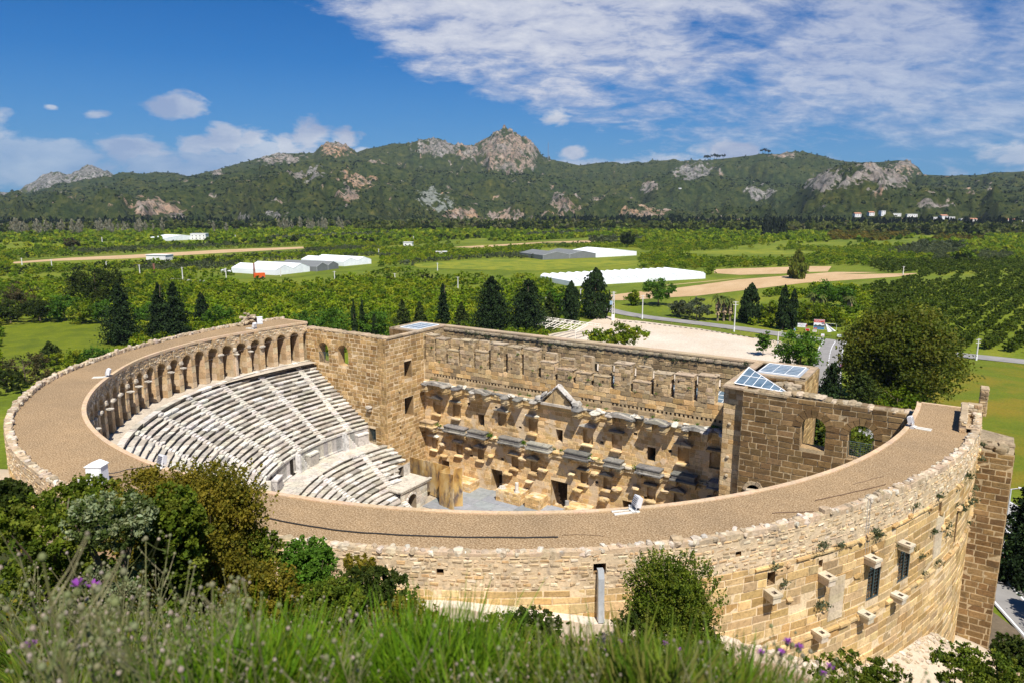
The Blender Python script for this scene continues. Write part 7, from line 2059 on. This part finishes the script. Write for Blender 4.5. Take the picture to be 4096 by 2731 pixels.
HL = [(1968, 499, 13, 6, 'tile', 'two storey white house, leftmost in the hillside village'), (2000, 496, 11, 6, 'tile', 'white house with a dark roof second from the left in the village'), (2024, 497, 9, 9, 'flat', 'tall white block house, highest in the hillside village'),
      (2058, 500, 17, 5, 'flat', 'long low white house right of the tall block in the village'), (2093, 503, 20, 5, 'flat', 'wide white house in the middle of the village'), (2148, 507, 10, 4, 'flat', 'small white house left of the twin roofed one in the village'),
      (2166, 504, 13, 6, 'tile', 'white house with a pitched roof right of the village middle'), (2184, 506, 10, 4, 'flat', 'small flat white house beside the pitched roof one in the village'), (2212, 510, 14, 5, 'flat', 'white house near the right end of the village'),
      (2232, 510, 17, 5, 'tile', 'long roofed white house near the right end of the village'), (2318, 520, 13, 5, 'tile', 'white house far right, lower one of two at the picture edge'), (2345, 516, 18, 6, 'flat', 'large white house at the right picture edge'), (1560, 441, 9, 3, 'flat', 'tiny lone white hut high on the hills')]
for px, py, w, h, rf_, lab in HL: house(hills_at(px, py), w, 9, h, lab, rf_)
house(on_z(368*D_, 603*D_), 16, 9, 5.5, 'white two storey farm building beside the long tan strip on the left', 'flat')
house(on_z(435*D_, 551*D_)+np.array([6, 10, 0]), 18, 10, 7, 'pale green house behind the small far greenhouse', 'flat')
house(on_z(938*D_, 566*D_), 9, 6, 4, 'small pinkish shed among the far olive rows', 'flat', cat='shed', name='shed')
house(on_z(1014*D_, 586*D_), 9, 5, 2.8, 'small white hut in the orchards left of the grey netted greenhouse', 'flat', cat='shed', name='shed')
house(on_z(1001*D_, 547*D_), 8, 6, 3, 'tiny white hut far off below the green trees', 'flat', cat='shed', name='shed')
# cars
def car(P, rz, col, label, s=1.0):
    t = empty('car', (P[0], P[1], P[2]), rz, label=label, cat='car')
    prof_ = [(-2.1, .35), (2.1, .35), (2.15, .75), (1.9, .95), (1.0, 1.02), (.45, 1.45), (-1.2, 1.48), (-1.9, 1.05), (-2.15, .95)]
    b = MB(); b.prism(prof_, lambda p, q, s_: (p, s_, q), -.85, .85, col); b.build('body', M['any'], t)
    w = MB()
    for sd in (-.86, .86): w.prism([(.85, 1.02), (.4, 1.38), (-1.15, 1.40), (-1.65, 1.04)], lambda p, q, s_: (p, s_, q), sd-.01, sd+.01, (.03, .04, .05))
    w.prism([(1.03, 1.03), (.5, 1.43), (.53, 1.45), (1.06, 1.05)], lambda p, q, s_: (p, s_, q), -.75, .75, (.03, .04, .05)); w.build('window', M['any'], t)
    for x in (-1.3, 1.35):
        for sd in (-.8, .8):
            m = MB(); m.prism([(x+.33*math.cos(a), .33+.33*math.sin(a)) for a in np.linspace(0, 2*PI, 13)[:-1]], lambda p, q, s_: (p, s_, q), sd-.1, sd+.1, (.02, .02, .02)); m.build('wheel', M['any'], t)
    return t
car(on_z(519*D_, 627*D_)+np.array([0, 0, .0]), 1.1, (.75, .76, .78), 'white car parked beside the white twin gabled greenhouse').scale = (1.5, 1.5, 1.5)
P = on_z(3313, 1492); car((P[0]+1.5, P[1], PLAIN+.13), 1.45, (.45, .02, .015), 'red car on the side road half hidden by the dark cedar')
tr = empty('trailer', tuple(on_z(596*D_, 641*D_)), 1.1, label='small bright orange farm trailer by the red lattice pole', cat='trailer')
m = MB(); m.box(-3, 3, -1.5, 1.5, .9, 3.4, (.60, .10, .02)); m.build('body', M['any'], tr)
for x in (-1.6, 1.6):
    m = MB(); m.prism([(x+.8*math.cos(a), .8+.8*math.sin(a)) for a in np.linspace(0, 2*PI, 11)[:-1]], lambda p, q, s_: (p, s_, q), -1.6, 1.6, (.03, .03, .03)); m.build('wheel', M['any'], tr)

# poles
def pole(px, base, top, label, kind='plain', group=None):
    P = on_z(px*D_, base*D_); s = math.hypot(P[0]-EYE[0], P[1]-EYE[1]); d = ray(px*D_, top*D_)
    h = EYE[2]+d[2]*s/math.hypot(d[0], d[1])-PLAIN; h = min(h, 18)
    t = empty('utility_pole', tuple(P), YAW*-1+random.uniform(-.4, .4), label=label, cat='pole', group=group)
    c = (.62, .61, .58) if kind != 'rust' else (.30, .13, .09); rr = .13+.00032*s
    m = MB()
    if kind in ('lattice', 'rust'):
        b_ = .45
        for sx in (-1, 1):
            for sy in (-1, 1): m.tube([(sx*b_, sy*b_, 0), (sx*.18, sy*.18, h)], rr*.55, c, 4)
        n = int(h/1.1)
        for i in range(n):
            z0, z1 = h*i/n, h*(i+1)/n; w0, w1 = b_-(b_-.18)*i/n, b_-(b_-.18)*(i+1)/n
            for sx, sy, ex, ey in ((-1, -1, 1, -1), (1, -1, 1, 1), (1, 1, -1, 1), (-1, 1, -1, -1)): m.tube([(sx*w0, sy*w0, z0), (ex*w1, ey*w1, z1)], rr*.35, c, 3)
    else: m.tube([(0, 0, 0), (0, 0, h)], [rr*1.15, rr*.75], c, 7)
    m.build('mast', M['any'], t)
    if kind != 'lamp':
        for z in ((h-.3,) if kind == 'plain' else (h-.3, h-1.2)):
            m = MB(); m.box(-.9, .9, -.06, .06, z-.06, z+.06, c)
            for x in (-.8, 0, .8): m.tube([(x, 0, z+.06), (x, 0, z+.3)], .06, (.3, .2, .15), 5)
            m.build('crossarm', M['any'], t)
    if kind == 'lattice':
        m = MB(); m.box(-1.3, -.35, -.5, .5, h*.55, h*.55+1.3, (.25, .36, .48)); m.build('transformer', M['any'], t)
        m = MB(); m.box(-.55, .55, -.55, .55, 0, 2.2, (.75, .75, .75)); m.build('foot', M['any'], t)
    if kind == 'lamp':
        m = MB(); m.tube([(0, 0, h-.05), (1.0, 0, h+.15)], .05, c, 5); m.box(.8, 1.5, -.14, .14, h+.1, h+.22, (.7, .7, .72)); m.build('lamp', M['any'], t)
    if kind in ('lamp', 'white'):
        m = MB(); m.tube([(0, 0, 0), (0, 0, 1.6)], rr*1.3, (.8, .8, .8), 7); m.build('painted_foot', M['any'], t)
    return t
POLES = [(322, 635, 608, 'concrete pole beside the tan strip, second tallest on the left fields', 'plain'), (420, 643, 614, 'concrete pole at the left edge of the grass field near the greenhouse', 'plain'), (520, 642, 616, 'concrete pole below the white car', 'plain'), (355, 632, 606, 'rusty pole just right of the concrete pole by the tan strip', 'rust'),
         (245, 618, 600, 'short pole right of the large round dark tree', 'plain'), (120, 619, 596, 'pole in the left orchard below the tan strip', 'plain'), (51, 609, 593, 'leftmost pole in the far orchards', 'plain'), (769, 649, 623, 'concrete pole in the dense orchard right of the greenhouses', 'plain'),
         (645, 635, 615, 'concrete pole in front of the twin gabled greenhouse', 'plain'), (585, 638, 604, 'red lattice pole left of the twin gabled greenhouse', 'rust'), (1052, 664, 636, 'concrete pole in the grass left of the big dark conifers', 'plain'), (907, 642, 628, 'short concrete pole among olive bushes in the middle', 'plain'), (1333, 693, 663, 'concrete pole between the two tall evergreens behind the back wall', 'plain'),
         (1408, 736, 670, 'grey lattice pylon with a blue transformer at the car park corner', 'lattice'), (1475, 733, 678, 'white concrete pole between road and car park, left of the palms', 'white'), (1686, 762, 692, 'white concrete pole beside the road right of the palms', 'white'), (1784, 819, 762, 'slim lamp post on the car park beside the young tree', 'lamp'), (2242, 827, 777, 'slim lone pole at the far side of the right hand crop field', 'white'),
         (870, 585, 572, 'thin far pole among the orchard strips in the middle', 'plain'), (1005, 622, 604, 'thin pole in the yellow flowering field', 'plain'), (950, 556, 543, 'thin far pole near the pinkish shed', 'plain'), (2074, 632, 612, 'thin pole beside the grass strip on the right', 'plain'), (235, 558, 545, 'thin far pole left of the small far greenhouse', 'plain'), (541, 552, 540, 'thin far pole right of the small far greenhouse', 'plain')]
for p in POLES: pole(*p)
P = on_z(4005, 2232); s = math.hypot(P[0]-EYE[0], P[1]-EYE[1]); d = ray(4046, 1955); h = EYE[2]+d[2]*s/math.hypot(d[0], d[1])-PLAIN
t = empty('street_lamp', tuple(P), 0, label='grey street lamp beside the lower road, right of the buttress', cat='street lamp')
m = MB(); m.tube([(0, 0, 0), (0, 0, h)], [.13, .09], (.55, .57, .6), 8); m.build('post', M['any'], t)
m = MB(); m.tube([(0, 0, h), (.9, .2, h+.25)], .05, (.6, .6, .62), 5); m.box(.7, 1.4, .05, .35, h+.2, h+.34, (.7, .7, .72)); m.build('lamp', M['any'], t)
for i in range(5):
    m = MB(); m.box(-.4, .4, -.05, .05, h-2.2-i*.3, h-2.12-i*.3, (.7, .7, .7)); m.build('crossarm', M['any'], t)
# thin wire fence along the road beside the car park
fe = empty('wire_fence', tuple(on_z(2574, 1287)), label='low wire fence on rusty posts between the road and the car park', cat='fence')
O = on_z(2574, 1287)
pts = [Vector(on_z(x, y-3)) for x, y in ((2470, 1286), (2574, 1292), (2803, 1319), (3004, 1349), (3110, 1364))]
wires = MB(); 
for p, q in zip(pts, pts[1:]):
    n = int((q-p).length/3.2)
    for i in range(n):
        a = p.lerp(q, i/n)-Vector(O); m = MB(); m.tube([a, a+Vector((0, 0, 1.5))], .045, (.28, .17, .12), 5); m.build('post', M['any'], fe)
    for z in (.4, .9, 1.4): wires.tube([p-Vector(O)+Vector((0, 0, z)), q-Vector(O)+Vector((0, 0, z))], .014, (.3, .25, .22), 3)
wires.build('wire', M['any'], fe)
fp = MB()
# telecom mast on the ridge
P = hills_at(1258, 368); t = empty('telecom_mast', (P[0], P[1], P[2]-3), 0, label='thin lattice radio mast on the ridge beside the big rock dome', cat='mast')
m = MB(); H = 82
for i in range(3):
    a = i*2.094; m.tube([(2.6*math.cos(a), 2.6*math.sin(a), 0), (.7*math.cos(a), .7*math.sin(a), H)], .34, (.25, .25, .3), 4)
for k in range(20):
    z0, z1 = H*k/20, H*(k+1)/20; w0, w1 = 2.6-1.9*k/20, 2.6-1.9*(k+1)/20
    for i in range(3):
        a, b = i*2.094, (i+1)*2.094; m.tube([(w0*math.cos(a), w0*math.sin(a), z0), (w1*math.cos(b), w1*math.sin(b), z1)], .2, (.25, .25, .3), 3)
m.build('tower', M['any'], t); m = MB(); m.tube([(0, 0, H), (0, 0, H+6)], .2, (.3, .3, .3), 4); m.build('antenna', M['any'], t)

# road signs and billboards
def text_obj(body, size, mat, parent, loc, rot, name='lettering', ext=.01):
    cu = bpy.data.curves.new(name, 'FONT'); cu.body = body; cu.size = size; cu.align_x = 'CENTER'; cu.align_y = 'CENTER'; cu.extrude = ext
    tmp = bpy.data.objects.new('tmp', cu); COL.objects.link(tmp)
    dg = bpy.context.evaluated_depsgraph_get(); me = bpy.data.meshes.new_from_object(tmp.evaluated_get(dg)); bpy.data.objects.remove(tmp)
    me.materials.clear(); me.materials.append(mat)
    o = link(name, me, parent, loc); o.rotation_euler = rot
    return o
RED = plain_mat('sign_red', (.50, .035, .02), .6); BLUE = plain_mat('sign_blue', (.02, .18, .40), .6); DARKT = plain_mat('sign_ink', (.03, .04, .09), .6); MAROON = plain_mat('sign_maroon', (.25, .02, .06), .6)
def board(P, w, z0, z1, label, name='billboard', cat='billboard', posts=2, postcol=(.30, .12, .06), col='white', rz=None):
    fx, fy = EYE[0]-P[0], EYE[1]-P[1]; rz = math.atan2(fy, fx)+PI/2 if rz is None else rz
    t = empty(name, (P[0], P[1], PLAIN), rz, label=label, cat=cat)
    t.scale = (.44,)*3 if cat == 'billboard' else (.52,)*3
    for x in ([-w*.33, w*.33] if posts == 2 else [0]):
        m = MB(); m.tube([(x, .12, 0), (x, .12, z1+(.4 if posts == 2 else -.1))], .09, postcol, 6); m.build('post', M['any'], t)
    if col:
        m = MB(); m.box(-w/2, w/2, -.04, .03, z0, z1); m.build('panel', M[col], t)
    return t
R90 = (PI/2, 0, 0)
P = on_z(3207, 1331); b = board(P, 6.6, 4.2, 7.2, 'white restaurant billboard on two orange posts, left of the red one')
text_obj('RESTAURANT', .85, DARKT, b, (-.5, -.06, 5.75), R90); text_obj('YÖRÜKOĞLU', .55, RED, b, (-.6, -.06, 6.6), R90); text_obj('ASPENDOS', .5, DARKT, b, (-.6, -.06, 4.9), R90)
m = MB(); m.face([(2.2, -.055, 4.5), (3.0, -.055, 4.5), (2.9, -.055, 6.9), (2.3, -.055, 5.6)], (.4,)*3); m.build('emblem', MAROON, b)
m = MB(); m.box(2.9, 3.28, -.055, -.045, 4.22, 7.18); m.build('stripe', MAROON, b)
P = on_z(3273, 1342); b = board(P, 7.4, 4.6, 12.0, 'tall red and blue restaurant billboard on one post', posts=1, postcol=(.3, .28, .26))
def patch(name, pts, mat, y=-.055, parent=None):
    m = MB(); m.face([(x, y, z) for x, z in pts], (.5,)*3); return m.build(name, mat, parent)
patch('red_header', [(-3.6, 9.6), (1.6, 9.6), (3.6, 8.4), (3.6, 11.85), (-3.6, 11.85)], RED, -.05, b)
text_obj('YÖRÜKOĞLU', 1.1, M['white'], b, (0, -.07, 11.1), R90); text_obj('RESTAURANT', .6, M['white'], b, (-.9, -.07, 10.1), R90)
patch('picture_hills', [(-3.6, 7.4), (-2.4, 8.2), (-1, 7.5), (.4, 8.3), (1.8, 7.6), (3.6, 8.0), (3.6, 6.4), (-3.6, 6.4)], plain_mat('sign_dark_green', (.06, .08, .07)), -.052, b)
patch('picture_water', [(-3.6, 6.9), (-1, 6.5), (1, 6.8), (3.6, 6.2), (3.6, 4.75), (-3.6, 4.75)], BLUE, -.054, b)
patch('picture_boats', [(-3, 6.2), (2.6, 6.5), (3.1, 6.0), (-2.6, 5.8)], plain_mat('sign_grey', (.2, .2, .22)), -.056, b)
patch('red_plate', [(-3.4, 4.8), (-1.2, 4.8), (-1.2, 5.7), (-3.4, 5.7)], RED, -.06, b); text_obj('50 m', .55, M['white'], b, (-2.3, -.075, 5.25), R90)
m = MB(); m.prism([(2.4+.85*math.cos(a), 9.35+.85*math.sin(a)) for a in np.linspace(0, 2*PI, 17)[:-1]], lambda p, q, s_: (p, s_, q), -.075, -.06); m.build('emblem', DARKT, b)
m = MB(); m.box(1.75, 3.05, -.09, -.078, 9.2, 9.5); m.build('emblem_bar', M['white'], b)
P = on_z(3320, 1345); b = board(P, 7.6, 5.0, 9.4, 'empty billboard frame with a torn hanging white sheet', posts=1, postcol=(.25, .22, .2), col=None)
m = MB()
for a_, c_ in (((-3.8, 9.4), (3.8, 9.4)), ((3.8, 9.4), (3.8, 4.6)), ((-3.8, 9.4), (-3.8, 4.4)), ((-3.8, 4.6), (3.8, 4.6))): m.tube([(a_[0], 0, a_[1]), (c_[0], 0, c_[1])], .1, (.65, .65, .62), 5)
m.build('frame', M['any'], b)
m = MB(); g = 8
A0, A1, A2 = Vector((-3.7, -.1, 9.3)), Vector((-2.0, -.5, 2.9)), Vector((3.7, -.15, 4.2)); 
for i in range(g):
    t0, t1 = i/g, (i+1)/g
    p0, p1 = A1.lerp(A2, t0), A1.lerp(A2, t1); wv = lambda t: Vector((0, -.35*math.sin(t*9), 0))
    m.face([A0, p0+wv(t0), p1+wv(t1)], (.8, .8, .82))
m.build('torn_sheet', M['any'], b)
for px, py, w, h, lab, mt in ((3229, 1331, 2.6, 1.9, 'small orange sign board on the verge between the billboards', RED), (3258, 1333, 2.4, 1.2, 'small white arrow sign on the verge below the red billboard', None), (3290, 1352, 1.9, 1.7, 'small white and red sign standing low beside the road junction', None), (3356, 1353, 2.4, 1.5, 'small white sign on the verge left of the plane tree', None), (3178, 1331, 1.1, 1.9, 'small blue and yellow sign left of the restaurant billboards', BLUE)):
    P = on_z(px, py); b = board(P, w, .9, .9+h, lab, 'roadside_sign', 'sign', 1, (.4, .4, .4))
    if mt: patch('sign_face', [(-w/2+.12, 1.05), (w/2-.12, 1.05), (w/2-.12, .75+h), (-w/2+.12, .75+h)], mt, -.05, b)
    else: patch('sign_face', [(-w/2+.3, 1.3), (w/2-.3, 1.3), (w/2-.3, 1.6), (-w/2+.3, 1.6)], RED if 'red' in lab else DARKT, -.05, b)
P = on_z(3362, 1500); t = empty('no_stopping_sign', tuple(P), math.atan2(EYE[1]-P[1], EYE[0]-P[0])+PI/2, label='round blue and red no stopping sign beside the side road', cat='sign')
m = MB(); m.tube([(0, .04, 0), (0, .04, 2.6)], .04, (.5, .5, .5), 6); m.build('post', M['any'], t)
for nm, r_, y, mt in (('rim', .55, -.03, RED), ('disc', .42, -.04, BLUE)):
    m = MB(); m.prism([(r_*math.cos(a), 2.4+r_*math.sin(a)) for a in np.linspace(0, 2*PI, 21)[:-1]], lambda p, q, s_: (p, s_, q), y, .0+y*.2); m.build(nm, mt, t)
for s_ in (1, -1): patch('cross_bar', [(-.36, 2.4-s_*.3), (-.28, 2.4-s_*.38), (.36, 2.4+s_*.3), (.28, 2.4+s_*.38)], RED, -.046-.002*s_, t)
P = on_z(3335, 1500); b = board(P, 2.2, 2.3, 2.6, 'white height barrier board by the side road in front of the cedar', 'roadside_sign', 'sign', 1, (.7, .7, .7))
P = on_z(3450, 1378); kiosk = empty('market_stall', (P[0], P[1], PLAIN), YAW*-1, label='red and white roadside stall half hidden by the plane tree', cat='stall')
m = MB(); m.box(-4, 4, -2, 2, 0, 3.0, (.34, .07, .05)); m.build('wall', M['any'], kiosk)
m = MB(); m.prism([(-2.6, 3.0), (2.6, 3.0), (0, 4.2)], lambda p, q, s_: (s_, p, q), -4.4, 4.4, (.62, .60, .58)); m.build('roof', M['any'], kiosk); kiosk.scale = (.6, .6, .6)

HAZE = 3.6e-5
# ================================================================== CAMERA, LIGHT, SKY
for o in bpy.data.objects:
    if '_t' in o.keys(): del o['_t']
cam = bpy.data.cameras.new('camera'); co = bpy.data.objects.new('camera', cam); COL.objects.link(co)
cam.sensor_width = 36.0; cam.sensor_fit = 'HORIZONTAL'; cam.lens = FPX/4096*36.0
cam.clip_start = .1; cam.clip_end = 30000
co.location = tuple(EYE); co.rotation_euler = (PI/2-PITCH, 0, -YAW)
cam.dof.use_dof = True; cam.dof.focus_distance = 75; cam.dof.aperture_fstop = 2.8
SC.camera = co
SUN = Vector((1.0, -.9, 2.03)).normalized()
sl = bpy.data.lights.new('sun', 'SUN'); sl.energy = 4.9; sl.angle = rad(.5); sl.color = (1, .93, .82)
so = bpy.data.objects.new('sun', sl); COL.objects.link(so); so.rotation_euler = SUN.to_track_quat('Z', 'Y').to_euler(); so.location = (0, 0, 300)
W = bpy.data.worlds.new('World'); SC.world = W; W.use_nodes = True
wt_ = W.node_tree; wt_.nodes.clear()
class WN(NT):
    def __init__(s): s.t = wt_
s = WN()
sky = s.n('TexSky', _sky_type='NISHITA', _sun_disc=False, _sun_elevation=math.asin(SUN.z), _sun_rotation=math.atan2(SUN.x, SUN.y), _air_density=1.0, _dust_density=.6, _ozone_density=3.0, _altitude=100)
gen = s.n('TexCoord').outputs['Generated']
sep = s.n('SeparateXYZ', i0=gen)
dx, dy, dz_ = sep.outputs
c_, sn = math.cos(YAW), math.sin(YAW)
fx = s.math('SUBTRACT', s.math('MULTIPLY', dx, c_), s.math('MULTIPLY', dy, sn))       # across
fy = s.math('ADD', s.math('MULTIPLY', dx, sn), s.math('MULTIPLY', dy, c_))            # ahead
azn = s.math('ARCTAN2', fx, fy); eln = s.math('ARCSINE', dz_)
# high broken cloud sheet: pattern on a level plane overhead
den = s.math('ADD', s.math('MAXIMUM', dz_, 0.0), .30)
cv = s.n('CombineXYZ', i0=s.math('DIVIDE', fx, den), i1=s.math('DIVIDE', fy, den), i2=.0)
n1 = s.noise(2.6, 10, .66, s.scalevec(cv, (1, 1.35, 1)), .25).outputs[0]
n2 = s.noise(8.5, 8, .66, s.scalevec(cv, (1, 1.5, 1)), .3).outputs[0]
def mapr(v, a, b, c=0., d=1.):
    nd = s.n('MapRange', Value=v); nd.clamp = True
    for k, x in zip(('From Min', 'From Max', 'To Min', 'To Max'), (a, b, c, d)): nd.inputs[k].default_value = x
    return nd.outputs[0]
# lower edge of the sheet as a function of azimuth
t_ = mapr(azn, -.7, .7)
elb = s.ramp(t_, [(0, (1, 1, 1)), (.22, (1, 1, 1)), (.285, (.66, .66, .66)), (.36, (.44, .44, .44)), (.46, (.31, .31, .31)), (.56, (.25, .25, .25)), (.7, (.17, .17, .17)), (1, (.08, .08, .08))]).outputs[0]
elb = s.math('MULTIPLY', elb, .42)
over = s.math('SUBTRACT', eln, elb)
bias = mapr(over, -.07, .10, -.32, .2)
sheet_d = s.math('ADD', s.math('ADD', n1, s.math('MULTIPLY', s.math('SUBTRACT', n2, .5), .55)), bias)
# wind torn gap of blue towards the upper right
hole = s.math('MULTIPLY', s.math('SUBTRACT', 1.0, mapr(s.math('ABSOLUTE', s.math('SUBTRACT', azn, .27)), .0, .2)), mapr(s.math('ABSOLUTE', s.math('SUBTRACT', eln, .205)), .0, .07, 1, 0))
corner = s.math('MULTIPLY', mapr(azn, .42, .56), mapr(eln, .11, .19))
sheet_d = s.math('SUBTRACT', sheet_d, s.math('ADD', s.math('MULTIPLY', hole, .13), s.math('MULTIPLY', corner, .16)))
seen = s.math('MULTIPLY', mapr(eln, .34, .55, 1, 0), mapr(s.math('ABSOLUTE', azn), .8, 1.1, 1, 0))
m_sheet = s.math('MULTIPLY', mapr(sheet_d, .40, .66), seen)
# heaped clouds low on the left
hv = s.n('CombineXYZ', i0=s.math('MULTIPLY', azn, 1.0), i1=s.math('MULTIPLY', eln, 2.1), i2=1.7)
h1 = s.noise(8.5, 8, .58, hv, .2).outputs[0]
h3 = s.noise(26, 6, .6, hv, .3).outputs[0]
band = s.math('SUBTRACT', mapr(s.math('ABSOLUTE', s.math('SUBTRACT', eln, .045)), .01, .06, .17, -.3), mapr(azn, -.3, .15, 0, .10))
hh = s.math('ADD', h1, band)
m_heap = s.math('MULTIPLY', s.math('MULTIPLY', mapr(hh, .55, .62), mapr(eln, -.02, .03)), .75)
def puff(a, e, ra, re):
    q = s.math('ADD', s.math('POWER', s.math('DIVIDE', s.math('SUBTRACT', azn, a), ra), 2.0), s.math('POWER', s.math('DIVIDE', s.math('SUBTRACT', eln, e), re), 2.0))
    return mapr(s.math('ADD', s.math('SQRT', q), s.math('ADD', s.math('MULTIPLY', s.math('SUBTRACT', h1, .5), 3.0), s.math('MULTIPLY', s.math('SUBTRACT', h3, .5), 2.4))), 1.15, .6)
puffs = None
for a, e, ra, re in ((-.418, .118, .03, .013), (-.511, .104, .013, .005), (-.556, .109, .008, .0035), (.06, .117, .02, .017), (-.22, .083, .02, .012), (-.40, .072, .035, .014), (-.37, .08, .032, .02), (-.335, .078, .03, .02), (-.30, .074, .03, .017), (-.27, .082, .028, .02), (-.47, .066, .045, .014), (-.62, .083, .035, .02), (-.67, .08, .04, .02), (.085, .068, .02, .012), (.285, .068, .05, .012)):
    p = puff(a, e, ra, re); puffs = p if puffs is None else s.math('MAXIMUM', puffs, p)
m_heap = s.math('MAXIMUM', m_heap, puffs)
# colours
skc = s.mix(1.0, s.mix(1.0, sky.outputs[0], (.10, .10, .10), 'MULTIPLY'), (.02, .55, 1.16), 'MULTIPLY')
grad = s.ramp(mapr(eln, 0., .3), [(0, (1, 1, 1)), (.25, (.66, .66, .66)), (.6, (.18, .18, .18)), (1, (0, 0, 0))]).outputs[0]
skc = s.mix(s.math('MULTIPLY', grad, .72), skc, (.24, .47, .80))
cl = s.mix(mapr(s.math('ADD', s.math('MULTIPLY', n2, .6), s.math('MULTIPLY', sheet_d, .5)), .45, .8), (.46, .54, .80), (.98, 1.0, 1.08))
cl2 = s.mix(mapr(s.math('ADD', h1, s.math('MULTIPLY', eln, 1.0)), .5, .75), (.48, .56, .78), (1.02, 1.03, 1.06))
rightdim = mapr(azn, .1, .6, 1.0, .62)
sky_c = s.mix(s.math('MULTIPLY', m_sheet, s.math('MULTIPLY', rightdim, .93)), skc, cl)
sky_c = s.mix(s.math('MULTIPLY', m_heap, mapr(azn, -.7, -.2, .55, .9)), sky_c, cl2)
bg = s.n('Background', Color=sky_c, Strength=.50)
out = s.n('OutputWorld'); wt_.links.new(bg.outputs[0], out.inputs[0])
hzm = bpy.data.materials.new('haze'); hzm.use_nodes = True; ht = hzm.node_tree; ht.nodes.clear()
pv = ht.nodes.new('ShaderNodeVolumePrincipled'); pv.inputs['Color'].default_value = (.58, .75, 1, 1); pv.inputs['Density'].default_value = HAZE; pv.inputs['Anisotropy'].default_value = 0.0
mo = ht.nodes.new('ShaderNodeOutputMaterial'); ht.links.new(pv.outputs[0], mo.inputs['Volume'])
hb = MB(); hb.box(-6600, 6600, -6600, 6600, -120, 440)
hb.build('haze', hzm, kind='stuff', label='thin blue haze over the far hills', cat='haze')
SC.view_settings.view_transform = 'Standard'; SC.view_settings.look = 'None'; SC.view_settings.exposure = 0.6; SC.view_settings.gamma = 1.0
SC.cycles.max_bounces = 6; SC.cycles.diffuse_bounces = 3; SC.cycles.transmission_bounces = 3; SC.cycles.glossy_bounces = 2
